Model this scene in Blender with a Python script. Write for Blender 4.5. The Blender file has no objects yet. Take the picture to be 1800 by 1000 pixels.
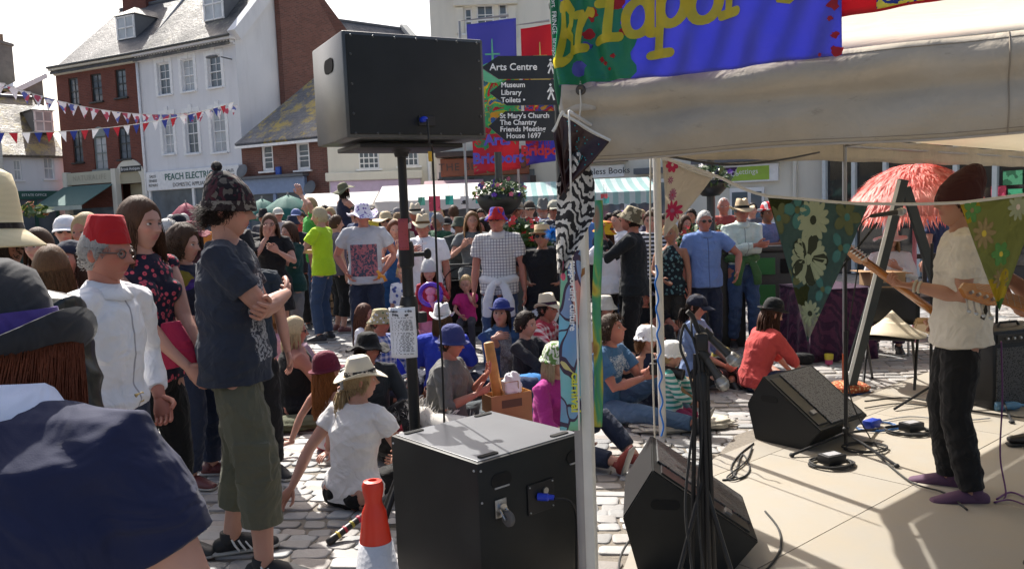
import bpy,bmesh,math,random
import numpy as np
from mathutils import Vector,Matrix,noise as mnoise
R=math.radians
rnd=random.Random(7)
S=bpy.context.scene
F=1450.0
CAMZ=1.67
PITCH,ROLL=5.2,2.2
cam_d=bpy.data.cameras.new('camera');cam=bpy.data.objects.new('camera',cam_d)
S.collection.objects.link(cam)
cam_d.sensor_width=36;cam_d.lens=F/1800*36;cam_d.clip_start=.05;cam_d.clip_end=600
MC=Matrix.Translation((0,0,CAMZ))@Matrix.Rotation(R(90-PITCH),4,'X')@Matrix.Rotation(R(-ROLL),4,'Z')
cam.matrix_world=MC
S.camera=cam
RC=MC.to_3x3()
SUN_EL,SUN_AZ=47.0,-27.0
w=bpy.data.worlds.new('World');S.world=w;w.use_nodes=True
wn=w.node_tree;sky=wn.nodes.new('ShaderNodeTexSky');sky.sky_type='NISHITA';sky.sun_disc=False
sky.sun_elevation=R(SUN_EL);sky.sun_rotation=R(SUN_AZ);sky.air_density=1.0;sky.dust_density=5.0;sky.ozone_density=1.0
bg=wn.nodes['Background'];wn.links.new(sky.outputs[0],bg.inputs[0]);bg.inputs[1].default_value=.115
sd=bpy.data.lights.new('sun','SUN');so=bpy.data.objects.new('sun',sd);S.collection.objects.link(so)
sd.energy=4.8;sd.angle=R(.5);sd.color=(1,.955,.88)
sv=Vector((math.sin(R(SUN_AZ))*math.cos(R(SUN_EL)),math.cos(R(SUN_AZ))*math.cos(R(SUN_EL)),math.sin(R(SUN_EL))))
so.rotation_euler=sv.to_track_quat('Z','Y').to_euler();so.location=(0,0,30)
S.view_settings.view_transform='Standard';S.view_settings.look='None';S.view_settings.gamma=1
S.view_settings.exposure=0.84
S.render.engine='CYCLES'
def ray(px,py):
 return RC@Vector(((px-900)/F,-(py-500)/F,-1))
def at(px,py,d):
 r=ray(px,py);return Vector((0,0,CAMZ))+r*(d/r.y)
def G(px,py,z=0.0):
 r=ray(px,py);t=(z-CAMZ)/r.z;return Vector((0,0,CAMZ))+r*t
def link(o,parent=None):
 S.collection.objects.link(o)
 if parent is not None:o.parent=parent
 return o
def tag(o,label=None,cat=None,group=None,kind=None):
 if label:o['label']=label
 if cat:o['category']=cat
 if group:o['group']=group
 if kind:o['kind']=kind
 return o
def thing(name,label,cat,loc=(0,0,0),rz=0,group=None):
 o=bpy.data.objects.new(name,None);o.empty_display_size=.1
 o.location=loc;o.rotation_euler=(0,0,rz);link(o)
 return tag(o,label,cat,group)
class MB:
 def __init__(s):s.v=[];s.f=[];s.mi=[];s.cur=0
 def add(s,vs,fs):
  b=len(s.v);s.v+=[tuple(v)for v in vs];s.f+=[tuple(i+b for i in f)for f in fs];s.mi+=[s.cur]*len(fs)
  return s
 def box(s,c,d,rz=0,M=None,bev=0):
  x,y,z=d[0]/2,d[1]/2,d[2]/2
  if bev>0:
   b=min(bev,x*.49,y*.49,z*.49)
   vs=[]
   for sz in(-1,1):
    for ins in((0,1)if sz<0 else(1,0)):
     pass
   bm=bmesh.new();bmesh.ops.create_cube(bm,size=1)
   for v in bm.verts:v.co=Vector((v.co.x*2*x,v.co.y*2*y,v.co.z*2*z))
   bmesh.ops.bevel(bm,geom=list(bm.edges),offset=b,segments=2,affect='EDGES',profile=.5)
   bm.verts.ensure_lookup_table();bm.verts.index_update()
   vs=[v.co.copy()for v in bm.verts];fs=[[v.index for v in f.verts]for f in bm.faces];bm.free()
  else:
   vs=[Vector((a*x,b*y,e*z))for a in(-1,1)for b in(-1,1)for e in(-1,1)]
   fs=[(0,1,3,2),(4,6,7,5),(0,4,5,1),(2,3,7,6),(0,2,6,4),(1,5,7,3)]
  m=Matrix.Translation(c)@Matrix.Rotation(rz,4,'Z')
  if M is not None:m=M@m
  return s.add([m@v for v in vs],fs)
 def tube(s,pts,r,n=8,cap=True):
  pts=[Vector(p)for p in pts];k=len(pts)
  rr=r if isinstance(r,(list,tuple))else[r]*k
  vs=[];up=None
  for i,p in enumerate(pts):
   t=(pts[min(i+1,k-1)]-pts[max(i-1,0)])
   if t.length<1e-9:t=Vector((0,0,1))
   t.normalize()
   if up is None:up=t.orthogonal().normalized()
   up=(up-t*up.dot(t));up=up.normalized()if up.length>1e-6 else t.orthogonal().normalized()
   b=t.cross(up)
   for j in range(n):
    a=2*math.pi*j/n;vs.append(p+(up*math.cos(a)+b*math.sin(a))*rr[i])
  fs=[(i*n+j,i*n+(j+1)%n,(i+1)*n+(j+1)%n,(i+1)*n+j)for i in range(k-1)for j in range(n)]
  if cap:fs+=[tuple(range(n))[::-1],tuple((k-1)*n+j for j in range(n))]
  return s.add(vs,fs)
 def loft(s,pts,rad,side=(1,0,0),n=16,ends=(1,1)):
  """closed body through elliptical rings; rad = (a along side, b across) per point; ends rounded"""
  pts=[Vector(p)for p in pts];rad=[tuple(r)if isinstance(r,(list,tuple))else(r,r)for r in rad]
  k=len(pts);sides=side if isinstance(side,list)else[Vector(side)]*k
  T=[]
  for i in range(k):
   t=pts[min(i+1,k-1)]-pts[max(i-1,0)];T.append(t.normalized()if t.length>1e-9 else Vector((0,0,1)))
  P=[];
  a0,b0=rad[0];m0=min(a0,b0)*ends[0]
  for q,sc in((1.0,.02),(.85,.52),(.5,.86)):
   P.append((pts[0]-T[0]*m0*q,a0*sc,b0*sc,T[0],sides[0]))
  for i in range(k):P.append((pts[i],rad[i][0],rad[i][1],T[i],sides[i]))
  a1,b1=rad[-1];m1=min(a1,b1)*ends[1]
  for q,sc in((.5,.86),(.85,.52),(1.0,.02)):
   P.append((pts[-1]+T[-1]*m1*q,a1*sc,b1*sc,T[-1],sides[-1]))
  vs=[]
  for p,a,b,t,sd_ in P:
   sx=Vector(sd_)-t*Vector(sd_).dot(t)
   if sx.length<1e-4:sx=t.orthogonal()
   sx.normalize();sy=t.cross(sx)
   for j in range(n):
    an=2*math.pi*j/n;vs.append(p+sx*(a*math.cos(an))+sy*(b*math.sin(an)))
  k=len(P)
  fs=[(i*n+j,i*n+(j+1)%n,(i+1)*n+(j+1)%n,(i+1)*n+j)for i in range(k-1)for j in range(n)]
  fs+=[tuple(range(n))[::-1],tuple((k-1)*n+j for j in range(n))]
  return s.add(vs,fs)
 def lathe(s,prof,n=32,fn=None,M=None):
  vs=[]
  for(r,z)in prof:
   for j in range(n):
    a=2*math.pi*j/n;p=Vector((r*math.cos(a),r*math.sin(a),z))
    if fn:p=Vector(fn(p,a,r,z))
    vs.append(M@p if M is not None else p)
  k=len(prof)
  fs=[(i*n+j,i*n+(j+1)%n,(i+1)*n+(j+1)%n,(i+1)*n+j)for i in range(k-1)for j in range(n)]
  if prof[0][0]>1e-5:fs.append(tuple(range(n))[::-1])
  if prof[-1][0]>1e-5:fs.append(tuple((k-1)*n+j for j in range(n)))
  return s.add(vs,fs)
 def ball(s,c,r,n=12,M=None):
  r=r if isinstance(r,(list,tuple))else(r,r,r);m=max(6,n*2//3);vs=[]
  for i in range(m+1):
   ph=math.pi*i/m
   for j in range(n):
    a=2*math.pi*j/n
    p=Vector((r[0]*math.sin(ph)*math.cos(a),r[1]*math.sin(ph)*math.sin(a),r[2]*math.cos(ph)))
    if M is not None:p=M@p
    vs.append(p+Vector(c))
  fs=[(i*n+j,i*n+(j+1)%n,(i+1)*n+(j+1)%n,(i+1)*n+j)for i in range(m)for j in range(n)]
  return s.add(vs,fs)
 def prism(s,poly,y0,y1,M=None):
  """polygon in the xz plane extruded along y"""
  n=len(poly);vs=[Vector((p[0],y0,p[1]))for p in poly]+[Vector((p[0],y1,p[1]))for p in poly]
  if M is not None:vs=[M@v for v in vs]
  fs=[tuple(range(n)),tuple(range(n,2*n))[::-1]]+[(i,i+n,(i+1)%n+n,(i+1)%n)for i in range(n)]
  return s.add(vs,fs)
 def sheet(s,fn,nu,nv,th=.004):
  """thin curved cloth: fn(u,v)->Vector, given real thickness"""
  g=[[Vector(fn(i/nu,j/nv))for j in range(nv+1)]for i in range(nu+1)]
  vs=[];
  for sgn in(0,1):
   for i in range(nu+1):
    for j in range(nv+1):
     du=g[min(i+1,nu)][j]-g[max(i-1,0)][j];dv=g[i][min(j+1,nv)]-g[i][max(j-1,0)]
     nn=du.cross(dv);nn=nn.normalized()if nn.length>1e-9 else Vector((0,-1,0))
     vs.append(g[i][j]+nn*(th*(.5-sgn)))
  W=nv+1;O=(nu+1)*W;fs=[]
  for i in range(nu):
   for j in range(nv):
    a=i*W+j;fs.append((a,a+W,a+W+1,a+1));fs.append((O+a,O+a+1,O+a+W+1,O+a+W))
  for i in range(nu):
   a=i*W;fs.append((a,O+a,O+a+W,a+W));a=i*W+nv;fs.append((a,a+W,O+a+W,O+a))
  for j in range(nv):
   a=j;fs.append((a,a+1,O+a+1,O+a));a=nu*W+j;fs.append((a,O+a,O+a+1,a+1))
  return s.add(vs,fs)
 def mesh(s,name,mats=None,smooth=False,uv=True,uvfn=None,weld=True):
  me=bpy.data.meshes.new(name);me.from_pydata(s.v,[],s.f)
  bm=bmesh.new();bm.from_mesh(me)
  if weld:bmesh.ops.remove_doubles(bm,verts=bm.verts,dist=1e-5)
  bmesh.ops.recalc_face_normals(bm,faces=bm.faces)
  if uv:
   L=bm.loops.layers.uv.new('UVMap')
   for f in bm.faces:
    n=f.normal
    if abs(n.z)>.97:u=Vector((1,0,0));v=Vector((0,1,0))
    else:u=Vector((0,0,1)).cross(n).normalized();v=n.cross(u)
    for l in f.loops:l[L].uv=(l.vert.co.dot(u),l.vert.co.dot(v))if not uvfn else uvfn(l.vert.co)
  bm.to_mesh(me);bm.free()
  if mats:
   for m in(mats if isinstance(mats,(list,tuple))else[mats]):me.materials.append(m)
  if len(me.polygons)==len(s.mi)and any(s.mi):me.polygons.foreach_set('material_index',s.mi)
  if smooth:me.polygons.foreach_set('use_smooth',[True]*len(me.polygons))
  return me
 def build(s,name,mats,parent=None,smooth=False,**k):
  o=bpy.data.objects.new(name,s.mesh(name,mats,smooth,**k));link(o,parent)
  if smooth=='auto':autosmooth(o)
  return o
def autosmooth(o,ang=35):
 me=o.data;me.polygons.foreach_set('use_smooth',[True]*len(me.polygons))
 bm=bmesh.new();bm.from_mesh(me)
 for e in bm.edges:
  e.smooth=not(len(e.link_faces)==2 and e.calc_face_angle(0)>R(ang))
 bm.to_mesh(me);bm.free()
def struct(o):o['kind']='structure';return o
MATS={}
class NT:
 def __init__(s,name):
  s.m=bpy.data.materials.new(name);s.m.use_nodes=True;s.t=s.m.node_tree;s.b=s.t.nodes['Principled BSDF']
  s.out=s.t.nodes['Material Output']
 def n(s,typ,ins=None,**props):
  x=s.t.nodes.new('ShaderNode'+typ)
  for k,v in props.items():setattr(x,k,v)
  for k,v in(ins or{}).items():s.set(x.inputs[k],v)
  return x
 def set(s,inp,v):
  if hasattr(v,'outputs'):s.t.links.new(v.outputs[0],inp)
  elif isinstance(v,bpy.types.NodeSocket):s.t.links.new(v,inp)
  elif isinstance(v,(tuple,list))and len(v)==3 and inp.type=='RGBA':inp.default_value=(*v,1)
  else:inp.default_value=v
 def p(s,**k):
  for a,v in k.items():s.set(s.b.inputs[a.replace('_',' ')],v)
 def math(s,op,a,b=None,c=None):
  x=s.n('Math',operation=op);s.set(x.inputs[0],a)
  if b is not None:s.set(x.inputs[1],b)
  if c is not None:s.set(x.inputs[2],c)
  return x
 def mix(s,f,a,b,mode='MIX'):
  x=s.n('Mix',data_type='RGBA',blend_type=mode);s.set(x.inputs[0],f);s.set(x.inputs[6],a);s.set(x.inputs[7],b);return x.outputs[2]
 def ramp(s,f,stops):
  x=s.n('ValToRGB');s.set(x.inputs[0],f);e=x.color_ramp.elements
  while len(e)<len(stops):e.new(.5)
  for i,(p,c)in enumerate(stops):e[i].position=p;e[i].color=(*c,1)if len(c)==3 else c
  return x
 def coord(s,which='Object',scale=None):
  c=s.n('TexCoord').outputs[which]
  if scale is not None:
   m=s.n('Mapping',{'Vector':c});m.inputs['Scale'].default_value=scale if isinstance(scale,(tuple,list))else(scale,)*3
   return m.outputs[0]
  return c
 def noise(s,vec,scale,detail=3,rough=.5,dist=0):
  return s.n('TexNoise',{'Vector':vec,'Scale':scale,'Detail':detail,'Roughness':rough,'Distortion':dist})
 def bump(s,h,st=.3,dist=.01,nrm=None):
  x=s.n('Bump',{'Height':h,'Strength':st,'Distance':dist})
  if nrm is not None:s.set(x.inputs['Normal'],nrm)
  s.set(s.b.inputs['Normal'],x.outputs[0]);return x
def mul(c,k):return tuple(min(1,x*k)for x in c)
def plain(name,col,rough=.6,metal=0,var=.12,nscale=8,bump=.1,bscale=60,bdist=.002,spec=.5,coat=0,**kw):
 if name in MATS:return MATS[name]
 t=NT(name);c=t.coord()
 n1=t.noise(c,nscale,5)
 t.p(Base_Color=t.mix(n1.outputs[0],mul(col,1-var*1.6),mul(col,1+var*1.6)),Roughness=rough,Metallic=metal)
 t.b.inputs['Specular IOR Level'].default_value=spec;t.b.inputs['Coat Weight'].default_value=coat
 if bump:t.bump(t.noise(c,bscale,4),bump,bdist)
 for k,v in kw.items():t.b.inputs[k.replace('_',' ')].default_value=v
 MATS[name]=t.m;return t.m
def cloth(col,pat='plain',c2=(.8,.8,.8),k=20.0,name=None,sheen=.06,rough=.85,c3=None,box=None,weave=1.0):
 """fabric; pat: plain check stripe vstripe floral blotch leaf print"""
 key=('cloth',tuple(round(x,3)for x in col),pat,tuple(c2),k,c3,box)
 if key in MATS:return MATS[key]
 t=NT(name or 'cloth_'+pat);c=t.coord()
 sx=t.n('SeparateXYZ',{0:c});X,Y,Z=sx.outputs
 dark=t.mix(t.noise(c,5,4).outputs[0],mul(col,.82),mul(col,1.15))
 base=dark
 def band(axis,k,duty=.5):
  fr=t.math('FRACT',t.math('MULTIPLY',axis,k));return t.math('LESS_THAN',fr,duty)
 if pat=='check':
  a=band(X,k,.45);b=band(Z,k,.45);y=band(Y,k,.45)
  m=t.math('MULTIPLY',t.math('ADD',a,b),.5)
  base=t.mix(m,dark,c2)
 elif pat=='grid':
  m=t.math('MAXIMUM',band(X,k,.18),band(Z,k,.18));base=t.mix(m,dark,c2)
 elif pat=='stripe':base=t.mix(band(Z,k),dark,c2)
 elif pat=='vstripe':base=t.mix(band(X,k),dark,c2)
 elif pat in('floral','dots'):
  v=t.n('TexVoronoi',{'Vector':c,'Scale':k});m=t.math('LESS_THAN',v.outputs['Distance'],.36)
  cc=c2 if c3 is None else t.mix(t.math('GREATER_THAN',t.n('SeparateColor',{0:v.outputs['Color']}).outputs[0],.5),c2,c3)
  m2=t.math('LESS_THAN',v.outputs['Distance'],.13)
  base=t.mix(m,dark,cc)
  if pat=='floral':base=t.mix(m2,base,mul(c2,.3))
 elif pat=='blotch':
  v=t.n('TexVoronoi',{'Vector':t.mix(.15,c,t.noise(c,6).outputs[1]),'Scale':k});r=t.n('SeparateColor',{0:v.outputs['Color']}).outputs[0]
  base=t.mix(t.math('GREATER_THAN',r,.55),dark,c2)
  if c3:base=t.mix(t.math('GREATER_THAN',r,.8),base,c3)
 elif pat=='leaf':
  wv=t.n('TexWave',{'Vector':c,'Scale':k,'Distortion':9,'Detail':2,'Detail Scale':1.5},wave_type='BANDS',bands_direction='DIAGONAL')
  base=t.mix(t.math('GREATER_THAN',wv.outputs[1],.5),dark,c2)
 elif pat=='print':
  x0,x1,z0,z1,sg=box
  m=t.math('MULTIPLY',t.math('GREATER_THAN',X,x0),t.math('LESS_THAN',X,x1))
  m=t.math('MULTIPLY',m,t.math('MULTIPLY',t.math('GREATER_THAN',Z,z0),t.math('LESS_THAN',Z,z1)))
  m=t.math('MULTIPLY',m,t.math('GREATER_THAN',t.math('MULTIPLY',Y,float(sg)),0.0))
  n=t.noise(c,k,3,.6,1.5)
  pic=t.mix(t.math('GREATER_THAN',n.outputs[0],.5),c2,c3 or mul(c2,.1))
  base=t.mix(m,dark,pic)
 t.p(Base_Color=base,Roughness=rough);t.b.inputs['Sheen Weight'].default_value=sheen;t.b.inputs['Specular IOR Level'].default_value=.25
 bn=t.bump(t.noise(c,420,2),.25*weave,.0012)
 b2=t.n('Bump',{'Height':t.noise(c,6.5,2,.5,2.2),'Strength':.7,'Distance':.03,'Normal':bn.outputs[0]});t.set(t.b.inputs['Normal'],b2.outputs[0])
 MATS[key]=t.m;return t.m
def text_mesh(txt,size,font_w=0.0,extrude=.0015,align='CENTER',spacing=1.0,name='lettering'):
 cu=bpy.data.curves.new(name,'FONT');cu.body=txt;cu.size=size;cu.extrude=extrude;cu.offset=font_w
 cu.align_x=align;cu.align_y='CENTER';cu.space_character=spacing;cu.resolution_u=3
 o=bpy.data.objects.new(name,cu);S.collection.objects.link(o)
 dg=bpy.context.evaluated_depsgraph_get();me=bpy.data.meshes.new_from_object(o.evaluated_get(dg));
 bpy.data.objects.remove(o);me.name=name;return me
def text(txt,size,mat,parent,M,**k):
 me=text_mesh(txt,size,**k);me.transform(M);me.materials.clear();me.materials.append(mat)
 o=bpy.data.objects.new('lettering',me);return link(o,parent)
def FM(loc,yaw=0,tilt=0):
 return Matrix.Translation(loc)@Matrix.Rotation(yaw,4,'Z')@Matrix.Rotation(R(90)+tilt,4,'X')
SKIN=NT('skin')
_a=SKIN.n('Attribute',attribute_name='Col');_c=SKIN.coord()
_n=SKIN.noise(_c,14,4)
SKIN.p(Base_Color=SKIN.mix(.35,_a.outputs[0],SKIN.mix(_n.outputs[0],(.55,.3,.22),(1,.95,.9)),'MULTIPLY'),Roughness=.5)
SKIN.b.inputs['Subsurface Weight'].default_value=.12;SKIN.b.inputs['Subsurface Radius'].default_value=(.02,.008,.004)
SKIN.b.inputs['Specular IOR Level'].default_value=.4
SKIN.bump(SKIN.noise(_c,160,3),.12,.001)
SKINM=SKIN.m
def hair_mat(col):
 key=('hair',col)
 if key in MATS:return MATS[key]
 t=NT('hair');c=t.coord()
 n=t.noise(t.coord('Object',(60,60,9)),3,3,.6,1)
 t.p(Base_Color=t.mix(n.outputs[0],mul(col,.4),mul(col,1.25)),Roughness=.6);t.b.inputs['Specular IOR Level'].default_value=.22
 t.bump(n,.6,.006);MATS[key]=t.m;return t.m
def ik(A,B,l1,l2,hint):
 A,B=Vector(A),Vector(B);d=B-A;L=d.length
 if L>(l1+l2)*.995:B=A+d*((l1+l2)*.995/L);d=B-A;L=d.length
 L=max(L,abs(l1-l2)+1e-3)
 a=(l1*l1-l2*l2+L*L)/(2*L);h=math.sqrt(max(0,l1*l1-a*a))
 u=d.normalized();hv=Vector(hint);hv=hv-u*hv.dot(u)
 if hv.length<1e-5:hv=u.orthogonal()
 return A+u*a+hv.normalized()*h,B
def sphere_grid(nu,nv):
 th=np.linspace(0,2*np.pi,nu,endpoint=False);ph=np.linspace(0,np.pi,nv+1)
 T,P=np.meshgrid(th,ph)
 X=np.sin(P)*np.sin(T);Y=np.sin(P)*np.cos(T);Z=np.cos(P)
 V=np.stack([X.ravel(),Y.ravel(),Z.ravel()],1)
 Fq=[(i*nu+j,(i+1)*nu+j,(i+1)*nu+(j+1)%nu,i*nu+(j+1)%nu)for i in range(nv)for j in range(nu)]
 return V,Fq
def g(x,s):return np.exp(-(x/s)**2)
def head_base(V,age=0,female=False):
 x,y,z=V[:,0].copy(),V[:,1].copy(),V[:,2].copy()
 lo=np.clip(-z,0,1)
 X=x*.335*(1-(.42 if female else .34)*lo**1.6);Z=z*.5
 Y=np.where(y>0,y*.40,y*.43)
 Y=np.where((y<0),Y*(1-.45*lo**1.2),Y)
 Y=np.where((y>0)&(z<0),Y*(1-.05*lo)+.02*lo,Y)
 fr=np.clip(y,0,1)
 Y=Y-.03*fr*g(x,.6)*(z>-.9)
 return X,Y,Z
def head_mesh(nu,nv,skin,brow,female=False,child=False,lips=(.45,.13,.12),stubble=None):
 V,Fq=sphere_grid(nu,nv)
 x,y,z=V[:,0],V[:,1],V[:,2]
 X,Y,Z=head_base(V,0,female);fr=(y>0).astype(float)*np.clip(y*2,0,1)
 k=.6 if child else(.85 if female else 1.0)
 bridge=g(X,.04)*np.clip((.10-Z)/.24,0,1)*(Z>-.16)*(Z<.10)
 Y=Y+fr*.13*k*bridge+fr*.035*k*g(X,.075)*g(Z+.115,.035)
 Y=Y-fr*.045*(g(X-.125,.065)+g(X+.125,.065))*g(Z-.015,.05)
 Y=Y+fr*.022*k*g(np.abs(X)-.11,.10)*g(Z-.085,.03)
 Y=Y+fr*.02*(g(X-.18,.07)+g(X+.18,.07))*g(Z+.08,.07)
 Y=Y+fr*.032*g(X,.085)*(g(Z+.215,.022)+g(Z+.268,.024))-fr*.02*g(X,.11)*g(Z+.24,.012)
 Y=Y-fr*.018*g(X,.12)*g(Z+.32,.03)+fr*.03*g(X,.09)*g(Z+.42,.06)
 P=np.stack([X,Y,Z],1)
 C=np.tile(np.array(skin),(len(P),1))
 def blend(m,c,s=1.0):
  nonlocal C
  m=np.clip(m*s,0,1)[:,None];C=C*(1-m)+np.array(c)*m
 blend(fr*g(X,.095)*(g(Z+.215,.02)+g(Z+.265,.024)),lips,.9)
 blend(fr*g(X,.07)*g(Z+.24,.008),(.12,.04,.04),.8)
 blend(fr*(g(X-.2,.08)+g(X+.2,.08))*g(Z+.1,.08),(skin[0]*1.05,skin[1]*.72,skin[2]*.68),.6)
 blend(fr*g(np.abs(X)-.125,.07)*g(Z-.092+.25*(np.abs(X)-.12)**2,.014),brow,.85)
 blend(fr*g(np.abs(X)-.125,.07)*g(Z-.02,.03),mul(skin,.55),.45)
 blend(fr*g(np.abs(X)-.035,.014)*g(Z+.15,.012),(.1,.04,.03),.8)
 if stubble:blend((Z<-.13)*np.clip((.33-np.abs(X))*6,0,1)*(y>-.1)*(Z>-.47)*(1-g(X,.07)*g(Z+.24,.04)),stubble,.5)
 return P,Fq,C
EYE={}
def eye_parts(skin):
 out=[]
 for sx in(-1,1):
  V,Fq=sphere_grid(12,8);P=V*np.array([.058,.05,.034])+np.array([sx*.125,.305,.015])
  dark=(V[:,1]>.80);C=np.where(dark[:,None],np.array([.03,.025,.02]),np.array([.62,.6,.58]))
  C=np.where((V[:,2]>.45)[:,None],np.array(skin)*.6,C)
  out.append((P,Fq,C))
  E,Eq=sphere_grid(12,8);e=E*np.array([.035,.075,.115]);e[:,1]-=.0
  a=sx*.25;ex=e[:,0]*math.cos(a)+e[:,1]*math.sin(a)*-1;ey=e[:,0]*math.sin(a)+e[:,1]*math.cos(a)
  P2=np.stack([ex+sx*.335,ey-.03,e[:,2]-.02],1)
  out.append((P2,Eq,np.tile(np.array(skin)*np.array([1.0,.8,.75]),(len(P2),1))))
 return out
def hand_parts(curl,n=8,grip=0.0):
 """left hand: wrist at origin, fingers along +Y, palm faces -Z, thumb towards +X; metres for an adult"""
 m=MB()
 m.loft([(0,-.02,0),(0,.01,0),(.002,.05,0),(0,.092,-.002)],[(.024,.018),(.028,.017),(.041,.014),(.040,.012)],(1,0,0),max(8,n))
 for i,(x,L)in enumerate(((.030,.072),(.010,.080),(-.011,.074),(-.031,.058))):
  a=curl*(.9+.1*i);p=Vector((x,.09,-.002));pts=[p-Vector((0,.015,0)),p];ang=0
  spread=x*1.6
  for q in(.45,.32,.23):
   ang+=a*(1.0 if q<.45 else .8)
   p=p+Vector((spread*q*math.cos(ang),math.cos(ang)*1,-math.sin(ang)))*(L*q);pts.append(p)
  m.loft(pts,[.0088,.0092,.0084,.0078,.0062],(1,0,0),6 if n<8 else 8)
 p=Vector((.026,.022,-.004));pts=[p-Vector((.012,.012,0)),p,p+Vector((.024,.026,-.008)),p+Vector((.036,.056,-.016-.02*curl)),p+Vector((.034-.02*curl,.078,-.022-.03*curl))]
 m.loft(pts,[.012,.014,.0115,.0095,.007],(1,0,0),6 if n<8 else 8)
 return m
JOBS=[]
def job(mb,name,mat,parent,vox,wr=0.0,seed=0,extra=None,smooth=3,skin=None,wscale=1.0):
 me=bpy.data.meshes.new(name);me.from_pydata(mb.v,[],mb.f)
 o=bpy.data.objects.new(name,me);link(o,parent)
 r=o.modifiers.new('r','REMESH');r.mode='VOXEL';r.voxel_size=vox;r.adaptivity=0
 if smooth:q=o.modifiers.new('s','SMOOTH');q.factor=.5;q.iterations=smooth
 JOBS.append((o,mat,wr,seed,extra,skin,wscale));return o
def bake_jobs():
 bpy.context.view_layer.update();dg=bpy.context.evaluated_depsgraph_get()
 for o,mat,wr,seed,extra,skin,ws in JOBS:
  ev=bpy.data.meshes.new_from_object(o.evaluated_get(dg));n=len(ev.vertices)
  V=np.empty(n*3,np.float32);ev.vertices.foreach_get('co',V);V=V.reshape(-1,3).astype(float)
  if wr:
   N=np.empty(n*3,np.float32);ev.vertices.foreach_get('normal',N);N=N.reshape(-1,3)
   rs=np.random.RandomState(seed+5);p=V*ws
   wx=np.sin(p[:,2]*9+p[:,0]*7+rs.rand()*6)*.5+np.sin(p[:,1]*11-p[:,2]*5+rs.rand()*6)*.5
   h=np.zeros(n)
   for kx,ky,kz,am in((9,4,26,1.),(-14,9,30,.8),(21,-12,13,.7),(-30,17,-22,.45),(40,22,45,.3)):
    s_=np.sin(p[:,0]*kx+p[:,1]*ky+p[:,2]*kz+wx*2.2+rs.rand()*6.28)
    h+=am*(1-np.abs(s_)*2)*.5
   V=V+N*(h*wr)[:,None]
  if extra is None and skin is None:
   ev.vertices.foreach_set('co',V.astype(np.float32).ravel());me=ev
  else:
   lp=np.empty(len(ev.loops),np.int32);ev.loops.foreach_get('vertex_index',lp)
   ls=np.empty(len(ev.polygons),np.int32);ev.polygons.foreach_get('loop_start',ls)
   fs=[tuple(map(int,q))for q in np.split(lp,ls[1:])]if len(ls)else[]
   Vs=[V];Cs=[np.tile(np.array(skin),(n,1))];b=n
   for P,Fq,C in extra:
    Vs.append(P);Cs.append(C);fs+=[tuple(i+b for i in f)for f in Fq];b+=len(P)
   V=np.concatenate(Vs);C=np.concatenate(Cs)
   me=bpy.data.meshes.new(o.data.name);me.from_pydata(V.tolist(),[],fs)
   at_=me.color_attributes.new('Col','FLOAT_COLOR','POINT')
   at_.data.foreach_set('color',np.concatenate([C,np.ones((len(C),1))],1).astype(np.float32).ravel())
  old=o.data;o.modifiers.clear();o.data=me;bpy.data.meshes.remove(old)
  me.materials.clear();me.materials.append(mat)
  me.polygons.foreach_set('use_smooth',[True]*len(me.polygons));me.update()
 JOBS.clear()
SK={'pale':(.50,.28,.21),'tan':(.38,.19,.12),'red':(.44,.185,.13),'brown':(.25,.12,.07)}
NPERS=[0]
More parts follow.
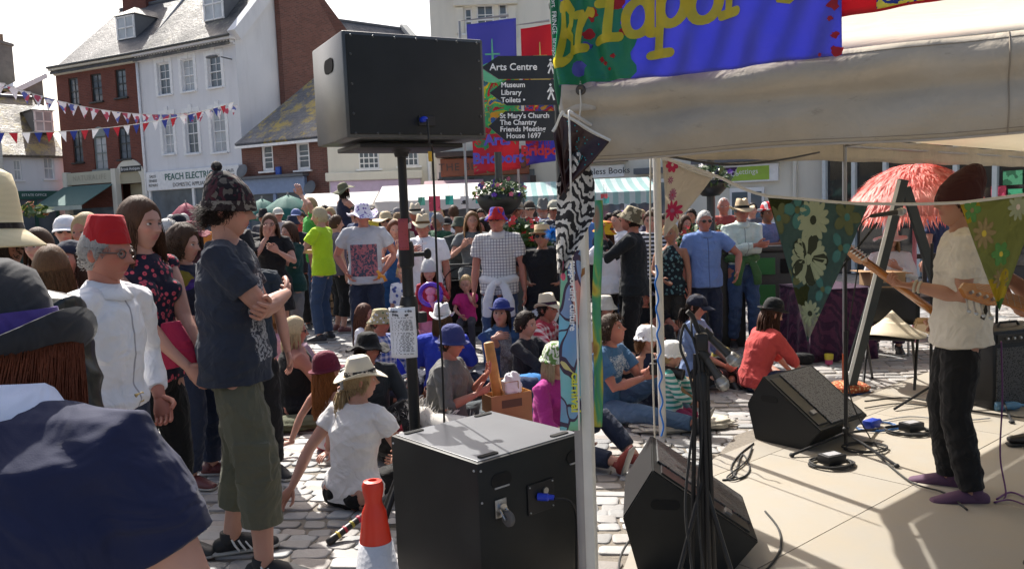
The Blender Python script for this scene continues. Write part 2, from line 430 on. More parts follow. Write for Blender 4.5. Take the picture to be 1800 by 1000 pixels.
def hat_obj(kind,c,root,HM,hs,d,band=None,mat=None,seed=0,tilt=(0,0)):
 """hats sit on the head frame HM (metres, origin head centre, +Y face, +Z crown); hs scales a 0.235 m head"""
 m=MB();n=40 if d<8 else 24
 mat=mat or cloth(c,'plain',name='hat_felt')
 z0=.045
 def oval(fn=None):
  def f(p,a,r,z):
   q=Vector((p.x*.92,p.y*1.08,p.z))
   return fn(q,a,r)if fn else q
  return f
 R0=.092
 prof=None;f=oval();bandz=(0,.03);bandr=R0*1.005
 if kind in('fedora','trilby','panama'):
  br={'fedora':.155,'trilby':.128,'panama':.165}[kind];hh=.115
  prof=[(.0,hh-.012),(.03,hh-.008),(.058,hh),(.068,hh-.006),(.076,.07),(.086,.03),(R0,0),(br*.8,-.004),(br,.0),(br+.001,-.004),(br*.8,-.009),(R0*.9,-.006),(.0,-.002)]
  def fn(q,a,r):
   if r>R0*1.1:
    t=(r-R0)/(br-R0);q.z+=.035*t*(math.cos(2*a)*.8+.1);q.z-=.022*t*max(0,math.sin(a))
   elif q.z>.05:
    q.z-=.028*math.exp(-(q.x/.022)**2)*min(1,(q.z-.05)/.05);q.x*=1-.16*max(0,q.y/.08)*(q.z/.1)
   return q
  f=oval(fn)
 elif kind=='boater':
  br=.15;prof=[(.0,.085),(.082,.085),(.086,.08),(R0,0),(br,-.002),(br,-.008),(R0*.9,-.006),(0,-.003)]
 elif kind=='tall_straw':
  br=.145;prof=[(0,.165),(.05,.163),(.072,.15),(.082,.11),(.09,.04),(R0,0),(br*.75,-.014),(br,-.045),(br,-.050),(br*.75,-.020),(R0*.9,-.006),(0,-.003)]
  bandz=(0,.04)
 elif kind=='sunhat':
  br=.2;prof=[(0,.10),(.04,.098),(.075,.08),(.09,.04),(.095,0),(.13,-.008),(br*.85,-.02),(br,-.03),(br,-.034),(br*.85,-.025),(.09,-.008),(0,-.003)]
  f=oval(lambda q,a,r:q+Vector((0,0,(.022*math.sin(3*a+seed)+.012*math.sin(5*a+2*seed))*max(0,(r-.1)/.1))))
 elif kind=='bowler':
  br=.135;prof=[(0,.118),(.035,.114),(.065,.098),(.083,.068),(.092,.03),(.094,0),(.115,-.002),(br,.012),(br+.003,.008),(.115,-.008),(.085,-.008),(0,-.004)]
  f=oval(lambda q,a,r:q+Vector((0,0,.012*math.cos(2*a)*max(0,(r-.1)/.035))))
 elif kind=='cloche':
  br=.132;prof=[(0,.108),(.04,.105),(.072,.085),(.092,.045),(.099,.0),(.104,-.028),(.122,-.04),(br,-.034),(br,-.04),(.118,-.048),(.1,-.036),(.09,-.01),(0,-.005)]
 elif kind=='feltcurl':
  br=.150;prof=[(0,.135),(.04,.13),(.075,.108),(.092,.06),(.097,.0),(.10,-.012),(.125,-.028),(br,-.012),(br+.004,-.016),(.126,-.038),(.1,-.022),(.09,-.01),(0,-.005)];bandz=(-.002,.045);bandr=.102
  f=oval(lambda q,a,r:q+Vector((0,0,(.05*max(0,math.cos(a))**2+.012*math.sin(3*a))*max(0,(r-.1)/.05))))
 elif kind=='bucket':
  br=.135;prof=[(0,.085),(.06,.083),(.072,.075),(.088,.02),(.094,0),(br,-.045),(br,-.05),(.092,-.008),(0,-.003)]
 elif kind=='floppy':
  br=.185;prof=[(0,.10),(.05,.097),(.078,.08),(.092,.03),(.097,0),(.13,-.02),(.165,-.035),(br,-.03),(br,-.035),(.16,-.042),(.125,-.026),(.09,-.008),(0,-.003)]
  f=oval(lambda q,a,r:q+Vector((0,0,(.03*math.sin(2*a+seed)+.012*math.sin(7*a))*max(0,(r-.1)/.09))))
 elif kind=='fez':
  prof=[(0,.105),(.056,.105),(.062,.10),(.086,0),(.084,-.004),(0,-.004)];bandz=None
 elif kind=='beanie':
  z0=.02
  prof=[(0,.155),(.03,.15),(.06,.128),(.086,.085),(.1,.04),(.106,0),(.107,-.02),(.1,-.022),(0,-.012)]
  f=oval(lambda q,a,r:Vector((q.x*(1.0+.02*math.sin(9*a)),q.y*(1+.02*math.cos(7*a))-max(0,q.z-.06)*.35,q.z)))
  bandz=(-.02,.022);bandr=.109
 elif kind=='slouch':
  z0=.02
  prof=[(0,.215),(.022,.21),(.05,.185),(.082,.13),(.102,.06),(.107,0),(.106,-.022),(.1,-.024),(0,-.012)]
  f=oval(lambda q,a,r:Vector((q.x*(1+.03*math.sin(7*a)),q.y*(1+.03*math.cos(5*a))-max(0,q.z-.05)*.28,q.z)));bandz=(-.02,.02);bandr=.11
 elif kind in('cap','capback','bonnet','flat'):
  z0=.03
  prof=[(0,.092),(.04,.088),(.075,.065),(.095,.025),(.099,-.005),(.096,-.008),(0,-.003)]
  if kind=='bonnet':prof=[(0,.10),(.05,.095),(.082,.07),(.102,.02),(.105,-.02),(.12,-.04),(.124,-.036),(.112,-.018),(.10,-.022),(0,-.01)];f=oval(lambda q,a,r:q+Vector((0,0,(.008*math.sin(14*a))if r>.11 else 0)))
  if kind=='flat':prof=[(0,.075),(.05,.072),(.09,.05),(.112,.015),(.1,-.006),(0,-.003)]
  bandz=None
 M=HM@Matrix.Translation((0,0,z0*hs))@Matrix.Rotation(R(tilt[0]),4,'X')@Matrix.Rotation(R(tilt[1]),4,'Y')@Matrix.Scale(hs,4)
 m.lathe(prof,n,f,M)
 if kind in('cap','capback','flat'):
  sg=-1 if kind=='capback' else 1
  def peak(u,v):
   a=(u-.5)*2.0;r=.094+v*(.075 if kind!='flat' else .04)
   return M@Vector((math.sin(a)*(.094+v*.01)*.95,sg*(math.cos(a)*r*1.08+v*.01-(1-math.cos(a))*.0),-.003-v*.02-.02*abs(a)*0+.014*(math.cos(a*1.5)-1)*v))
  m.sheet(peak,12,4,.004*hs)
 if kind=='beanie':m.ball(M@Vector((0,-.045,.17)),.024*hs,10)
 o=m.build('hat',mat,root,smooth=True)
 if kind in('boater','fez','bowler'):autosmooth(o,45)
 if band and bandz:
  b=MB();rb=bandr
  def bf(p,a,r,z):return Vector((p.x*.92,p.y*1.08,z))
  k=(.006 if kind!='tall_straw' else .012)
  b.lathe([(rb*.96,bandz[0]),(rb+.002,bandz[0]+.001),(rb+.001-k*.6,bandz[1]),(rb*.9,bandz[1])],n,bf,M)
  b.build('hat_band',band,o,smooth='auto')
 return o,M
def person(label,px,ytop,d,yaw,H=None,legs='stand',arms=('down','down'),lean=0,twist=0,head=(0,0),skin='pale',hair=None,hairstyle='short',top=None,topkind='tee',sleeve=.5,bottom=None,botkind='trousers',hem=.42,hat=None,hatcol=(.3,.3,.3),hatband=None,hatmat=None,hattilt=(0,0),shoe=(.03,.03,.03),glasses=None,female=False,child=False,build=1.0,group='spectators standing in the crowd',detail=None,sit_z=.0,vox=None,stub=None,collar=None,hat_h=None,dy=0,belt=None,curl=(.35,.35),wr=None,side=0,foot=True,apron=None,hipshift=0,hips=None,z0=0.0,hs_mul=1.0,headroll=0,headoff=(0,0,0),rleg=None):
 NPERS[0]+=1;seed=NPERS[0];rr=random.Random(seed)
 yaw=R(yaw)
 hatH=0 if not hat else{'fez':.10,'beanie':.06,'slouch':.09,'cap':.015,'capback':.015,'flat':.01,'bonnet':.02,'tall_straw':.07,'boater':.03,'sunhat':.035}.get(hat,.05)
 pt=at(px,ytop,d);ztop=pt.z-hatH
 seat=legs in('cross','knees','out','kneel','side','recline')
 H_in=H
 if H is None:
  if seat:H=ztop/(.52-.05*abs(lean)/40)
  elif legs=='chair':H=1.65
  else:H=(ztop-z0)/1.0
  H=max(.75,min(1.93,H))
 s=H/1.72
 hs=(.62+.38*s)/s if s<.9 else 1.0
 S_=lambda*p:Vector(p)*s
 fem=female
 skinc=SK[skin]if isinstance(skin,str)else skin
 pz={'cross':.12,'knees':.11,'out':.11,'kneel':.24,'side':.11,'recline':.11,'chair':sit_z/s+.1 if sit_z else .52}.get(legs,.95)
 hipw=.088
 pel=Vector((hipshift,0,pz))
 la=R(lean);sd_=R(side)
 def step(p,dist,k):
  a=la*k;b=sd_*k;return p+Vector((math.sin(b),math.sin(a)*math.cos(b),math.cos(a)*math.cos(b)))*dist
 waist=step(pel,.13,.25);chest=step(waist,.20,.75);shl=step(chest,.13,1.0);nb=step(shl,.05,1.0)
 ntop=step(nb,.07,.8);hc=step(nb,.135+.11*(hs-1),.6)+Vector((0,.02*math.cos(la),0))
 tw=R(twist);X=Vector((math.cos(tw),math.sin(tw),0));
 shw=(.168 if fem else .188)*(1 if s>.75 else .9)*(1+max(0,build-1.1)*.7)
 J={}
 for k,sg in(('L',-1),('R',1)):
  J['sh'+k]=shl+X*sg*shw+Vector((0,0,-.005));J['hip'+k]=pel+Vector((sg*hipw,0,-.02))
 thigh,shin=.435,.42
 def leg(sg,knee,ank):J['knee'+sg]=Vector(knee);J['ank'+sg]=Vector(ank)
 jit=rr.uniform(-.02,.02)
 if legs=='stand':
  for k,sg in(('L',-1),('R',1)):
   a=Vector((sg*(.105+rr.uniform(0,.03)),rr.uniform(-.05,.05),.085));kn,a=ik(J['hip'+k],a,thigh,shin,(0,1,0));leg(k,kn,a)
 elif legs=='wide':
  for k,sg in(('L',-1),('R',1)):
   a=Vector((sg*.17,sg*.10,.085));kn,a=ik(J['hip'+k],a,thigh,shin,(0,1,0));leg(k,kn,a)
 elif legs=='cross':
  leg('L',(-.36,.26+jit,.17),(.06,.36,.07));leg('R',(.36,.26-jit,.17),(-.06,.26,.10))
 elif legs=='knees':
  leg('L',(-.13,.34,.42),(-.13,.54,.08));leg('R',(.13,.32,.43),(.12,.50,.08))
 elif legs=='out':
  leg('L',(-.12,.42,.20),(-.14,.83,.08));leg('R',(.13,.42,.14),(.10,.84,.08))
 elif legs=='recline':
  leg('L',(-.15,.40,.32),(-.12,.68,.08));leg('R',(.2,.41,.13),(.16,.84,.08))
 elif legs=='side':
  leg('L',(-.05,.42,.13),(.33,.36,.07));leg('R',(.14,.40,.15),(.42,.22,.07))
 elif legs=='kneel':
  leg('L',(-.12,.36,.07),(-.1,-.05,.06));leg('R',(.12,.36,.07),(.1,-.05,.06))
 elif legs=='chair':
  leg('L',(-.12,.42,pz-.04),(-.13,.46,.085));leg('R',(.12,.42,pz-.04),(.12,.40,.085))
 if rleg:leg('R',*rleg)
 hc=hc+Vector(headoff);ntop=ntop+Vector(headoff)*.6
 zh=hc.z+.1175*hs
 if H_in is None and not seat and legs!='chair':s=(ztop-z0)/zh
 elif seat:
  k_=-ray(px,ytop).z/ray(px,ytop).y;d2=(CAMZ-zh*s-hatH)/max(k_,1e-3)
  d2=max(d-.9,min(d+.9,d2));pt=at(px,ytop,d2)
 off=Matrix.Rotation(yaw,3,'Z')@(hc*s)
 loc=Vector((pt.x-off.x,pt.y-off.y,z0+dy));Wi=Matrix.Rotation(-yaw,3,'Z')
 ua,fa=.285,.25
 hd={}
 for i,(k,sg)in enumerate((('L',-1),('R',1))):
  a=arms[i];sh=J['sh'+k];hint=(sg*.6,-1,-.2);hdir=None
  if isinstance(a,str):
   lapz=pz+.12
   T={'down':(shl+Vector((sg*(shw+.07),.04,-.53)),(sg*.3,-1,0)),'pocket':(pel+Vector((sg*.2,.06,.03)),(sg*1,-.8,0)),'hip':(pel+Vector((sg*.17,.06,.12)),(sg*1,-.4,0)),'crossed':(chest+Vector((-sg*.10,.17+.055*i,-.115+.05*i)),(sg*1,.0,-.6)),'clasp':(pel+Vector((sg*.03,.24,.10)),(sg*1,-.5,-.3)),'clap':(chest+Vector((sg*.03,.33,.05)),(sg*1,-.2,-1)),'hold':(chest+Vector((sg*.10,.30,.02)),(sg*.8,-.3,-1)),'phone':(chest+Vector((sg*.05,.30,.13)),(sg*.7,-.1,-1)),'up':(shl+Vector((sg*.12,.16,.34)),(sg*1,.2,.2)),'lap':(pel+Vector((sg*.10,.30,.10)),(sg*1,-.5,-.2)),'knee':(J['knee'+k]*.9+Vector((-sg*.03,.0,.09)),(sg*1,-.4,-.4)),'hugknee':((J['kneeL']+J['kneeR'])/2+Vector((sg*.02,.07,-.10)),(sg*1,0,-.2)),'back':(pel+Vector((sg*.28,-.28,-.06)),(0,-1,.2)),'front':(pel+Vector((sg*.12,.45,.02)),(sg*1,0,-.2)),'chin':(hc+Vector((sg*.03,.13,-.14)),(sg*.6,.5,-1)),'behind':(pel+Vector((sg*.04,-.16,.10)),(sg*1,-.2,0))}[a]
   tgt,hint=T
   if a in('clap','phone','up','chin'):hdir=Vector((0,.3,1))
   if a=='back':hdir=Vector((sg*.4,-1,-.1))
   if a=='crossed':hdir=Vector((-sg,.0,.02))
  else:
   tgt=Vector(a[0])if a[0]is not None else None
   if a[0]is not None and len(a)>4 and a[4]=='w':tgt=Wi@(Vector(a[0])-loc)/s
   if len(a)>2 and a[2]and len(a)>4 and a[4]=='w':hdirw=Wi@Vector(a[2])
   else:hdirw=None
   if len(a)>1 and a[1]:hint=a[1]
   if len(a)>2 and a[2]:hdir=hdirw or Vector(a[2])
  el,wr_=ik(sh,tgt,ua,fa,hint);J['el'+k]=el;J['wr'+k]=wr_
  hd[k]=(hdir or(wr_-el)).normalized()
 J2={k:v*s for k,v in J.items()}
 pel,waist,chest,shl,nb,ntop,hc=[v*s for v in(pel,waist,chest,shl,nb,ntop,hc)]
 X=X.normalized();XP=Vector((1,0,0));XM=(X+XP).normalized()
 vox=vox or max(.0055,min(.02,d*.00135));
 b=s*build
 hk=.235*s*hs*hs_mul
 HMr=Matrix.Translation(hc)@Matrix.Rotation(R(head[0]),4,'Z')@Matrix.Rotation(R(-head[1])-la*.35,4,'X')@Matrix.Rotation(R(headroll),4,'Y')
 root=thing('person',label,'person',loc,yaw,group)
 near=d<7.5;n=18 if near else 12
 m=MB()
 hp=(hips or(1.12 if fem else 1.0));wa=.82 if fem else 1.0
 tor=[(pel+Vector((0,0,-.06))*s,(.145*hp,.11)),(pel+Vector((0,0,.02))*s,(.160*hp,.118)),(waist,(.138*wa,.098*(1+(build-1)*.6))),(chest,(.158,.115)),(shl+Vector((0,0,-.03))*s,(.155,.098)),(nb,(.075,.068))]
 def torso(m,grow,hem_pts=None,scale=1.0):
  pts=[p for p,r in tor];rad=[(r[0]*b*scale+grow,r[1]*b*scale+grow)for p,r in tor]
  sides=[XP,XP,XM,X,X,X]
  return pts,rad,sides
 pts,rad,sides=torso(m,-.004)
 m.loft(pts,rad,sides,n,ends=(1,.25))
 m.loft([nb-Vector((0,0,.03))*s,nb+(ntop-nb)*.3,ntop,hc+Vector((0,-.01,0))*s],[.064*s,.056*s,.055*s*(1.05 if not fem else .92),.055*s],X,n)
 for k,sg in(('L',-1),('R',1)):
  sh,el,wr_=J2['sh'+k],J2['el'+k],J2['wr'+k]
  ks=(.9 if fem else 1)*(1+(build-1)*.5)*s
  m.loft([shl+X*sg*.09*s+Vector((0,0,-.02))*s,sh+Vector((0,0,-.014))*s,sh.lerp(el,.35),sh.lerp(el,.75),el,el.lerp(wr_,.3),el.lerp(wr_,.7),wr_],[.045*ks,.053*ks,.050*ks,.042*ks,.039*ks,.041*ks,.032*ks,(.027*ks,.023*ks)],Vector((0,1,.3)),12)
  hi,kn,an=J2['hip'+k],J2['knee'+k],J2['ank'+k]
  m.loft([hi,hi.lerp(kn,.35),hi.lerp(kn,.8),kn,kn.lerp(an,.3),kn.lerp(an,.75),an],[.083*b,.079*b,.06*b,.053*b,.055*b,.04*b,.036*b],XP,12)
  if seat or legs=='chair':m.ball(hi+Vector((0,-.03,.0))*s,(.10*b,.11*b,.10*b))
 extra=[]
 A3=np.array(HMr.to_3x3());t3=np.array(HMr.translation)
 nu,nv=(72,54)if d<5.5 else((48,36)if d<9.5 else(32,24))
 browc=mul(hair,.6)if hair else(.2,.14,.1)
 P,Fq,C=head_mesh(nu,nv,skinc,browc,fem or child,child,stubble=stub)
 extra.append(((P*hk)@A3.T+t3,Fq,C))
 for P,Fq,C in eye_parts(skinc):extra.append(((P*hk)@A3.T+t3,Fq,C))
 for i,(k,sg)in enumerate((('L',-1),('R',1))):
  hm=hand_parts(curl[i],8 if near else 6)
  yd=hd[k];body_c=chest-J2['wr'+k]
  zt=-(body_c-yd*body_c.dot(yd))
  a_=arms[i]
  if isinstance(a_,str)and a_ in('back','front'):zt=Vector((0,0,1))-yd*yd.z
  if not isinstance(a_,str)and len(a_)>3 and a_[3]:zt=Vector(a_[3]);zt=zt-yd*zt.dot(yd)
  if zt.length<1e-4:zt=Vector((0,0,1))
  zt.normalize();xd=yd.cross(zt)
  mir=1
  want=Vector((-sg*.2,.8,.6));
  if xd.dot(want)<0:mir=-1
  Mh=Matrix((xd*mir,yd,zt)).transposed().to_4x4();hsc=s*(1.0 if s>.85 else 1.1)*(.92 if fem else 1.0)
  Mh=Matrix.Translation(J2['wr'+k])@Mh@Matrix.Scale(hsc,4)
  vs=np.array([list(Mh@Vector(v))for v in hm.v]);fs=hm.f if mir>0 else[f[::-1]for f in hm.f]
  col=np.array(skinc)*np.array([1.0,.93,.9])
  extra.append((vs,fs,np.tile(col,(len(vs),1))))
  J2['hand'+k]=J2['wr'+k]+yd*.08*s
 body=job(m,'body',SKINM,root,vox,0,seed,extra,3,skinc)
 if hair and hairstyle!='none':make_hair(root,HMr,hk,hair,hairstyle,d,seed,bool(hat),hat)
 if top is not None:
  m=MB();g_=.010 if topkind not in('jacket','robe')else .022
  loose={'tee':1.03,'shirt':1.06,'vest':1.0,'jacket':1.08,'robe':1.12,'dress':1.0,'jumper':1.08}[topkind]
  pts,rad,sides=torso(m,g_,scale=loose)
  rad=[(max(r[0],q[1][0]*s*.97+g_),max(r[1],q[1][1]*s*.97+g_))if i_>2 else r for i_,(r,q)in enumerate(zip(rad,tor))]
  if belt:pts[0]=pel+Vector((0,0,.035))*s;pts[1]=pel+Vector((0,0,.07))*s;rad[0]=(rad[0][0]*.99,rad[0][1]*.99)
  if not belt:rad[0]=(rad[0][0]+.024*s,rad[0][1]+.026*s);rad[1]=(rad[1][0]+.016*s,rad[1][1]+.014*s);rad[2]=(rad[2][0]+.012*s,rad[2][1]+.012*s)
  if topkind=='vest':rad[4]=(rad[4][0]*.80,rad[4][1]);
  pts=pts[:-1]+[nb-(nb-shl)*.1];rad[-1]=(.088*b,.078*b)
  if topkind=='vest':rad[-1]=(.07*b,.07*b)
  if not seat and legs!='chair' and not belt:
   dh={'jacket':.1,'robe':.5,'dress':0}.get(topkind,.03)
   pts=[pts[0]+Vector((0,0,-dh))*s]+pts;rad=[(rad[0][0]*1.03,rad[0][1]*1.03)]+rad;sides=[XP]+sides
  m.loft(pts,rad,sides,n+4,ends=(.12,.25))
  if fem and s>.8:
   for sg in(-1,1):
    m.ball(chest+X*sg*.07*s+Vector((0,.085,.01))*s,(.066*b,.062*b,.064*b))
  for k,sg in(('L',-1),('R',1)):
   sh,el,wr_=J2['sh'+k],J2['el'+k],J2['wr'+k];ks=(.92 if fem else 1)*(1+(build-1)*.5)*s
   q=sleeve*(1.12 if sleeve<=.6 else 1)
   wide=.022 if topkind in('tee','shirt')and sleeve<1 else .014
   if topkind in('jacket','robe'):wide=.026
   if sleeve>0:
    sp=[shl+X*sg*.08*s,sh+Vector((0,0,-.006))*s];sr=[.066*ks+g_*.5,.062*ks+g_*.8]
    if q<=1:
     sp+=[sh.lerp(el,q*.5),sh.lerp(el,q)];sr+=[.055*ks+wide*.9,.05*ks+wide]
    else:
     sp+=[sh.lerp(el,.5),el,el.lerp(wr_,min(1,q-1)*.5),el.lerp(wr_,min(1,q-1)*.97)];sr+=[.052*ks+wide*.8,.045*ks+wide*.8,.042*ks+wide*.8,.034*ks+wide*.6]
    m.loft(sp,sr,Vector((0,1,.3)),14,ends=(1,.08))
   elif topkind!='vest':m.ball(sh+Vector((0,0,.0)),(.06*ks,.06*ks,.055*ks))
  job(m,{'tee':'t_shirt','shirt':'shirt','vest':'vest_top','jacket':'jacket','robe':'robe','dress':'dress_bodice','jumper':'jumper'}[topkind],top,root,vox,(wr if wr is not None else .0035)*s,seed,None,2,None,1/s)
  if collar is not None:
   c_=MB();cm=cloth(collar,'plain')
   c_.lathe([(.058,.045),(.064,.05),(.078,.022),(.098,-.004),(.092,-.008),(.070,.01),(.058,.03)],20,lambda p,a,r,z:Vector((p.x*1.08,p.y+(.012 if r>.07 else 0)*math.sin(a),p.z-.03*max(0,math.sin(a))*(r/.09))),Matrix.Translation(nb+Vector((0,.0,-.012))*s)@Matrix.Rotation(tw,4,'Z')@Matrix.Rotation(-la,4,'X')@Matrix.Scale(s*(b/s)**.5,4))
   c_.build('collar',cm,root,smooth=True)
 if bottom is not None:
  m=MB()
  gl=.012 if botkind!='leggings' else .004
  P2=[pel+Vector((0,0,.09))*s,pel+Vector((0,0,.03))*s,pel+Vector((0,0,-.06))*s]
  kb=(.0 if not belt else .012)*s
  m.loft(P2,[(.140*b*wa+kb,.100*b+kb),(.158*b*hp+kb,.115*b+kb),(.157*b*hp+kb,.112*b+kb)],XP,n,ends=(.1,1))
  if botkind in('trousers','shorts','leggings','cargo','flared'):
   for k,sg in(('L',-1),('R',1)):
    hi,kn,an=J2['hip'+k],J2['knee'+k],J2['ank'+k]
    f={'shorts':.9,'cargo':1.62}.get(botkind,1.93)
    if botkind in('trousers','leggings','flared')and hem!=.42:f=hem
    c=(.012 if botkind!='leggings' else .003)*s;fl={'cargo':.022,'flared':.03}.get(botkind,.008 if botkind!='leggings' else 0)*s
    sp=[hi+Vector((-sg*.012*s,0,0)),hi.lerp(kn,.4),hi.lerp(kn,.8)];sr=[.076*b+c*.6,.083*b+c,.063*b+c+fl]
    if f>1:sp+=[kn,kn.lerp(an,(f-1)*.5),kn.lerp(an,f-1)];sr+=[.056*b+c+fl,.055*b+c+fl,.043*b+c+fl*1.2]
    else:sp[-1]=hi.lerp(kn,f);sr[-1]=.066*b+c+.01
    m.loft(sp,sr,XP,14,ends=(1,.1))
    if botkind=='cargo':
     m.box(hi.lerp(kn,.92)+Vector((sg*.075,0,0))*b,(.03*s,.15*s,.17*s))
    if seat or legs=='chair':m.ball(hi+Vector((-sg*.015,-.03,-.005))*s,(.112*b,.12*b,.098*b))
  else:
   kz=hem*s
   if legs in('stand','wide'):
    m.loft([pel+Vector((0,0,.02))*s,pel+Vector((0,0,-.15))*s,Vector((0,.02,(pel.z+kz)/2)),Vector((0,.02,kz))],[(.17*b*hp,.125*b),(.19*b*hp,.145*b),(.205*b,.165*b),(.225*b,.19*b)],XP,n+6,ends=(.2,.05))
   else:
    for k in 'LR':
     hi,kn,an=J2['hip'+k],J2['knee'+k],J2['ank'+k]
     m.loft([hi,hi.lerp(kn,.5),kn],[.11*b,.10*b,.085*b],XP,14)
    km=(J2['kneeL']+J2['kneeR'])/2;m.loft([pel,pel.lerp(km,.5),km],[(.17*b,.09*b),(.2*b,.085*b),(max(.15,(J2['kneeL']-J2['kneeR']).length*.45),.06*b)],XP,16)
  job(m,{'skirt':'skirt','shorts':'shorts','leggings':'leggings'}.get(botkind,'trousers'),bottom,root,vox,(.0055 if botkind!='leggings' else .0015)*s,seed+99,None,2,None,1/s)
 if belt:
  m=MB();m.lathe([(.148,-.018),(.153,-.018),(.153,.018),(.148,.018)],24,lambda p,a,r,z:Vector((p.x*1.02*hp,p.y*.76,p.z)),Matrix.Translation(pel+Vector((0,0,.075))*s)@Matrix.Scale(b,4))
  o_=m.build('belt',plain('belt_leather',belt,.5),root,smooth='auto')
  m=MB();m.box(pel+Vector((0,.124*b/s,.075))*s,(.05*s,.012,.04*s),bev=.003);m.build('buckle',plain('buckle_brass',(.5,.4,.2),.3,1),o_)
 if shoe is not None and foot:
  for k,sg in(('L',-1),('R',1)):
   kn,an=J2['knee'+k],J2['ank'+k]
   sh_=(an-kn).normalized()
   if legs in('cross','side','kneel'):fd=(sh_*.6+Vector((0,.7,-.15))if legs!='kneel' else Vector((0,-1,-.1))).normalized();up=Vector((0,0,1))
   elif legs in('out',)or(legs=='recline' and k=='R'):fd=Vector((sg*.25,.45,.85)).normalized();up=Vector((0,-1,.3))
   else:fd=Vector((sg*.22,1,0)).normalized();up=Vector((0,0,1))
   sx=fd.cross(up).normalized();up=sx.cross(fd).normalized()
   base=an-up*.085*s if legs not in('out',)else an-up*.05*s
   M=Matrix.Translation(base)@Matrix((sx,fd,up)).transposed().to_4x4()@Matrix.Scale(s*(.93 if fem else 1),4)
   shm,sole=shoe[:2]if isinstance(shoe[0],bpy.types.Material)else(plain('shoe_%.2f_%.2f_%.2f'%tuple(shoe),shoe,.5),plain('shoe_sole',(.35,.33,.3),.7))
   u=MB();u.loft([M@Vector(p)for p in((0,-.055,.045),(0,-.02,.05),(0,.05,.052),(0,.11,.04),(0,.165,.03),(0,.19,.027))],[(.033*s,.038*s),(.037*s,.042*s),(.042*s,.042*s),(.047*s,.034*s),(.044*s,.026*s),(.038*s,.021*s)],sx,14)
   u.loft([M@Vector((0,-.015,.05)),M@Vector((0,-.01,.105))],[.04*s,.042*s],sx,12,ends=(.3,.1))
   so_=u.build('shoe',shm,root,smooth=True)
   v=MB();v.loft([M@Vector(p)for p in((0,-.085,.014),(0,-.03,.014),(0,.06,.014),(0,.13,.014),(0,.20,.016))],[(.028*s,.014*s),(.039*s,.014*s),(.043*s,.013*s),(.05*s,.013*s),(.044*s,.012*s)],sx,14)
   v.build('sole',sole,so_,smooth=True)
   if isinstance(shoe[0],bpy.types.Material)and len(shoe)>2:
    w_=MB()
    for q in range(3):
     for e in(-1,1):
      w_.tube([M@Vector((e*(.043-q*.0005),.03+q*.028,.022)),M@Vector((e*(.0435-q*.001),.012+q*.028,.05)),M@Vector((e*.035,-.002+q*.03,.08-q*.008))],.0052*s,5)
    w_.build('stripes',shoe[2],so_)
 if glasses:
  m=MB();Mg=HMr@Matrix.Scale(hk,4)
  for sg in(-1,1):
   if glasses=='sun':
    m.ball(Mg@Vector((sg*.135,.355,.01)),(1,1,1),12,(Mg.to_3x3()@Matrix.Diagonal((.105,.028,.075))).to_4x4())
   else:
    m.tube([Mg@Vector((sg*.135+.095*math.cos(q*math.pi/6),.37,.01+.07*math.sin(q*math.pi/6)))for q in range(13)],.012*hk,5)
   m.tube([Mg@Vector((sg*.23,.35,.03)),Mg@Vector((sg*.335,.24,.035)),Mg@Vector((sg*.34,-.02,.03))],.012*hk,5)
  m.tube([Mg@Vector((-.05,.375,.025)),Mg@Vector((.05,.375,.025))],.013*hk,5)
  m.build('sunglasses' if glasses=='sun' else 'spectacles',plain('glasses_dark',(.012,.012,.014),.15)if glasses=='sun' else plain('glasses_frame',(.12,.1,.09),.3,.6),root,smooth=True)
 hM=None
 if hat:_,hM=hat_obj(hat,hatcol,root,HMr,hk/.235,d,hatband,hatmat,seed,hattilt)
 return dict(root=root,J=J2,HM=HMr,hk=hk,nb=nb,chest=chest,waist=waist,pel=pel,shl=shl,X=X,s=s,hatM=hM,loc=loc)
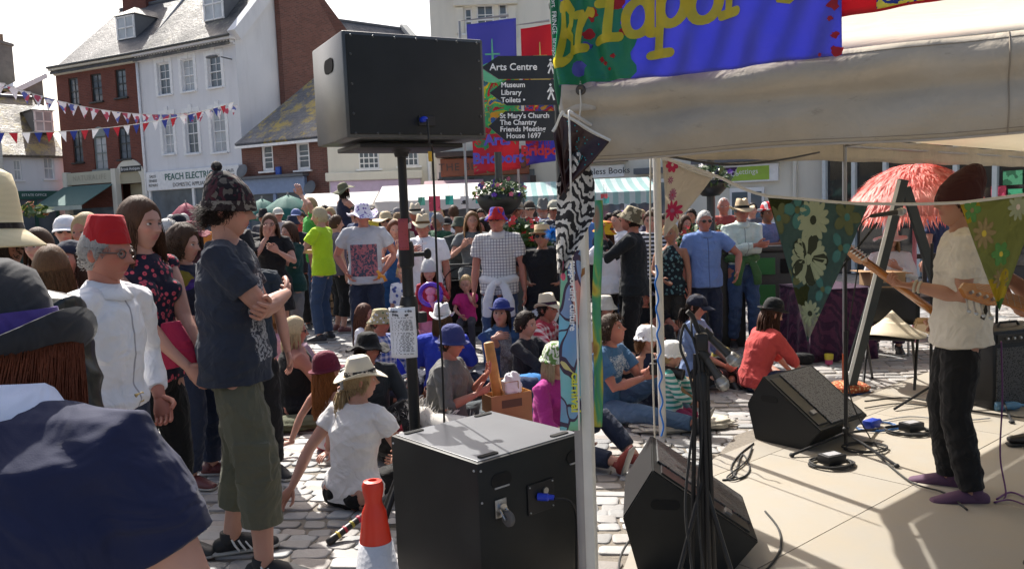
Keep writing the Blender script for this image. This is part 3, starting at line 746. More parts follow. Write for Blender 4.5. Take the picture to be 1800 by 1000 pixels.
def make_hair(root,HM,hk,col,style,d,seed,hat,hatkind):
 rr=random.Random(seed*31+3);m=MB();mat=hair_mat(tuple(col))
 nu,nv=(64,44)if d<5.5 else(36,26)
 V,Fq=sphere_grid(nu,nv);X,Y,Z=head_base(V);az=np.arctan2(V[:,0],V[:,1])
 fr=np.abs(az)/np.pi
 line=np.interp(fr,[0,.22,.36,.48,.60,1],[.27,.24,.10,-.10,-.26,-.34])
 if style in('long','bob','curly','pony'):line=np.interp(fr,[0,.2,.33,.45,.6,1],[.29,.22,-.05,-.24,-.36,-.42])
 if style=='balding':line=line+np.interp(fr,[0,.3,.5,1],[.3,.2,0,0])
 mask=1/(1+np.exp(-(Z-line)/.022))
 th={'short':.055,'long':.06,'bob':.075,'curly':.13,'pony':.045,'messy':.10,'balding':.02,'crop':.03}[style]
 if hat:th=min(th,.03)if style not in('curly',)else .06
 rs=np.random.RandomState(seed);q=V*5
 nz=np.sin(q[:,0]*1.7+rs.rand()*6+np.sin(q[:,2]*2))*np.sin(q[:,1]*1.9+rs.rand()*6)+.6*np.sin(az*(19 if style!='curly' else 9)+np.sin(q[:,2]*2.0)*1.5)
 amp={'curly':.03,'messy':.03}.get(style,.010)
 k=1+(th/.42)*(mask*1.35-.35)+amp*nz*mask
 P=np.stack([X*k,Y*k-.01,Z*k+.005],1)
 Mk=HM@Matrix.Scale(hk,4);A=np.array(Mk.to_3x3());t=np.array(Mk.translation)
 W=P@A.T+t
 m.add([Vector(p)for p in W],Fq)
 L={'short':.10,'long':1.35,'bob':.62,'curly':.55,'pony':.15,'messy':.30,'balding':.06,'crop':.05}[style]
 cnt={'short':220,'long':300,'bob':260,'curly':420,'pony':120,'messy':320,'balding':90,'crop':160}[style]
 if d>8:cnt=cnt//3
 wdt=(.0038 if d<5 else(.008 if d<8 else .016))*(1.5 if style in('curly','bob','long')else 1)
 if d<2:cnt*=9;wdt*=.42
 elif d<6:cnt=int(cnt*2.6)
 Rw=HM.to_3x3();down=Rw.inverted()@Vector((0,0,-1))
 for _ in range(cnt):
  a=rr.uniform(-math.pi,math.pi)
  if style in('long','bob','curly','pony'):a=math.copysign(1.2+abs(a)*(math.pi-1.2)/math.pi,a)
  f=abs(a)/math.pi
  lo=float(np.interp(f,[0,.2,.33,.5,1],[.30,.26,.02,-.2,-.3]))
  hi_=.46 if not hat else max(lo+.02,.12)
  if hat and lo>.1:continue
  z=rr.uniform(lo,max(lo+.01,hi_));rad_=math.sqrt(max(.01,1-(z/.5)**2))
  p=Vector((math.sin(a)*.335*rad_,math.cos(a)*(.40 if abs(a)<1.57 else .43)*rad_,z))*(1+th/.42*.8)
  ln=L*rr.uniform(.6,1.1);ns=7 if L>.3 else 3;pts=[p*.97];w0=rr.uniform(0,6.28);out=Vector((p.x,p.y,0)).normalized()
  for i in range(ns):
   st=ln/ns
   tang=Vector((out.x*.12,out.y*.12,-1))if p.z>0 else Vector((out.x*.12,out.y*.12,-1))
   if style in('messy','short','crop'):tang=Vector((out.x*.5+rr.uniform(-.5,.5),out.y*.5-.3+rr.uniform(-.4,.4),rr.uniform(-.9,.35)))
   if p.z<-.3 and style in('long','bob'):tang=down*1.0+Vector((out.x*.1,out.y*.05-(.05 if abs(a)>.9 else 0),0))
   if style=='curly':tang=tang+Vector((math.cos(w0+i*2.2)*1.1,math.sin(w0+i*2.2)*1.1,math.sin(w0*2+i*1.7)*.8))
   elif style=='long':tang=tang+Vector((math.cos(w0+i*1.3)*.16,math.sin(w0+i*1.1)*.16,0))
   p=p+tang.normalized()*st
   if p.z>-.42:
    e=math.sqrt((p.x/.345)**2+(p.y/.425)**2+(p.z/.515)**2)
    if e<1.08:p=p*(1.08/e)
   pts.append(p)
  n_=len(pts);m.tube([Mk@x for x in pts],[wdt*hk*(1-.75*(i/(n_-1))**2)*1.6 for i in range(n_)],3,cap=True)
 if style=='pony':
  b=Vector((0,-.45,.02))if not hat else Vector((0,-.42,-.22))
  for _ in range(90 if d<7 else 35):
   j=Vector((rr.gauss(0,.05),rr.gauss(0,.04),rr.gauss(0,.03)));L2=rr.uniform(.5,.85)
   p0=b+j*.6;m.tube([Mk@(p0),Mk@(p0+Vector((0,-.10,-.03))+j),Mk@(p0+Vector((0,-.13,0))+down*L2*.5+j*1.8),Mk@(p0+Vector((0,-.08,0))+down*L2+j*2)],[.022*hk,.024*hk,.02*hk,.004*hk],4)
 m.build('hair',mat,root,smooth=True,uv=False,weld=False)
def m_render(name,col,dirt=.12):
 if name in MATS:return MATS[name]
 t=NT(name);c=t.coord();n=t.noise(c,.8,6,.6);n2=t.noise(t.coord('Object',(1,1,.15)),2.2,5,.6)
 b=t.mix(n.outputs[0],mul(col,1-dirt),mul(col,1+dirt*.5))
 b=t.mix(t.ramp(n2.outputs[0],[(.48,(0,0,0)),(.75,(.35,.35,.35))]).outputs[0],b,mul(col,.66))
 t.p(Base_Color=b,Roughness=.85);t.bump(t.noise(c,25,4),.3,.01);MATS[name]=t.m;return t.m
def m_brick(name,c1,c2,mortar,dirt=.3,w=.225,h=.075):
 t=NT(name);uv=t.n('UVMap').outputs[0];c=t.coord()
 br=t.n('TexBrick',{'Vector':uv,'Color1':c1,'Color2':c2,'Mortar':mortar,'Scale':1,'Mortar Size':.006,'Mortar Smooth':.3,'Bias':-.2,'Brick Width':w,'Row Height':h})
 n=t.noise(c,.7,6,.65);b=t.mix(t.ramp(n.outputs[0],[(.35,(0,0,0)),(.7,(1,1,1))]).outputs[0],mul(c1,.62),br.outputs[0])
 b=t.mix(.55,br.outputs[0],b);t.p(Base_Color=b,Roughness=.9);t.bump(br.outputs[1],-.5,.01);return t.m
def m_slate(name,c1,c2,lichen=None,w=.3,h=.2,lk=.5):
 t=NT(name);uv=t.n('UVMap').outputs[0];c=t.coord()
 br=t.n('TexBrick',{'Vector':uv,'Color1':c1,'Color2':c2,'Mortar':mul(c1,.3),'Scale':1,'Mortar Size':.012,'Mortar Smooth':.4,'Bias':0,'Brick Width':w,'Row Height':h})
 n=t.noise(c,.9,8,.7);b=t.mix(t.ramp(n.outputs[0],[(.36,(0,0,0)),(.6,(.75,.75,.75))]).outputs[0],br.outputs[0],mul(c2,.62));b=t.mix(t.ramp(t.noise(c,9,5,.8).outputs[0],[(.55,(0,0,0)),(.62,(.5,.5,.5))]).outputs[0],b,mul(c1,1.5))
 if lichen:
  n3=t.noise(c,1.6,9,.75);b=t.mix(t.ramp(n3.outputs[0],[(lk,(0,0,0)),(lk+.1,(1,1,1))]).outputs[0],b,lichen)
 t.p(Base_Color=b,Roughness=t.ramp(n.outputs[0],[(.3,(.42,.42,.42)),(.7,(.7,.7,.7))]).outputs[0]);t.bump(br.outputs[1],-1,.05,t.n('Bump',{'Height':t.noise(c,6,6,.7),'Strength':.6,'Distance':.06}).outputs[0]);return t.m
WHITE=m_render('white_render',(.74,.74,.76));CREAM=m_render('cream_render',(.72,.69,.6));GREYR=m_render('grey_render',(.62,.62,.62),.2)
BRICK=m_brick('red_brick',(.19,.055,.036),(.12,.035,.027),(.17,.12,.10));BRICK2=m_brick('orange_brick',(.19,.08,.06),(.10,.045,.038),(.2,.16,.14))
SLATE=m_slate('slate',(.10,.105,.115),(.06,.063,.072));SLATE2=m_slate('old_slate',(.14,.135,.13),(.075,.075,.075),(.26,.24,.18),lk=.54);LICHEN=m_slate('lichen_slate',(.13,.14,.16),(.09,.1,.12),(.34,.25,.04),lk=.49)
TILE=m_slate('brown_tile',(.17,.13,.09),(.11,.09,.07),(.26,.2,.06),lk=.5,w=.2,h=.15)
STONE=m_brick('grey_stone',(.24,.22,.19),(.17,.16,.14),(.2,.18,.15),w=.45,h=.2)
TRIM=plain('white_paint',(.8,.8,.8),.45,bump=.05);DARKP=plain('dark_paint',(.03,.035,.035),.4);LEAD=plain('lead_grey',(.11,.12,.135),.5)
def glass(name='window_glass',c=(.10,.12,.14),r=.06):
 if name in MATS:return MATS[name]
 t=NT(name);n=t.noise(t.coord(),1.3,3);t.p(Base_Color=t.mix(n.outputs[0],mul(c,.4),mul(c,1.9)),Roughness=r);t.b.inputs['Specular IOR Level'].default_value=.8
 MATS[name]=t.m;return t.m
GLASS=glass();GLASSL=glass('curtained_glass',(.36,.38,.40),.25)
class Bld:
 """a building with its front on the line A-B (pixel column at eye level, distance)"""
 def __init__(s,name,label,cat,pa,da,pb,db,group=None):
  A=at(pa,380,da);B=at(pb,380,db);s.A=Vector((A.x,A.y,0));d=Vector((B.x-A.x,B.y-A.y,0));s.L=d.length;s.ux=d.normalized()
  s.nz=Vector((s.ux.y,-s.ux.x,0))
  s.rz=math.atan2(s.ux.y,s.ux.x);s.root=thing(name,label,cat,s.A,s.rz,group)
 def uz(s,px,py):
  r=ray(px,py);o=Vector((0,0,CAMZ));t=(s.A-o).dot(s.nz)/r.dot(s.nz);p=o+r*t
  return((p-s.A).dot(s.ux),p.z)
 def rect(s,x0,y0,x1,y1):
  a=s.uz(x0,(y0+y1)/2)[0];b=s.uz(x1,(y0+y1)/2)[0];xm=(x0+x1)/2
  return(min(a,b),s.uz(xm,y1)[1],max(a,b),s.uz(xm,y0)[1])
 def facade(s,z1,mat,holes,depth=8,z0=0,z1b=None,name='wall',x0=0,x1=None,gable=None):
  x1=x1 if x1 is not None else s.L;z1b=z1b if z1b is not None else z1
  us=sorted({x0,x1,*[h[0]for h in holes],*[h[2]for h in holes]});zs=sorted({z0,z1,*[h[1]for h in holes],*[h[3]for h in holes]})
  m=MB();T=.16
  for i in range(len(us)-1):
   for j in range(len(zs)-1):
    cu,cz=(us[i]+us[i+1])/2,(zs[j]+zs[j+1])/2
    if any(h[0]<cu<h[2]and h[1]<cz<h[3]for h in holes):continue
    m.add([(us[i],0,zs[j]),(us[i+1],0,zs[j]),(us[i+1],0,zs[j+1]),(us[i],0,zs[j+1])],[(0,1,2,3)])
  for h in holes:
   a,b,c,d=h[:4]
   for q in(((a,b),(c,b)),((c,b),(c,d)),((c,d),(a,d)),((a,d),(a,b))):
    (p,r),(u,v)=q;m.add([(p,0,r),(u,0,v),(u,T,v),(p,T,r)],[(0,1,2,3)])
  y=depth;g_=gable or 0
  m.add([(x0,0,z0),(x0,0,z1),(x0,y,z1),(x0,y,z0)],[(0,1,2,3)]);m.add([(x1,0,z0),(x1,y,z0),(x1,y,z1),(x1,0,z1)],[(0,1,2,3)])
  m.add([(x0,y,z0),(x0,y,z1),(x1,y,z1),(x1,y,z0)],[(0,1,2,3)]);m.add([(x0,.3,z1),(x1,.3,z1),(x1,y,z1),(x0,y,z1)],[(0,1,2,3)]);m.add([(x0,0.25,z1+.0),(x1,0.25,z1),(x1,.3,z1),(x0,.3,z1)],[(0,1,2,3)])
  if g_:
   for x in(x0,x1):m.add([(x,0,z1),(x,y/2,z1+g_),(x,y,z1)],[(0,1,2)])
  m.add([(x0+.02,T+.9,z0),(x1-.02,T+.9,z0),(x1-.02,T+.9,z1-.02),(x0+.02,T+.9,z1-.02)],[(0,1,2,3)])
  o=m.build(name,mat,s.root);return o
 def window(s,h,cols=2,rows=4,frame=TRIM,pane=GLASS,sill=True,fw=.05,bw=.022,sash=True,arch=False,kind='window'):
  a,b,c,d=h[:4];m=MB();y=.10;W,Hh=c-a,d-b
  for(x,z,w,hh)in((a+fw/2,(b+d)/2,fw,Hh),(c-fw/2,(b+d)/2,fw,Hh),((a+c)/2,b+fw/2,W-2*fw,fw),((a+c)/2,d-fw/2,W-2*fw,fw)):m.box((x,y,z),(w,.07,hh))
  if sash:m.box(((a+c)/2,y-.012,(b+d)/2),(W-2*fw,.05,.045))
  for i in range(1,cols):m.box((a+W*i/cols,y+.004,(b+d)/2),(bw,.03,Hh-2*fw))
  for j in range(1,rows):m.box(((a+c)/2,y+.004,b+Hh*j/rows),(W-2*fw,.026,bw))
  if sill:m.box(((a+c)/2,-.03,b-.04),(W+.2,.16,.07),bev=.01)
  o=m.build(kind,frame,s.root)
  p=MB();p.box(((a+c)/2,y+.022,(b+d)/2),(W-2*fw,.008,Hh-2*fw));p.build('pane',pane,o);return o
 def slab(s,pts,th,mat,name='roof',parent=None):
  P=[Vector(p)for p in pts];n=(P[1]-P[0]).cross(P[2]-P[0]).normalized()
  if n.z<0:n=-n
  m=MB();k=len(P);vs=P+[p-n*th for p in P]
  m.add(vs,[tuple(range(k)),tuple(range(k,2*k))[::-1]]+[(i,i+k,(i+1)%k+k,(i+1)%k)for i in range(k)])
  return m.build(name,mat,parent or s.root)
 def gable_roof(s,z,depth,rise,mat,over=.25,x0=None,x1=None,name='roof',z_b=None):
  x0=-.05 if x0 is None else x0;x1=s.L+.05 if x1 is None else x1;k=rise/(depth/2)
  m=MB();th=.12
  prof=[(-over,z-over*k),(depth/2,z+rise),(depth+over,z-over*k),(depth+over,z-over*k-th),(depth/2,z+rise-th),(-over,z-over*k-th)]
  vs=[Vector((x0,p[0],p[1]))for p in prof]+[Vector((x1,p[0],p[1]))for p in prof];n=6
  m.add(vs,[(0,1,4,5),(1,2,3,4),(6,11,10,7),(7,10,9,8),(0,6,7,1),(1,7,8,2),(2,8,9,3),(3,9,10,4),(4,10,11,5),(5,11,6,0)])
  o=m.build(name,mat,s.root);r=MB();r.tube([(x0,depth/2,z+rise+.02),(x1,depth/2,z+rise+.02)],.09,8);r.build('ridge_tiles',LEAD,o);return o
 def box(s,name,mat,x0,x1,y0,y1,z0,z1,parent=None,bev=0):
  m=MB();m.box(((x0+x1)/2,(y0+y1)/2,(z0+z1)/2),(x1-x0,y1-y0,z1-z0),bev=bev);return m.build(name,mat,parent or s.root)
 def dormer(s,x,y,z,w,h,back,mat=LEAD,rows=2):
  m=MB();m.box((x,y+back/2,z+h/2),(w,back,h));o=m.build('dormer',mat,s.root)
  t=.12;f=MB();
  for dx in(-1,0,1):f.box((x+dx*(w/2-.06),y-.03,z+h/2),(.08 if dx else .05,.06,h-.1))
  for dz in(.06,.5,.94):f.box((x,y-.035,z+h*dz),(w,.05,.06))
  wd=f.build('window',TRIM,o);p=MB();p.box((x,y-.012,z+h/2),(w-.16,.012,h-.16));p.build('pane',GLASSL,wd)
  r=MB();rv=[(x-w/2-t,y-t,z+h),(x+w/2+t,y-t,z+h),(x+w/2+t,y+back,z+h),(x-w/2-t,y+back,z+h),(x,y+w*.45,z+h+w*.38),(x,y+back,z+h+w*.38)]
  r.add(rv,[(0,1,4),(1,2,5,4),(2,3,5),(3,0,4,5),(0,3,2,1)]);r.build('dormer_roof',SLATE,o)
 def chimney(s,x,y,z0,z1,w,dp,mat,pots=2,parent=None):
  m=MB();m.box((x,y,(z0+z1)/2),(w,dp,z1-z0));m.box((x,y,z1-.1),(w+.14,dp+.14,.16));o=m.build('chimney',mat,parent or s.root)
  for i in range(pots):
   p=MB();p.lathe([(.12,0),(.14,.05),(.11,.1),(.10,.45),(.13,.5),(.10,.52),(0,.5)],12,None,Matrix.Translation((x+(i-(pots-1)/2)*w/max(1,pots),y,z1+.0)));p.build('chimney_pot',plain('terracotta_pot',(.32,.24,.17),.8),o,smooth=True)
 def cornice(s,z,mat=CREAM,n=40,x0=0,x1=None):
  x1=x1 or s.L;m=MB();m.box(((x0+x1)/2,-.16,z-.06),(x1-x0+.1,.36,.12));m.box(((x0+x1)/2,-.05,z-.28),(x1-x0+.02,.12,.08))
  for i in range(n):m.box((x0+(i+.5)*(x1-x0)/n,-.11,z-.19),((x1-x0)/n*.5,.2,.11))
  m.build('cornice',mat,s.root)
  g_=MB();g_.tube([(x0-.05,-.38,z+.02),(x1+.05,-.38,z+.02)],.06,8);g_.build('gutter',DARKP,s.root)
def ground_mats():
 t=NT('setts_bed');c=t.coord('Object',(1,1,1))
 br=t.n('TexBrick',{'Vector':c,'Color1':(.33,.31,.28),'Color2':(.24,.225,.205),'Mortar':(.15,.13,.11),'Scale':1,'Mortar Size':.014,'Mortar Smooth':.5,'Brick Width':.24,'Row Height':.15})
 n=t.noise(c,30,4);t.p(Base_Color=t.mix(.25,br.outputs[0],t.mix(n.outputs[0],(.1,.09,.08),(.35,.32,.28))),Roughness=.8);t.bump(n,.5,.01)
 u=NT('sett_stone');a=u.n('Attribute',attribute_name='Col');c=u.coord();n=u.noise(c,40,5,.6);n2=u.noise(c,5,5)
 b=u.mix(.6,a.outputs[0],u.mix(n.outputs[0],mul((.3,.28,.25),.6),(.5,.46,.42)),'MULTIPLY');
 b=u.mix(u.ramp(n2.outputs[0],[(.3,(.5,.5,.5)),(.7,(0,0,0))]).outputs[0],a.outputs[0],u.mix(n.outputs[0],(.11,.10,.09),(.30,.275,.25)))
 u.p(Base_Color=b,Roughness=u.ramp(n2.outputs[0],[(.3,(.5,.5,.5)),(.7,(.75,.75,.75))]).outputs[0]);u.bump(n,.5,.006)
 s_=NT('sand_joint');c=s_.coord();n=s_.noise(c,60,5);s_.p(Base_Color=s_.mix(n.outputs[0],(.10,.085,.07),(.26,.23,.19)),Roughness=.95);s_.bump(n,.6,.01)
 return t.m,u.m,s_.m
GB,GS,GJ=ground_mats()
m=MB();m.add([(-90,-20,-.03),(90,-20,-.03),(90,120,-.03),(-90,120,-.03)],[(0,1,2,3)]);struct(m.build('ground',GB))
m=MB();m.add([(-7,.5,-.008),(9,.5,-.008),(9,15,-.008),(-7,15,-.008)],[(0,1,2,3)]);struct(m.build('sand_bed',GJ))
def in_stage(x,y,grow=0):
 P=STAGE;ins=True
 for i in range(len(P)):
  a,b=P[i],P[(i+1)%len(P)]
  if(b[0]-a[0])*(y-a[1])-(b[1]-a[1])*(x-a[0])<-grow*math.hypot(b[0]-a[0],b[1]-a[1]):return False
 return True
STAGE=[(-.1,1.8),(12,.6),(13.5,14),(9.2,12.4),(3.75,7.45),(1.55,5.72),(.52,3.82)]
def setts():
 V,Fc,C=[],[],[];rs=random.Random(3);ang=R(-8);ca,sa=math.cos(ang),math.sin(ang)
 y=-3.0;row=0
 while y<17:
  h=rs.uniform(.095,.13);x=-9+rs.uniform(0,.2);row+=1
  while x<11:
   wd=rs.uniform(.12,.24);cx,cy=x+wd/2,y+h/2+.10*math.sin(x*.55)+.04*math.sin(x*1.7+row)
   wx,wy=cx*ca-cy*sa,cx*sa+cy*ca;x+=wd
   if not(-6.5<wx<8.5 and 1.2<wy<14.6)or abs(wx)>.78*wy+1.0 or in_stage(wx,wy,.05):continue
   g_=.0045;hw,hh=wd/2-g_,h/2-g_;zt=rs.uniform(-.003,.004);a2=ang+rs.uniform(-.05,.05);c2,s2=math.cos(a2),math.sin(a2)
   b=len(V);cr=.016
   ring=[]
   for(qx,qy)in((-1,-1),(1,-1),(1,1),(-1,1)):
    jx,jy=rs.uniform(-.012,.012),rs.uniform(-.012,.012)
    for e in((0,1)if(qx*qy>0)else(1,0)):
     px,py=qx*(hw-(cr if e else 0))+jx,qy*(hh-(0 if e else cr))+jy;ring.append((px,py))
   tx,ty=rs.uniform(-.03,.03),rs.uniform(-.03,.03)
   for sc,z in((1.0,-.03),(1.0,-.003),(.965,.0005),(.80,.002)):
    for(px,py)in ring:
     px,py=px*sc,py*sc
     V.append((wx+px*c2-py*s2,wy+px*s2+py*c2,z+zt+px*tx+py*ty))
   for k in range(3):
    for i in range(8):Fc.append((b+k*8+i,b+k*8+(i+1)%8,b+(k+1)*8+(i+1)%8,b+(k+1)*8+i))
   Fc.append(tuple(b+24+i for i in range(8)))
   l=rs.uniform(.20,.38);wm=rs.uniform(-.015,.03);C+=[(l+wm,l,l-wm*.8,1)]*32
  y+=h
 me=bpy.data.meshes.new('cobbles');me.from_pydata(V,[],Fc);a=me.color_attributes.new('Col','FLOAT_COLOR','POINT');a.data.foreach_set('color',np.array(C,np.float32).ravel())
 me.materials.append(GS);me.polygons.foreach_set('use_smooth',[True]*len(me.polygons));o=bpy.data.objects.new('cobbled_square',me);link(o);struct(o)
setts()
def flags():
 t=NT('pale_flagstone');c=t.coord();a=t.n('Attribute',attribute_name='Col');n=t.noise(c,3.5,8,.65);n2=t.noise(c,60,4);n3=t.noise(c,1.2,5,.6,.8)
 b=t.mix(t.ramp(n.outputs[0],[(.35,(.3,.3,.3)),(.6,(0,0,0))]).outputs[0],a.outputs[0],(.36,.29,.19));b=t.mix(t.ramp(n3.outputs[0],[(.52,(0,0,0)),(.66,(.6,.6,.6))]).outputs[0],b,(.33,.29,.23))
 b=t.mix(t.ramp(t.noise(c,22,6,.8).outputs[0],[(.66,(0,0,0)),(.74,(.5,.5,.5))]).outputs[0],b,(.2,.17,.13))
 t.p(Base_Color=b,Roughness=.55);t.bump(n2,.15,.003);t.b.inputs['Specular IOR Level'].default_value=.35
 V,Fc,C=[],[],[];rs=random.Random(5)
 from mathutils.geometry import intersect_line_line_2d
 def clip(poly,a,b):
  out=[]
  def side(p):return(b[0]-a[0])*(p[1]-a[1])-(b[1]-a[1])*(p[0]-a[0])
  for i in range(len(poly)):
   p,q=poly[i],poly[(i+1)%len(poly)];sp,sq=side(p),side(q)
   if sp>=0:out.append(p)
   if sp*sq<0:k=sp/(sp-sq);out.append((p[0]+(q[0]-p[0])*k,p[1]+(q[1]-p[1])*k))
  return out
 ang=R(40);ca,sa=math.cos(ang),math.sin(ang);v=-14.0
 while v<22:
  h=rs.choice((.9,1.05,1.2));u=-12+rs.uniform(0,1)
  while u<24:
   wd=rs.uniform(1.1,1.9);g_=.003
   poly=[(u+g_,v+g_),(u+wd-g_,v+g_),(u+wd-g_,v+h-g_),(u+g_,v+h-g_)];u+=wd
   poly=[(p[0]*ca-p[1]*sa,p[0]*sa+p[1]*ca)for p in poly]
   for i in range(len(STAGE)):
    poly=clip(poly,STAGE[i],STAGE[(i+1)%len(STAGE)])
    if len(poly)<3:break
   if len(poly)<3:continue
   z=.03+rs.uniform(-.0008,.0008);n=len(poly);b=len(V);V+=[(p[0],p[1],z)for p in poly]+[(p[0],p[1],-.02)for p in poly]
   Fc.append(tuple(b+i for i in range(n)));Fc+=[(b+i,b+n+i,b+n+(i+1)%n,b+(i+1)%n)for i in range(n)]
   l=rs.uniform(.30,.35);C+=[(l,l*.92,l*.79,1)]*(2*n)
  v+=h
 me=bpy.data.meshes.new('flagstones');me.from_pydata(V,[],Fc);a=me.color_attributes.new('Col','FLOAT_COLOR','POINT');a.data.foreach_set('color',np.array(C,np.float32).ravel());me.materials.append(t.m)
 struct(link(bpy.data.objects.new('flagstone_paving',me)))
 m=MB();n=len(STAGE);m.add([(p[0],p[1],.022)for p in STAGE],[tuple(range(n))]);struct(m.build('paving_bed',GJ))
flags()
LG=plain('letter_black',(.02,.02,.022),.5);LW=plain('letter_white',(.8,.8,.8),.5);LGR=plain('letter_green',(.02,.12,.10),.5);LGO=plain('letter_gold',(.45,.38,.22),.5)
SF='buildings round the market square'
def shop_front(b,x0,x1,ztop,mat,fascia_h=.55,door=True,text_=None,glassm=None,z_f=None):
 """fascia board, pilasters, stall riser and glazing standing proud of the wall"""
 b.box('fascia',mat,x0,x1,-.18,-.02,ztop-fascia_h,ztop,bev=.02)
 m=MB()
 for x in(x0+.08,x1-.08,(x0+x1)/2):m.box((x,-.07,(ztop-fascia_h)/2),(.14,.1,ztop-fascia_h))
 m.box(((x0+x1)/2,-.06,.3),(x1-x0-.2,.08,.6));m.build('shop_frame',mat,b.root)
 p=MB();p.box(((x0+x1)/2,-.03,(ztop-fascia_h+.6)/2),(x1-x0-.1,.02,ztop-fascia_h-.6));p.build('shop_window',glassm or GLASS,b.root)
W=Bld('town_house','white rendered three storey town house with slate roof and an electrical shop below','building',264,38,434,35,SF)
rows=[(278,111,299,167),(320,104,341,161),(366,98,389,154),(287,203,305,271),(327,199,348,270),(373,193,397,268)]
hs_=[W.rect(*r)for r in rows];ZW=(W.uz(255,95)[1]+W.uz(425,62)[1])/2
W.facade(ZW,WHITE,hs_,depth=7,gable=3.9)
for i,h in enumerate(hs_):W.window(h,2,4,pane=GLASSL if i%2 else GLASS);
m=MB();Y2=[(2.35,0),(7,0),(7,ZW),(3.5,ZW+3.9),(2.35,ZW+2.6)]
m.add([(W.L+.03,p[0],p[1])for p in Y2]+[(W.L+.32,p[0],p[1])for p in Y2],[tuple(range(5)),tuple(range(5,10))[::-1]]+[(i,i+5,(i+1)%5+5,(i+1)%5)for i in range(5)]);m.build('side_wall',BRICK2,W.root)
m=MB()
for h in hs_:
 a,b_,c,d_=h
 for(x,z,w_,hh)in((a-.1,(b_+d_)/2,.16,d_-b_+.1),(c+.1,(b_+d_)/2,.16,d_-b_+.1),((a+c)/2,d_+.14,c-a+.36,.18),((a+c)/2,d_+.2,.22,.34)):m.box((x,-.015-(.02 if w_==.22 else 0),z),(w_,.05,hh))
m.build('window_surround',TRIM,W.root)
W.cornice(ZW,WHITE,34);W.gable_roof(ZW+.05,7,3.7,SLATE2,x1=W.L-.1)
W.slab([(W.L-.12,-.3,ZW+.2),(W.L+.3,-.3,ZW+.2),(W.L+.3,3.5,ZW+4.2),(W.L-.12,3.5,ZW+4.2)],.5,WHITE,'gable_parapet')
dx,dz=W.uz(358,45);W.dormer(W.L*.64,1.0,ZW+1.1,1.25,1.5,2.2)
zs=W.uz(350,296)[1];shop_front(W,.15,W.L-.1,zs,TRIM,.85)
text('PEACH ELECTRICAL',.40,LGR,W.root,FM((W.L*.52,-.19,zs-.30)),font_w=.006)
text('DOMESTIC APPLIANCES',.24,LG,W.root,FM((W.L*.52,-.19,zs-.66)))
for j,wd in enumerate(('SALES','SPARES','REPAIRS')):
 for x in(.62,W.L-.62):text(wd,.17,LG,W.root,FM((x,-.19,zs-.22-j*.2)))
m=MB();m.tube([(.02,-.1,ZW-.1),(.02,-.1,.2)],.06,8);m.build('drainpipe',TRIM,W.root,smooth=True)
m=MB();m.tube([(W.L-.25,-.02,ZW-.9),(W.L-.35,-.5,ZW-.85)],.03,6);m.ball((W.L-.6,-.75,ZW-.85),(.34,.14,.08),12);m.build('floodlight',LEAD,W.root,smooth=True)
B=Bld('brick_house','tall red brick house with slate roof, dark sash windows and a green shop awning','building',119,40.6,264,38,SF)
rows=[(121,137,138,185),(160,130,179,179),(203,122,222,172),(128,229,145,286),(165,240,188,298),(208,224,229,280)]
hb=[B.rect(*r)for r in rows];ZB=(B.uz(97,122)[1]+B.uz(245,97)[1])/2
ar=B.rect(214,322,255,420)
B.facade(ZB,BRICK,hb+[(ar[0],0,ar[2],ar[3])],depth=8,gable=3.4)
for i,h in enumerate(hb):B.window(h,2,4,frame=DARKP if i!=4 else plain('grey_frame',(.2,.24,.24),.5),pane=GLASSL if i==4 else GLASS)
m=MB();h=hb[4];cx,zt,r_=(h[0]+h[2])/2,h[3],(h[2]-h[0])/2
m.prism([(cx+r_*math.cos(a*math.pi/10),zt+r_*math.sin(a*math.pi/10))for a in range(11)],-.012,.05);m.build('fanlight',plain('grey_frame',(.2,.24,.24)),B.root)
B.cornice(ZB,CREAM,30);B.gable_roof(ZB+.05,8,3.5,SLATE,x1=B.L+.02);B.dormer(B.L*.62,1.3,ZB+1.15,1.25,1.15,2.2)
B.chimney(1.3,4.2,ZB+2,ZB+5.6,1.7,.9,BRICK,0)
m=MB();cx=(ar[0]+ar[2])/2;r1=(ar[2]-ar[0])/2
m.prism([((r1+.32)*math.cos(a*math.pi/14)+cx,ar[3]+(r1+.32)*math.sin(a*math.pi/14))for a in range(15)]+[(r1*math.cos(a*math.pi/14)+cx,ar[3]+r1*math.sin(a*math.pi/14))for a in range(14,-1,-1)],-.06,.1)
for x in(ar[0]-.16,ar[2]+.16):m.box((x,.0,ar[3]/2),(.32,.14,ar[3]))
m.build('archway',CREAM,B.root);m=MB();m.prism([(cx+r1*math.cos(a*math.pi/14),ar[3]+r1*math.sin(a*math.pi/14))for a in range(15)],-.01,.05);m.box((cx,.6,ar[3]/2),(r1*2,.05,ar[3]));m.build('passage_wall',m_render('ochre_render',(.42,.38,.27)),B.root)
q=B.rect(124,304,205,322);B.box('fascia',m_render('cream_board',(.52,.5,.4)),q[0],q[2],-.2,-.02,q[1]-.05,q[3]+.05,bev=.02);text('NATURALIFE',.36,plain('letter_faded',(.36,.34,.27)),B.root,FM(((q[0]+q[2])/2,-.21,(q[1]+q[3])/2)),spacing=1.2)
for x in(q[0]-.1,q[2]+.1):B.box('pilaster',CREAM,x-.15,x+.15,-.26,-.0,0,q[3]+.1)
q2=B.rect(214,292,250,302);B.box('sign_board',DARKP,q2[0],q2[2],-.08,-.02,q2[1],q2[3]);text('Brook Antiques',.2,LW,B.root,FM(((q2[0]+q2[2])/2,-.09,(q2[1]+q2[3])/2)))
aw=B.rect(100,322,197,357)
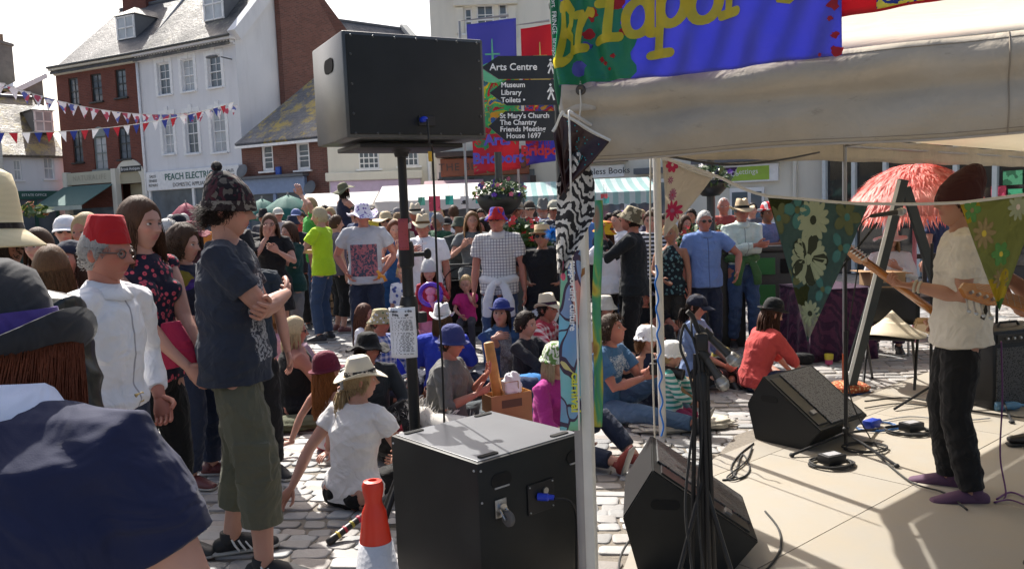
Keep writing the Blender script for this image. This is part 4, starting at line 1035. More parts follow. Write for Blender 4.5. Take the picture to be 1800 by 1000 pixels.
B.slab([(q[0]-.2,-.22,q[1]-.1),(q[2],-.22,q[1]-.1),(q[2],-1.9,q[1]-1.05),(q[0]-.2,-1.9,q[1]-1.05)],.03,plain('awning_green',(.08,.16,.15),.8),'awning')
m=MB();m.box(((q[0]+q[2]-.2)/2,-1.92,q[1]-1.17),(q[2]-q[0]+.2,.02,.2));m.build('awning_valance',plain('awning_green'.replace('green','pale'),(.35,.4,.36)),B.root)
p=MB();p.box(((q[0]+q[2])/2,-.03,1.3),(q[2]-q[0],.02,2.4));p.build('shop_window',GLASS,B.root)
Cc=Bld('cottage','low whitewashed cottage with mossy brown tiled roof left of the brick house','building',12,39,119,41,SF)
hc_=[Cc.rect(24,281,38,317),Cc.rect(77,277,95,315)];ZC=(Cc.uz(8,270)[1]+Cc.uz(103,262)[1])/2
Cc.facade(ZC,WHITE,hc_,depth=7,gable=3.0)
for h in hc_:Cc.window(h,2,2,pane=GLASSL)
Cc.gable_roof(ZC,7,3.0,TILE);Cc.dormer(Cc.L*.86,1.0,ZC+1.0,.9,1.1,1.8);shop_front(Cc,.2,2.3,ZC-1.9,plain('dark_green_paint',(.02,.09,.07)),.4)
text('ESTATE OFFICE',.16,LW,Cc.root,FM((1.2,-.19,ZC-2.1)))
m=MB();m.prism([(2.55,2.2),(3.05,2.55),(3.55,2.2),(3.45,2.2),(3.05,2.45),(2.65,2.2)],-.12,-.01);m.box((3.05,-.05,1.08),(.9,.06,2.16));m.build('door',DARKP,Cc.root)
D_=Bld('stone_building','grey stone building with white gable verge behind the low cottage','building',-55,43,95,50,SF)
ZD=D_.uz(60,168)[1];hd_=[D_.rect(-30,200,-12,240)];D_.facade(ZD,STONE,hd_,depth=9,gable=0)
for h in hd_:D_.window(h)
D_.gable_roof(ZD,9,.5,TILE);zc=D_.uz(95,84)[1];D_.chimney(D_.L-1.0,2.0,ZD-1,zc,1.5,1.0,STONE,4);D_.chimney(D_.uz(12,120)[0],3,ZD-1,D_.uz(12,97)[1],1.4,1.0,STONE,1)
xa,za=D_.uz(-20,178);xb,zb2=D_.uz(76,132);m=MB();m.prism([(xa,ZD-.3),(D_.L,ZD-.3),(D_.L,zb2-.4),(xb,zb2),(xa,za)],-.02,.6);m.build('upper_gable',STONE,D_.root);D_.slab([(xa,-.2,za+.1),(xb,-.2,zb2+.1),(xb,.7,zb2+.1),(xa,.7,za+.1)],.28,TRIM,'verge')
E_=Bld('white_corner_house','white corner building with stone quoins at the far left edge','building',-150,36,14,38.5,SF)
he=[E_.rect(-40,170,-15,230)];ZE=E_.uz(0,140)[1];E_.facade(ZE,WHITE,he,depth=8,gable=2.6)
for h in he:E_.window(h)
E_.gable_roof(ZE,8,2.2,SLATE);E_.chimney(E_.L*.8,5.5,ZE+.5,ZE+2.6,1.9,1.2,STONE,1)
m=MB()
for i in range(int(ZE/.35)):m.box((E_.L-(.16 if i%2 else .22),-.02,.2+i*.35),(.32 if i%2 else .44,.06,.3))
m.build('quoins',m_render('pale_quoin',(.6,.58,.52)),E_.root)
K=Bld('brick_range','tall old brick building with a long slate roof and skylight behind the loudspeaker','building',499,41,640,43,SF)
ZK=K.uz(600,150)[1]
K.facade(ZK+2.2,BRICK2,[],depth=9,x0=-2.4,x1=4.2)
K.slab([(-2.4,.02,ZK+2.2),(4.2,.02,ZK+2.2),(1.6,.02,ZK+5.6),(-2.4,.02,ZK+6.5)],.0,BRICK2,'gable')
m=MB();m.prism([(-2.4,ZK+2.2),(4.2,ZK+2.2),(1.2,ZK+5.8),(-2.4,ZK+6.6)],.0,9);m.build('upper_gable',BRICK2,K.root)
K2=Bld('slate_roofed_wing','long wing under a dark slate roof running behind the loudspeaker','building',560,44,800,50,SF)
Z2=K2.uz(690,120)[1];K2.facade(Z2-.6,BRICK2,[],depth=9);K2.gable_roof(Z2-.6,9,4.0,SLATE,x0=-.4,x1=K2.L+.2)
k_,kz=.35,0;K2.slab([(1.6,1.1,Z2+.62),(2.5,1.1,Z2+.62),(2.5,2.1,Z2+1.5),(1.6,2.1,Z2+1.5)],.06,TRIM,'skylight')
K2.slab([(K2.L-.2,-.4,Z2-.5),(K2.L+.3,-.4,Z2-.5),(K2.L+.3,4.5,Z2+3.7),(K2.L-.2,4.5,Z2+3.7)],.5,CREAM,'gable_parapet')
L_=Bld('lichen_roof_cottage','small brick cottage with yellow lichen on its slate roof and a blue shop front','building',432,33,582,31,SF)
hl=[L_.rect(459,253,480,301),L_.rect(520,249,544,299)];ZL=(L_.uz(428,245)[1]+L_.uz(560,240)[1])/2
L_.facade(ZL,BRICK2,hl,depth=6,gable=0)
for h in hl:L_.window(h,1,3,fw=.11)
L_.slab([(-.1,-.25,ZL-.1),(L_.L+.1,-.25,ZL-.1),(L_.L+.1,4.2,ZL+3.6),(1.6,4.2,ZL+3.6)],.12,LICHEN)
L_.box('gutter',TRIM,-.05,L_.L+.05,-.3,-.2,ZL-.3,ZL-.2)
zs=L_.uz(500,312)[1];L_.box('ledge',LEAD,.0,L_.L*.78,-.35,0,zs,zs+.1);shop_front(L_,.1,L_.L*.76,zs,plain('powder_blue',(.20,.27,.42),.5),.6,glassm=GLASS)
for x,z in((.25,ZL-1.2),(L_.L-.7,ZL-2.0)):m=MB();m.lathe([(0,0),(.2,.04),(.28,.1),(.27,.11),(0,.03)],16,None,Matrix.Translation((x,-.2,z))@Matrix.Rotation(R(70),4,'X'));m.build('satellite_dish',LEAD,L_.root,smooth=True)
L_.box('alarm_box',plain('alarm_blue',(.03,.09,.4)),L_.L*.42,L_.L*.42+.22,-.12,0,ZL-1.5,ZL-1.1,bev=.02)
Q=Bld('lilac_shop','white shop building with barred sash window and a lilac shop front','building',582,30,772,30.5,SF)
hq=[Q.rect(630,258,666,297),Q.rect(700,240,735,292)];ZQ=Q.uz(660,190)[1]
Q.facade(ZQ,CREAM,hq,depth=7,gable=0)
for h in hq:Q.window(h,4,4,bw=.035)
zs=Q.uz(660,312)[1];Q.box('ledge',CREAM,-.1,Q.L*.86,-.3,-.0,zs-.1,zs+.2,bev=.03);shop_front(Q,.05,Q.L*.84,zs-.1,plain('lilac_paint',(.58,.46,.62),.5),.9,glassm=GLASS)
m=MB();m.tube([(Q.L*.93,-.1,0),(Q.L*.93,-.1,ZQ)],.07,8);m.build('drainpipe',TRIM,Q.root)
T_=Bld('tall_cream_building','tall cream stone building with mullioned windows and a brown shop front','building',772,24,1010,24,SF)
zt=T_.uz(850,-120)[1];ht=[T_.rect(817,14,830,60),T_.rect(838,8,868,60),T_.rect(877,6,892,60)]
T_.facade(zt,CREAM,ht,depth=9)
for h in ht:T_.window(h,1 if h[2]-h[0]<.3 else 2,3,fw=.04)
m=MB();a,b_,c,d_=ht[0][0],ht[0][1],ht[2][2],ht[0][3]
m.box(((a+c)/2,-.08,d_+.16),(c-a+.6,.16,.24));m.box(((a+c)/2,-.03,b_-.12),(c-a+.5,.2,.14));m.box((a-.14,-.02,(b_+d_)/2),(.22,.1,d_-b_));m.box((c+.14,-.02,(b_+d_)/2),(.22,.1,d_-b_))
m.build('window_surround',CREAM,T_.root)
qs=T_.rect(772,262,942,312);BRN=plain('brown_sign',(.20,.055,.02),.5);DB=plain('dark_brown',(.045,.03,.025),.5)
T_.box('fascia',BRN,.12,qs[2]-.2,-.25,-.03,qs[1]+.05,qs[3]-.25,bev=.02);T_.box('cornice',DB,0,qs[2]-.1,-.45,-.0,qs[3]-.22,qs[3]-.06,bev=.03)
text('THE BEACH SHOP',.30,DB,T_.root,FM((qs[2]*.5,-.265,(qs[1]+qs[3])/2-.1)),spacing=1.15)
m=MB()
for x in(.1,qs[2]*.35,qs[2]*.7,qs[2]-.1):m.box((x,-.1,qs[1]/2),(.16,.18,qs[1]))
m.box((qs[2]/2,-.08,.35),(qs[2],.14,.7));m.build('shop_frame',DB,T_.root);p=MB();p.box((qs[2]/2,-.04,1.5),(qs[2]-.1,.03,2.6));p.build('shop_window',GLASS,T_.root)
U=Bld('book_shop','cream rendered terrace with a bookshop signboard behind the striped stall','building',1005,21.5,1215,20.5,SF)
ZU=5.8;hu=[U.rect(1130,300,1160,350)];U.facade(ZU,CREAM,[],depth=8)
qb=U.rect(1040,291,1098,312);U.box('sign_board',TRIM,qb[0]-.3,qb[2],-.1,-.01,qb[1],qb[3]);text('Wireless Books',.22,LG,U.root,FM(((qb[0]+qb[2])/2-.12,-.11,(qb[1]+qb[3])/2)))
U.box('ledge',LEAD,qb[0]-.4,qb[2]+.1,-.35,0,qb[3]+.08,qb[3]+.2);q3=U.rect(1118,296,1170,306);U.box('ledge',LEAD,q3[0],q3[2],-.35,0,q3[1],q3[3])
shop_front(U,.2,U.L-.3,qb[1]-.1,TRIM,.1);
X_=Bld('lettings_office','cream rendered building with a purple and lime lettings office sign','building',1215,20.5,1448,19,SF)
X_.facade(5.8,CREAM,[],depth=8)
qx=X_.rect(1243,294,1362,318);xm=(qx[0]+qx[2])/2;X_.box('sign_board',TRIM,qx[0]-.1,qx[2]+.1,-.14,-.01,qx[1]-.04,qx[3]+.04)
m=MB();m.prism([(qx[0],qx[1]),(qx[0]+(qx[2]-qx[0])*.38,qx[1]),(qx[0]+(qx[2]-qx[0])*.48,qx[3]),(qx[0],qx[3])],-.15,-.135);m.build('sign_panel',plain('sign_purple',(.05,.015,.08)),X_.root)
m=MB();m.prism([(qx[0]+(qx[2]-qx[0])*.38+.01,qx[1]),(qx[2]-.1,qx[1]),(qx[2]-.1,qx[3]),(qx[0]+(qx[2]-qx[0])*.48+.01,qx[3])],-.15,-.135);m.build('sign_panel',plain('sign_lime',(.32,.5,.06)),X_.root)
text('Gray & Co',.16,LW,X_.root,FM((qx[0]+.45,-.152,(qx[1]+qx[3])/2)));text('Lettings',.17,LW,X_.root,FM((qx[2]-.62,-.152,(qx[1]+qx[3])/2+.04)))
X_.box('ledge',LEAD,qx[0]-.3,qx[2]+.3,-.35,0,qx[3]+.12,qx[3]+.24)
hx=[X_.rect(1285,330,1345,460)];m=MB();a,b_,c,d_=hx[0];m.box(((a+c)/2,-.05,d_/2),(c-a,.08,d_));sfr=m.build('shop_frame',TRIM,X_.root)
m=MB();m.box((a+(c-a)*.3,-.1,d_/2),((c-a)*.45,.04,d_-.2));m.box((a+(c-a)*.78,-.1,d_/2),((c-a)*.3,.04,d_-.2));m.build('shop_window',GLASS,X_.root)
m=MB();u,z=X_.uz(1398,300);m.tube([(u,-.08,0),(u,-.08,5.7)],.05,8);m.build('drainpipe',CREAM,X_.root)
Y_=Bld('dark_shop_front','dark shop front with wide windows and stuck up posters behind the stage','building',1449,18.6,1990,13.5,SF)
Y_.facade(5.2,plain('dark_wall',(.045,.04,.038),.6),[],depth=6)
m=MB();
for i in range(8):m.box((Y_.L*(i+.1)/8,-.06,1.5),(.09,.1,3))
m.build('window_post',plain('pale_post',(.45,.5,.52),.5),Y_.root)
p=MB();p.box((Y_.L/2,-.02,1.6),(Y_.L-.1,.02,2.6));p.build('shop_window',glass('dark_glass',(.02,.02,.02),.05),Y_.root)
for i,(x0,y0,x1,y1,c,w_)in enumerate(((1745,327,1771,345,(.5,.06,.1),'SALE'),(1745,347,1771,362,(.7,.68,.66),None),(1766,300,1800,325,(.06,.2,.1),None),(1775,332,1800,344,(.05,.25,.12),None),(1778,346,1800,360,(.12,.35,.6),None))):
 r_=Y_.rect(x0,y0,x1,y1);Y_.box('poster',cloth(c,'blotch',mul(c,2.5),9),r_[0],r_[2],-.06,-.035,r_[1],r_[3])
BLK=plain('black_textured_paint',(.011,.012,.012),.5,spec=.3,bscale=260,bump=.25,bdist=.001,var=.25)
BLKS=plain('scuffed_black_side',(.06,.063,.063),.30,bscale=200,bump=.3,nscale=5,var=.5)
BLKP=plain('black_plastic',(.012,.012,.013),.45,spec=.35);RUB=plain('rubber',(.025,.025,.025),.8)
STEEL=plain('steel',(.45,.45,.45),.35,1);GAFF=plain('gaffer',(.012,.012,.012),.6);BLUEP=plain('blue_plug',(.01,.04,.5),.4);YEL=plain('yellow_sleeve',(.6,.35,.02),.5)
def canvas(name,col,tr=.35,st=.3,stain=0.25,wr=.03):
 if name in MATS:return MATS[name]
 t=NT(name);c=t.coord();n=t.noise(c,3,6,.65);n2=t.noise(t.coord('Object',(1,1,3)),9,6,.75)
 b=t.mix(t.ramp(n.outputs[0],[(.35,(0,0,0)),(.75,(stain,stain,stain))]).outputs[0],col,mul(col,.5))
 b=t.mix(t.ramp(n2.outputs[0],[(.60,(0,0,0)),(.7,(stain,stain,stain))]).outputs[0],b,mul(col,.4))
 t.p(Base_Color=b,Roughness=.75);tl=t.n('BsdfTranslucent',{'Color':b});mx=t.n('MixShader');t.set(mx.inputs[0],tr);t.set(mx.inputs[1],t.b.outputs[0]);t.set(mx.inputs[2],tl.outputs[0]);t.set(t.out.inputs[0],mx.outputs[0])
 t.bump(t.noise(c,7,4,.6,.5),st,wr);MATS[name]=t.m;return t.m
def thin_cloth(mat,tr=.3):
 """let a cloth material pass some light"""
 m2=mat.copy();nt=m2.node_tree;b=nt.nodes['Principled BSDF'];o=nt.nodes['Material Output']
 tl=nt.nodes.new('ShaderNodeBsdfTranslucent');mx=nt.nodes.new('ShaderNodeMixShader');mx.inputs[0].default_value=tr
 if b.inputs['Base Color'].links:nt.links.new(b.inputs['Base Color'].links[0].from_socket,tl.inputs[0])
 nt.links.new(b.outputs[0],mx.inputs[1]);nt.links.new(tl.outputs[0],mx.inputs[2]);nt.links.new(mx.outputs[0],o.inputs[0]);return m2
def cable(name,label,pts,r,mat,cat='cable',group=None,parent=None,n=6,sub=6):
 P=[Vector(p)for p in pts];out=[]
 for i in range(len(P)-1):
  p0,p1,p2,p3=P[max(i-1,0)],P[i],P[i+1],P[min(i+2,len(P)-1)]
  for k in range(sub):
   t=k/sub;out.append(.5*((2*p1)+(p2-p0)*t+(2*p0-5*p1+4*p2-p3)*t*t+(3*p1-p0-3*p2+p3)*t**3))
 out.append(P[-1]);m=MB();m.tube(out,r,n);o=m.build(name,mat,parent,smooth=True)
 if label:tag(o,label,cat,group)
 return o
TH=R(28);u=Vector((math.cos(TH),math.sin(TH),0));v=Vector((-math.sin(TH),math.cos(TH),0))
N=at(605,150,3.43);zt,zb=at(605,58,3.43).z,at(605,248,3.43).z;Wd,Dp,Hh=.64,.46,zt-zb
Cc_=Vector((N.x,N.y,0))+u*Wd/2+v*Dp/2
sp=thing('loudspeaker','big scuffed black loudspeaker cabinet raised high on a pole','loudspeaker',(Cc_.x,Cc_.y,zb),TH)
m=MB();m.box((0,0,Hh/2+.012),(Wd,Dp,Hh-.0),bev=.008);cab=m.build('cabinet',BLKS,sp,smooth='auto')
m=MB();m.box((0,-Dp/2-.003,Hh/2+.012),(Wd-.03,.012,Hh-.03),bev=.003);bp=m.build('back_panel',BLK,sp)
m=MB()
for i in range(7):
 for z in(.03,Hh-.008):m.lathe([(0,.004),(.005,.003),(.006,0)],8,None,Matrix.Translation((-Wd/2+.035+i*(Wd-.07)/6,-Dp/2-.009,z))@Matrix.Rotation(R(90),4,'X'))
for i in range(3):
 for x in(-Wd/2+.03,Wd/2-.03):m.lathe([(0,.004),(.005,.003),(.006,0)],8,None,Matrix.Translation((x,-Dp/2-.009,.11+i*.12))@Matrix.Rotation(R(90),4,'X'))
m.build('screws',plain('dark_screw',(.08,.08,.08),.4,.8),sp)
m=MB();m.box((.03,-Dp/2-.012,.085),(.075,.012,.045),bev=.003);pl=m.build('socket_plate',BLKP,sp)
m=MB();m.lathe([(0,0),(.012,0),(.012,.03),(.008,.034),(.008,.05),(0,.05)],12,None,Matrix.Translation((.005,-Dp/2-.018,.088))@Matrix.Rotation(R(90),4,'X'));m.build('plug',BLUEP,pl,smooth=True)
def slot(m,M,w,h,dep=.02):
 pts=[]
 for i in range(9):a=-math.pi/2+math.pi*i/8;pts.append((w/2-h/2+h/2*math.cos(a),h/2*math.sin(a)))
 for i in range(9):a=math.pi/2+math.pi*i/8;pts.append((-w/2+h/2+h/2*math.cos(a),h/2*math.sin(a)))
 m.prism(pts,-.0015,.004,M)
HOLE=plain('handle_hole',(.004,.004,.004),.9,bump=0)
m=MB();slot(m,Matrix.Translation((-Wd/2,-.03,Hh-.10))@Matrix.Rotation(R(90),4,'Z')@Matrix.Scale(1,4),.13,.06);m.build('handle',HOLE,sp)
m=MB();m.box((0.0,0.02,-.010),(Wd-.16,Dp-.12,.02),bev=.004);m.lathe([(.03,-.05),(.035,-.03),(.05,-.02),(.05,-.015),(0,-.015)],16);m.build('base_plate',BLKP,sp,smooth='auto')
ps=thing('speaker_stand','black telescopic tripod stand holding up the raised loudspeaker','stand',(Cc_.x,Cc_.y,0),TH)
m=MB();m.tube([(0,0,.12),(0,0,1.52)],.026,16);m.build('lower_tube',BLKP,ps,smooth='auto')
m=MB();m.tube([(0,0,1.45),(0,0,zb-.012)],.020,16);m.build('pole',BLKP,ps,smooth='auto')
m=MB();m.lathe([(.026,0),(.034,.01),(.036,.10),(.030,.12),(.021,.125)],16,None,Matrix.Translation((0,0,1.42)));m.tube([(0.03,0,1.48),(.09,-.01,1.48)],.011,8);m.ball((.10,-.01,1.48),(.02,.014,.026));m.build('clamp',BLKP,ps,smooth='auto')
m=MB();m.lathe([(.027,0),(.04,.01),(.042,.13),(.034,.16),(.027,.16)],16,None,Matrix.Translation((0,0,1.13)));m.box((-.05,-.02,1.22),(.05,.04,.06),bev=.01);m.box((.05,-.02,1.19),(.05,.04,.05),bev=.01);m.tube([(-.05,-.03,1.2),(-.11,-.06,1.22)],.012,8);m.build('collar',BLKP,ps,smooth='auto')
m=MB();m.lathe([(.0275,0),(.0285,.002),(.0285,.022),(.0275,.024)],16,None,Matrix.Translation((0,0,1.60)));m.build('tape',plain('silver_tape',(.5,.5,.5),.4),ps)
for k in range(3):
 a=R(95+k*120);m=MB();d_=Vector((math.cos(a),math.sin(a),0))
 m.tube([Vector((0,0,.62))+d_*.03,Vector((0,0,.02))+d_*.52],.014,8);m.tube([Vector((0,0,.22))+d_*.03,Vector((0,0,.30))+d_*.28],.010,6);lg=m.build('leg',BLKP,ps,smooth='auto')
 m=MB();m.ball(Vector((0,0,.02))+d_*.525,(.022,.022,.02));m.build('rubber_foot',RUB,lg,smooth=True)
c0=Vector((Cc_.x,Cc_.y,0))+u*.01-v*(Dp/2+.07)
cable('speaker_cable','thin black cable dropping from the raised loudspeaker beside its pole',[Vector((0,0,zb+.085))+c0,Vector((0.005,-.01,zb-.02))+c0,Vector((.01,.05,1.9))+c0,Vector((.0,.12,1.3))+c0,Vector((.0,.16,.9))+c0,Vector((-.02,.18,.05))+c0],.005,BLKP)
m=MB();b0=c0+Vector((.004,-.009,zb-.0));m.tube([b0+Vector((0,0,-.05)),b0+Vector((0,.01,-.09))],.008,8);tag(m.build('cable_marker',YEL),'yellow tape marker wrapped on the cable under the raised loudspeaker','cable tie')
PAP=plain('white_paper',(.78,.78,.80),.7,bump=.05)
def paper(label,cx,cy,d,w,h,rows,title=None,yaw=0,mat=PAP,curve=.02,ink=LG,rag=True):
 c=at(cx,cy,d);t=thing('notice',label,'notice',c,R(yaw))
 m=MB();f=lambda a,b:Vector(((a-.5)*w,curve*math.sin(a*math.pi)*-1+.006*math.sin(b*5),(b-.5)*h));m.sheet(f,10,8,.0012);m.build('sheet',mat,t,smooth=True)
 l=MB();rs=random.Random(int(cx));z=h*(.40 if not title else .30)
 for i in range(rows):
  x=-w*.4
  while x<w*.38:
   q=rs.uniform(.008,.03)*w/.2;xe=min(x+q,w*.41)
   if xe-x>.004:
    yy=-curve*math.sin((x/w+.5)*math.pi)-.0016+.006*math.sin((z/h+.5)*5);l.box(((x+xe)/2,yy,z),(xe-x,.0006,h*.010))
   x=xe+.005
   if rag and rs.random()<.03:break
  z-=h*.72/rows*(2 if rs.random()<.08 else 1)
  if z<-h*.46:break
 if rows:l.build('printed_lines',ink,t)
 if title:
  for j,tx in enumerate(title):text(tx,w*.125,ink,t,FM((-.005,-curve-.004,h*(.43-j*.07))),extrude=.0004,font_w=.0006)
 return t
paper('white printed welcome notice hanging on the speaker stand',709,584,3.62,.118,.225,26,('Welcome To the','Fringe Stage'),-4)
paper('small red and black poster taped higher up the speaker stand',709,412,3.68,.045,.14,7,None,15,plain('red_poster',(.35,.06,.07),.6),.006,LG)
F_=Vector((-.152,2.94,0));a1=Vector((-.655,.756,0)).normalized();a2=Vector((.771,.636,0));a2=(a2-a1*a2.dot(a1)).normalized();SW,SD,SH=.58,.55,.75
ctr=F_+a1*SW/2+a2*SD/2;rz=math.atan2(a2.y,a2.x)
sb=thing('subwoofer','black subwoofer cabinet with a wheel and cable on its back, in front','loudspeaker',ctr,rz)
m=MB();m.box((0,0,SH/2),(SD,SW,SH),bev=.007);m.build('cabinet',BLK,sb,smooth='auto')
m=MB();m.box((0,0,SH+.001),(SD-.03,SW-.03,.006),bev=.002);tp=m.build('top_panel',plain('sky_glare_top',(.15,.155,.165),.3,bscale=300,bump=.2,bdist=.0006,nscale=3,var=.2),sb)  # black top lightened to bluish grey: sky glare put into its base colour
for x in(-1,1):
 for y in(-1,1):m=MB();slot(m,Matrix.Translation((x*SD*.34,y*(SW/2-.045),SH+.0045))@Matrix.Rotation(R(90),4,'X'),.095,.026);m.build('skid_slot',HOLE,tp)
for(x,z)in((-SD*.30,SH-.085),(SD*.42,SH-.085)):
 m=MB();slot(m,Matrix.Translation((x,-SW/2-.002,z)),.10,.055);hdl=m.build('handle',HOLE,sb);m=MB();m.box((x,-SW/2-.003,z-.026),(.07,.008,.006));m.build('handle_rim',plain('rim_grey',(.3,.3,.3),.4),hdl)
m=MB()
for(x,y,z)in[(SD/2*q,-SW/2-.001,SH-.03-e*.12)for q in(-.95,)for e in(0,1)]+[(-SD/2-.001,SW/2*q,SH-.03)for q in(-.93,.93)]:m.ball((x,y,z),.005,8)
m.build('screws',STEEL,sb)
x,y,z=-SD*.32,-SW/2-.002,SH-.19
m=MB();m.box((x,y-.003,z),(.055,.006,.07),bev=.002);m.tube([(x,y-.006,z),(x,y-.018,z)],.020,14);m.tube([(x-.014,y-.016,z),(x-.017,y-.03,z-.012),(x-.015,y-.045,z-.03)],.004,6);m.tube([(x+.014,y-.016,z),(x+.017,y-.03,z-.012),(x+.015,y-.045,z-.03)],.004,6);m.tube([(x-.018,y-.045,z-.03),(x+.018,y-.045,z-.03)],.005,10);cst=m.build('castor',STEEL,sb,smooth='auto')
m=MB();m.lathe([(0,-.010),(.026,-.010),(.03,-.006),(.03,.006),(.026,.010),(0,.010)],24,None,Matrix.Translation((x,y-.045,z-.03))@Matrix.Rotation(R(90),4,'Y'));m.build('wheel',plain('wheel_grey',(.10,.095,.09),.6),cst,smooth='auto')
x2=.0;z2=SH-.2;m=MB();m.box((x2+.03,y-.002,z2),(.14,.008,.12),bev=.002)
spl=m.build('socket_plate',BLKP,sb);m=MB()
for dx in(-.03,.09):
 for dz in(-.05,.05):m.ball((x2+dx,y-.007,z2+dz),.004,8)
m.tube([(x2+.05,y-.006,z2+.02),(x2+.05,y-.012,z2+.02)],.014,12);m.build('screws',STEEL,spl)
m=MB();m.lathe([(0,0),(.015,0),(.015,.04),(.011,.045),(.010,.065),(0,.065)],14,None,Matrix.Translation((x2+.01,y-.006,z2+.005))@Matrix.Rotation(R(90),4,'X')@Matrix.Rotation(R(35),4,'Y'));m.build('plug',BLUEP,spl,smooth='auto')
SM_=Matrix.Translation(ctr)@Matrix.Rotation(rz,4,'Z')
cable('sub_cable','black cable looping down the back of the subwoofer from its blue plug',[SM_@Vector(p)for p in((x2+.045,y-.06,z2),(x2+.09,y-.1,z2-.01),(x2+.135,y-.09,z2-.09),(x2+.15,y-.07,z2-.25),(x2+.16,y-.06,z2-.45),(x2+.2,y-.1,.02))],.006,BLKP)
cp=at(655,852,2.81);ORG=plain('cone_orange',(.62,.03,.01),.38,bump=.15,bscale=30);
cn=thing('traffic_cone','red traffic cone with a white reflective sleeve beside the subwoofer','cone',(cp.x,cp.y,0))
m=MB();m.lathe([(.135,.02),(.13,.03),(.046,.60),(.043,.635),(.030,.665),(.030,.68),(.036,.705),(.038,.73),(.032,.745),(.016,.748),(.014,.70),(0,.70)],36);m.build('cone_body',ORG,cn,smooth='auto')
m=MB();m.box((0,0,.014),(.40,.40,.028),bev=.008);m.build('cone_base',plain('cone_base',(.05,.05,.05),.7),cn)
m=MB();m.lathe([(.113,.155),(.115,.16),(.0585,.53),(.056,.53)],36);t=NT('reflective_sleeve');c=t.coord();vv=t.n('TexVoronoi',{'Vector':c,'Scale':60});t.p(Base_Color=t.mix(t.noise(c,9,5).outputs[0],(.38,.38,.40),(.62,.62,.64)),Roughness=.35);t.bump(vv.outputs[0],.6,.003);m.build('sleeve',t.m,cn,smooth=True)
p0,p1=G(578,952,.02),G(640,905,.10);stt=thing('rainstick','dark painted rainstick with red and yellow bands lying by the cone','stick',p0)
dv=(p1-p0);L=dv.length+.25;dv.normalize();q=Vector((0,0,1)).rotation_difference(dv).to_matrix().to_4x4()
m=MB();m.lathe([(0,-.012),(.018,-.008),(.022,.02),(.019,.05),(.018,L)],16,None,q);m.build('shaft',plain('stick_black',(.025,.022,.02),.4),stt,smooth=True)
for k,cc in enumerate(((.5,.35,.03),(.45,.03,.05),(.35,.28,.03),(.5,.02,.06),(.5,.35,.03),(.45,.02,.05))):
 m=MB();z=.05+k*.045;m.lathe([(.0185,z),(.0205,z+.002),(.0205,z+.014),(.0185,z+.016)],16,None,q);m.build('band',plain('band_%d'%k,cc,.5),stt,smooth=True)
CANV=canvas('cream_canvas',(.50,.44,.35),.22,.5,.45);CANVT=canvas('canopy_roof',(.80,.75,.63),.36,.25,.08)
A=Vector((.25,2.8,0));FD=Vector((.89,-.455,0)).normalized();FN=Vector((FD.y,-FD.x,0))
FN=FN if FN.y<0 else-FN
Bq=Vector((1.04,5.8,0));Cq=Vector((3.02,7.45,0));Eq=Vector((8.0,12.4,0));Fq=A+FD*4.2
tent=thing('stage_canopy','large cream canvas canopy over the stage with sagging front valance','canopy',A)
TL=lambda p,z=0:Vector((p.x-A.x,p.y-A.y,z))
ZF,ZBk=2.09,2.2
AP1,AP2=Vector((2.6,4.6,3.35)),Vector((7.2,7.0,3.35))
def tri_sheet(m,P,Q,T,n=12,sag=.12,th=.004):
 f=lambda a,b:(P.lerp(Q,a)).lerp(T,b)-Vector((0,0,sag*4*b*(1-b)*(.3+a*(1-a)*3)))
 m.sheet(f,n,n,th)
m=MB()
tri_sheet(m,TL(A,ZF),TL(Bq,ZBk),TL(AP1,3.35));tri_sheet(m,TL(Bq,ZBk),TL(Cq,ZBk),TL(AP1,3.35));
f=lambda a,b:(TL(Cq,ZBk).lerp(TL(Eq,ZBk),a)).lerp(TL(AP1,3.35).lerp(TL(AP2,3.35),a),b)-Vector((0,0,.15*4*b*(1-b)))
m.sheet(f,16,10)
f=lambda a,b:(TL(A,ZF).lerp(TL(Fq,ZF),a)).lerp(TL(AP1,3.35).lerp(TL(AP2,3.35),a),b)-Vector((0,0,.10*4*b*(1-b)*min(1,a*4)))
m.sheet(f,24,12);m.build('roof',CANVT,tent,smooth=True)
def fval(a,b):
 p=TL(A)+FD*(4.2*a-.03);z=ZF-.005-b*.262*(1+.02*math.sin(a*30))
 bul=.042*math.sin(math.pi*min(1,b*2.1))+.030*max(0,math.sin(math.pi*(b-.45)/.55))+.008*math.sin(a*37+b*5)+.005*math.sin(a*83+b*9)+.012*math.sin(a*9+b*3)
 q=p+FN*(.02+bul);q.z=z;return q
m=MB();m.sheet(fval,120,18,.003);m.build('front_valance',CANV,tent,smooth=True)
m=MB();m.tube([fval(k/60,1.0)+Vector((0,0,.0))for k in range(61)],.0045,6);m.build('valance_hem',plain('hem_tan',(.36,.32,.27),.8),tent)
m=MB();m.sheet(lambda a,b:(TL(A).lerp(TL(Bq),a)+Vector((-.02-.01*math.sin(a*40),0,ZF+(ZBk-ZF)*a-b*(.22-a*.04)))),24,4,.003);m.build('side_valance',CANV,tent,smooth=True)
def bval(a,b):
 p=TL(Bq).lerp(TL(Cq),a/.3)if a<.3 else TL(Cq).lerp(TL(Eq),(a-.3)/.7)
 return p+Vector((.012*math.sin(a*50),.012*math.cos(a*43),ZBk-b*.21-.012*abs(math.sin(a*25))))
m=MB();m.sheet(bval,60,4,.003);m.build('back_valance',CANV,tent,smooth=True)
m=MB()
for b_ in(.06,.95):m.tube([fval(k/80,b_)+FN*.003 for k in range(81)],.0012,4)
m.build('seam',plain('seam_tan',(.25,.21,.16),.9),tent)
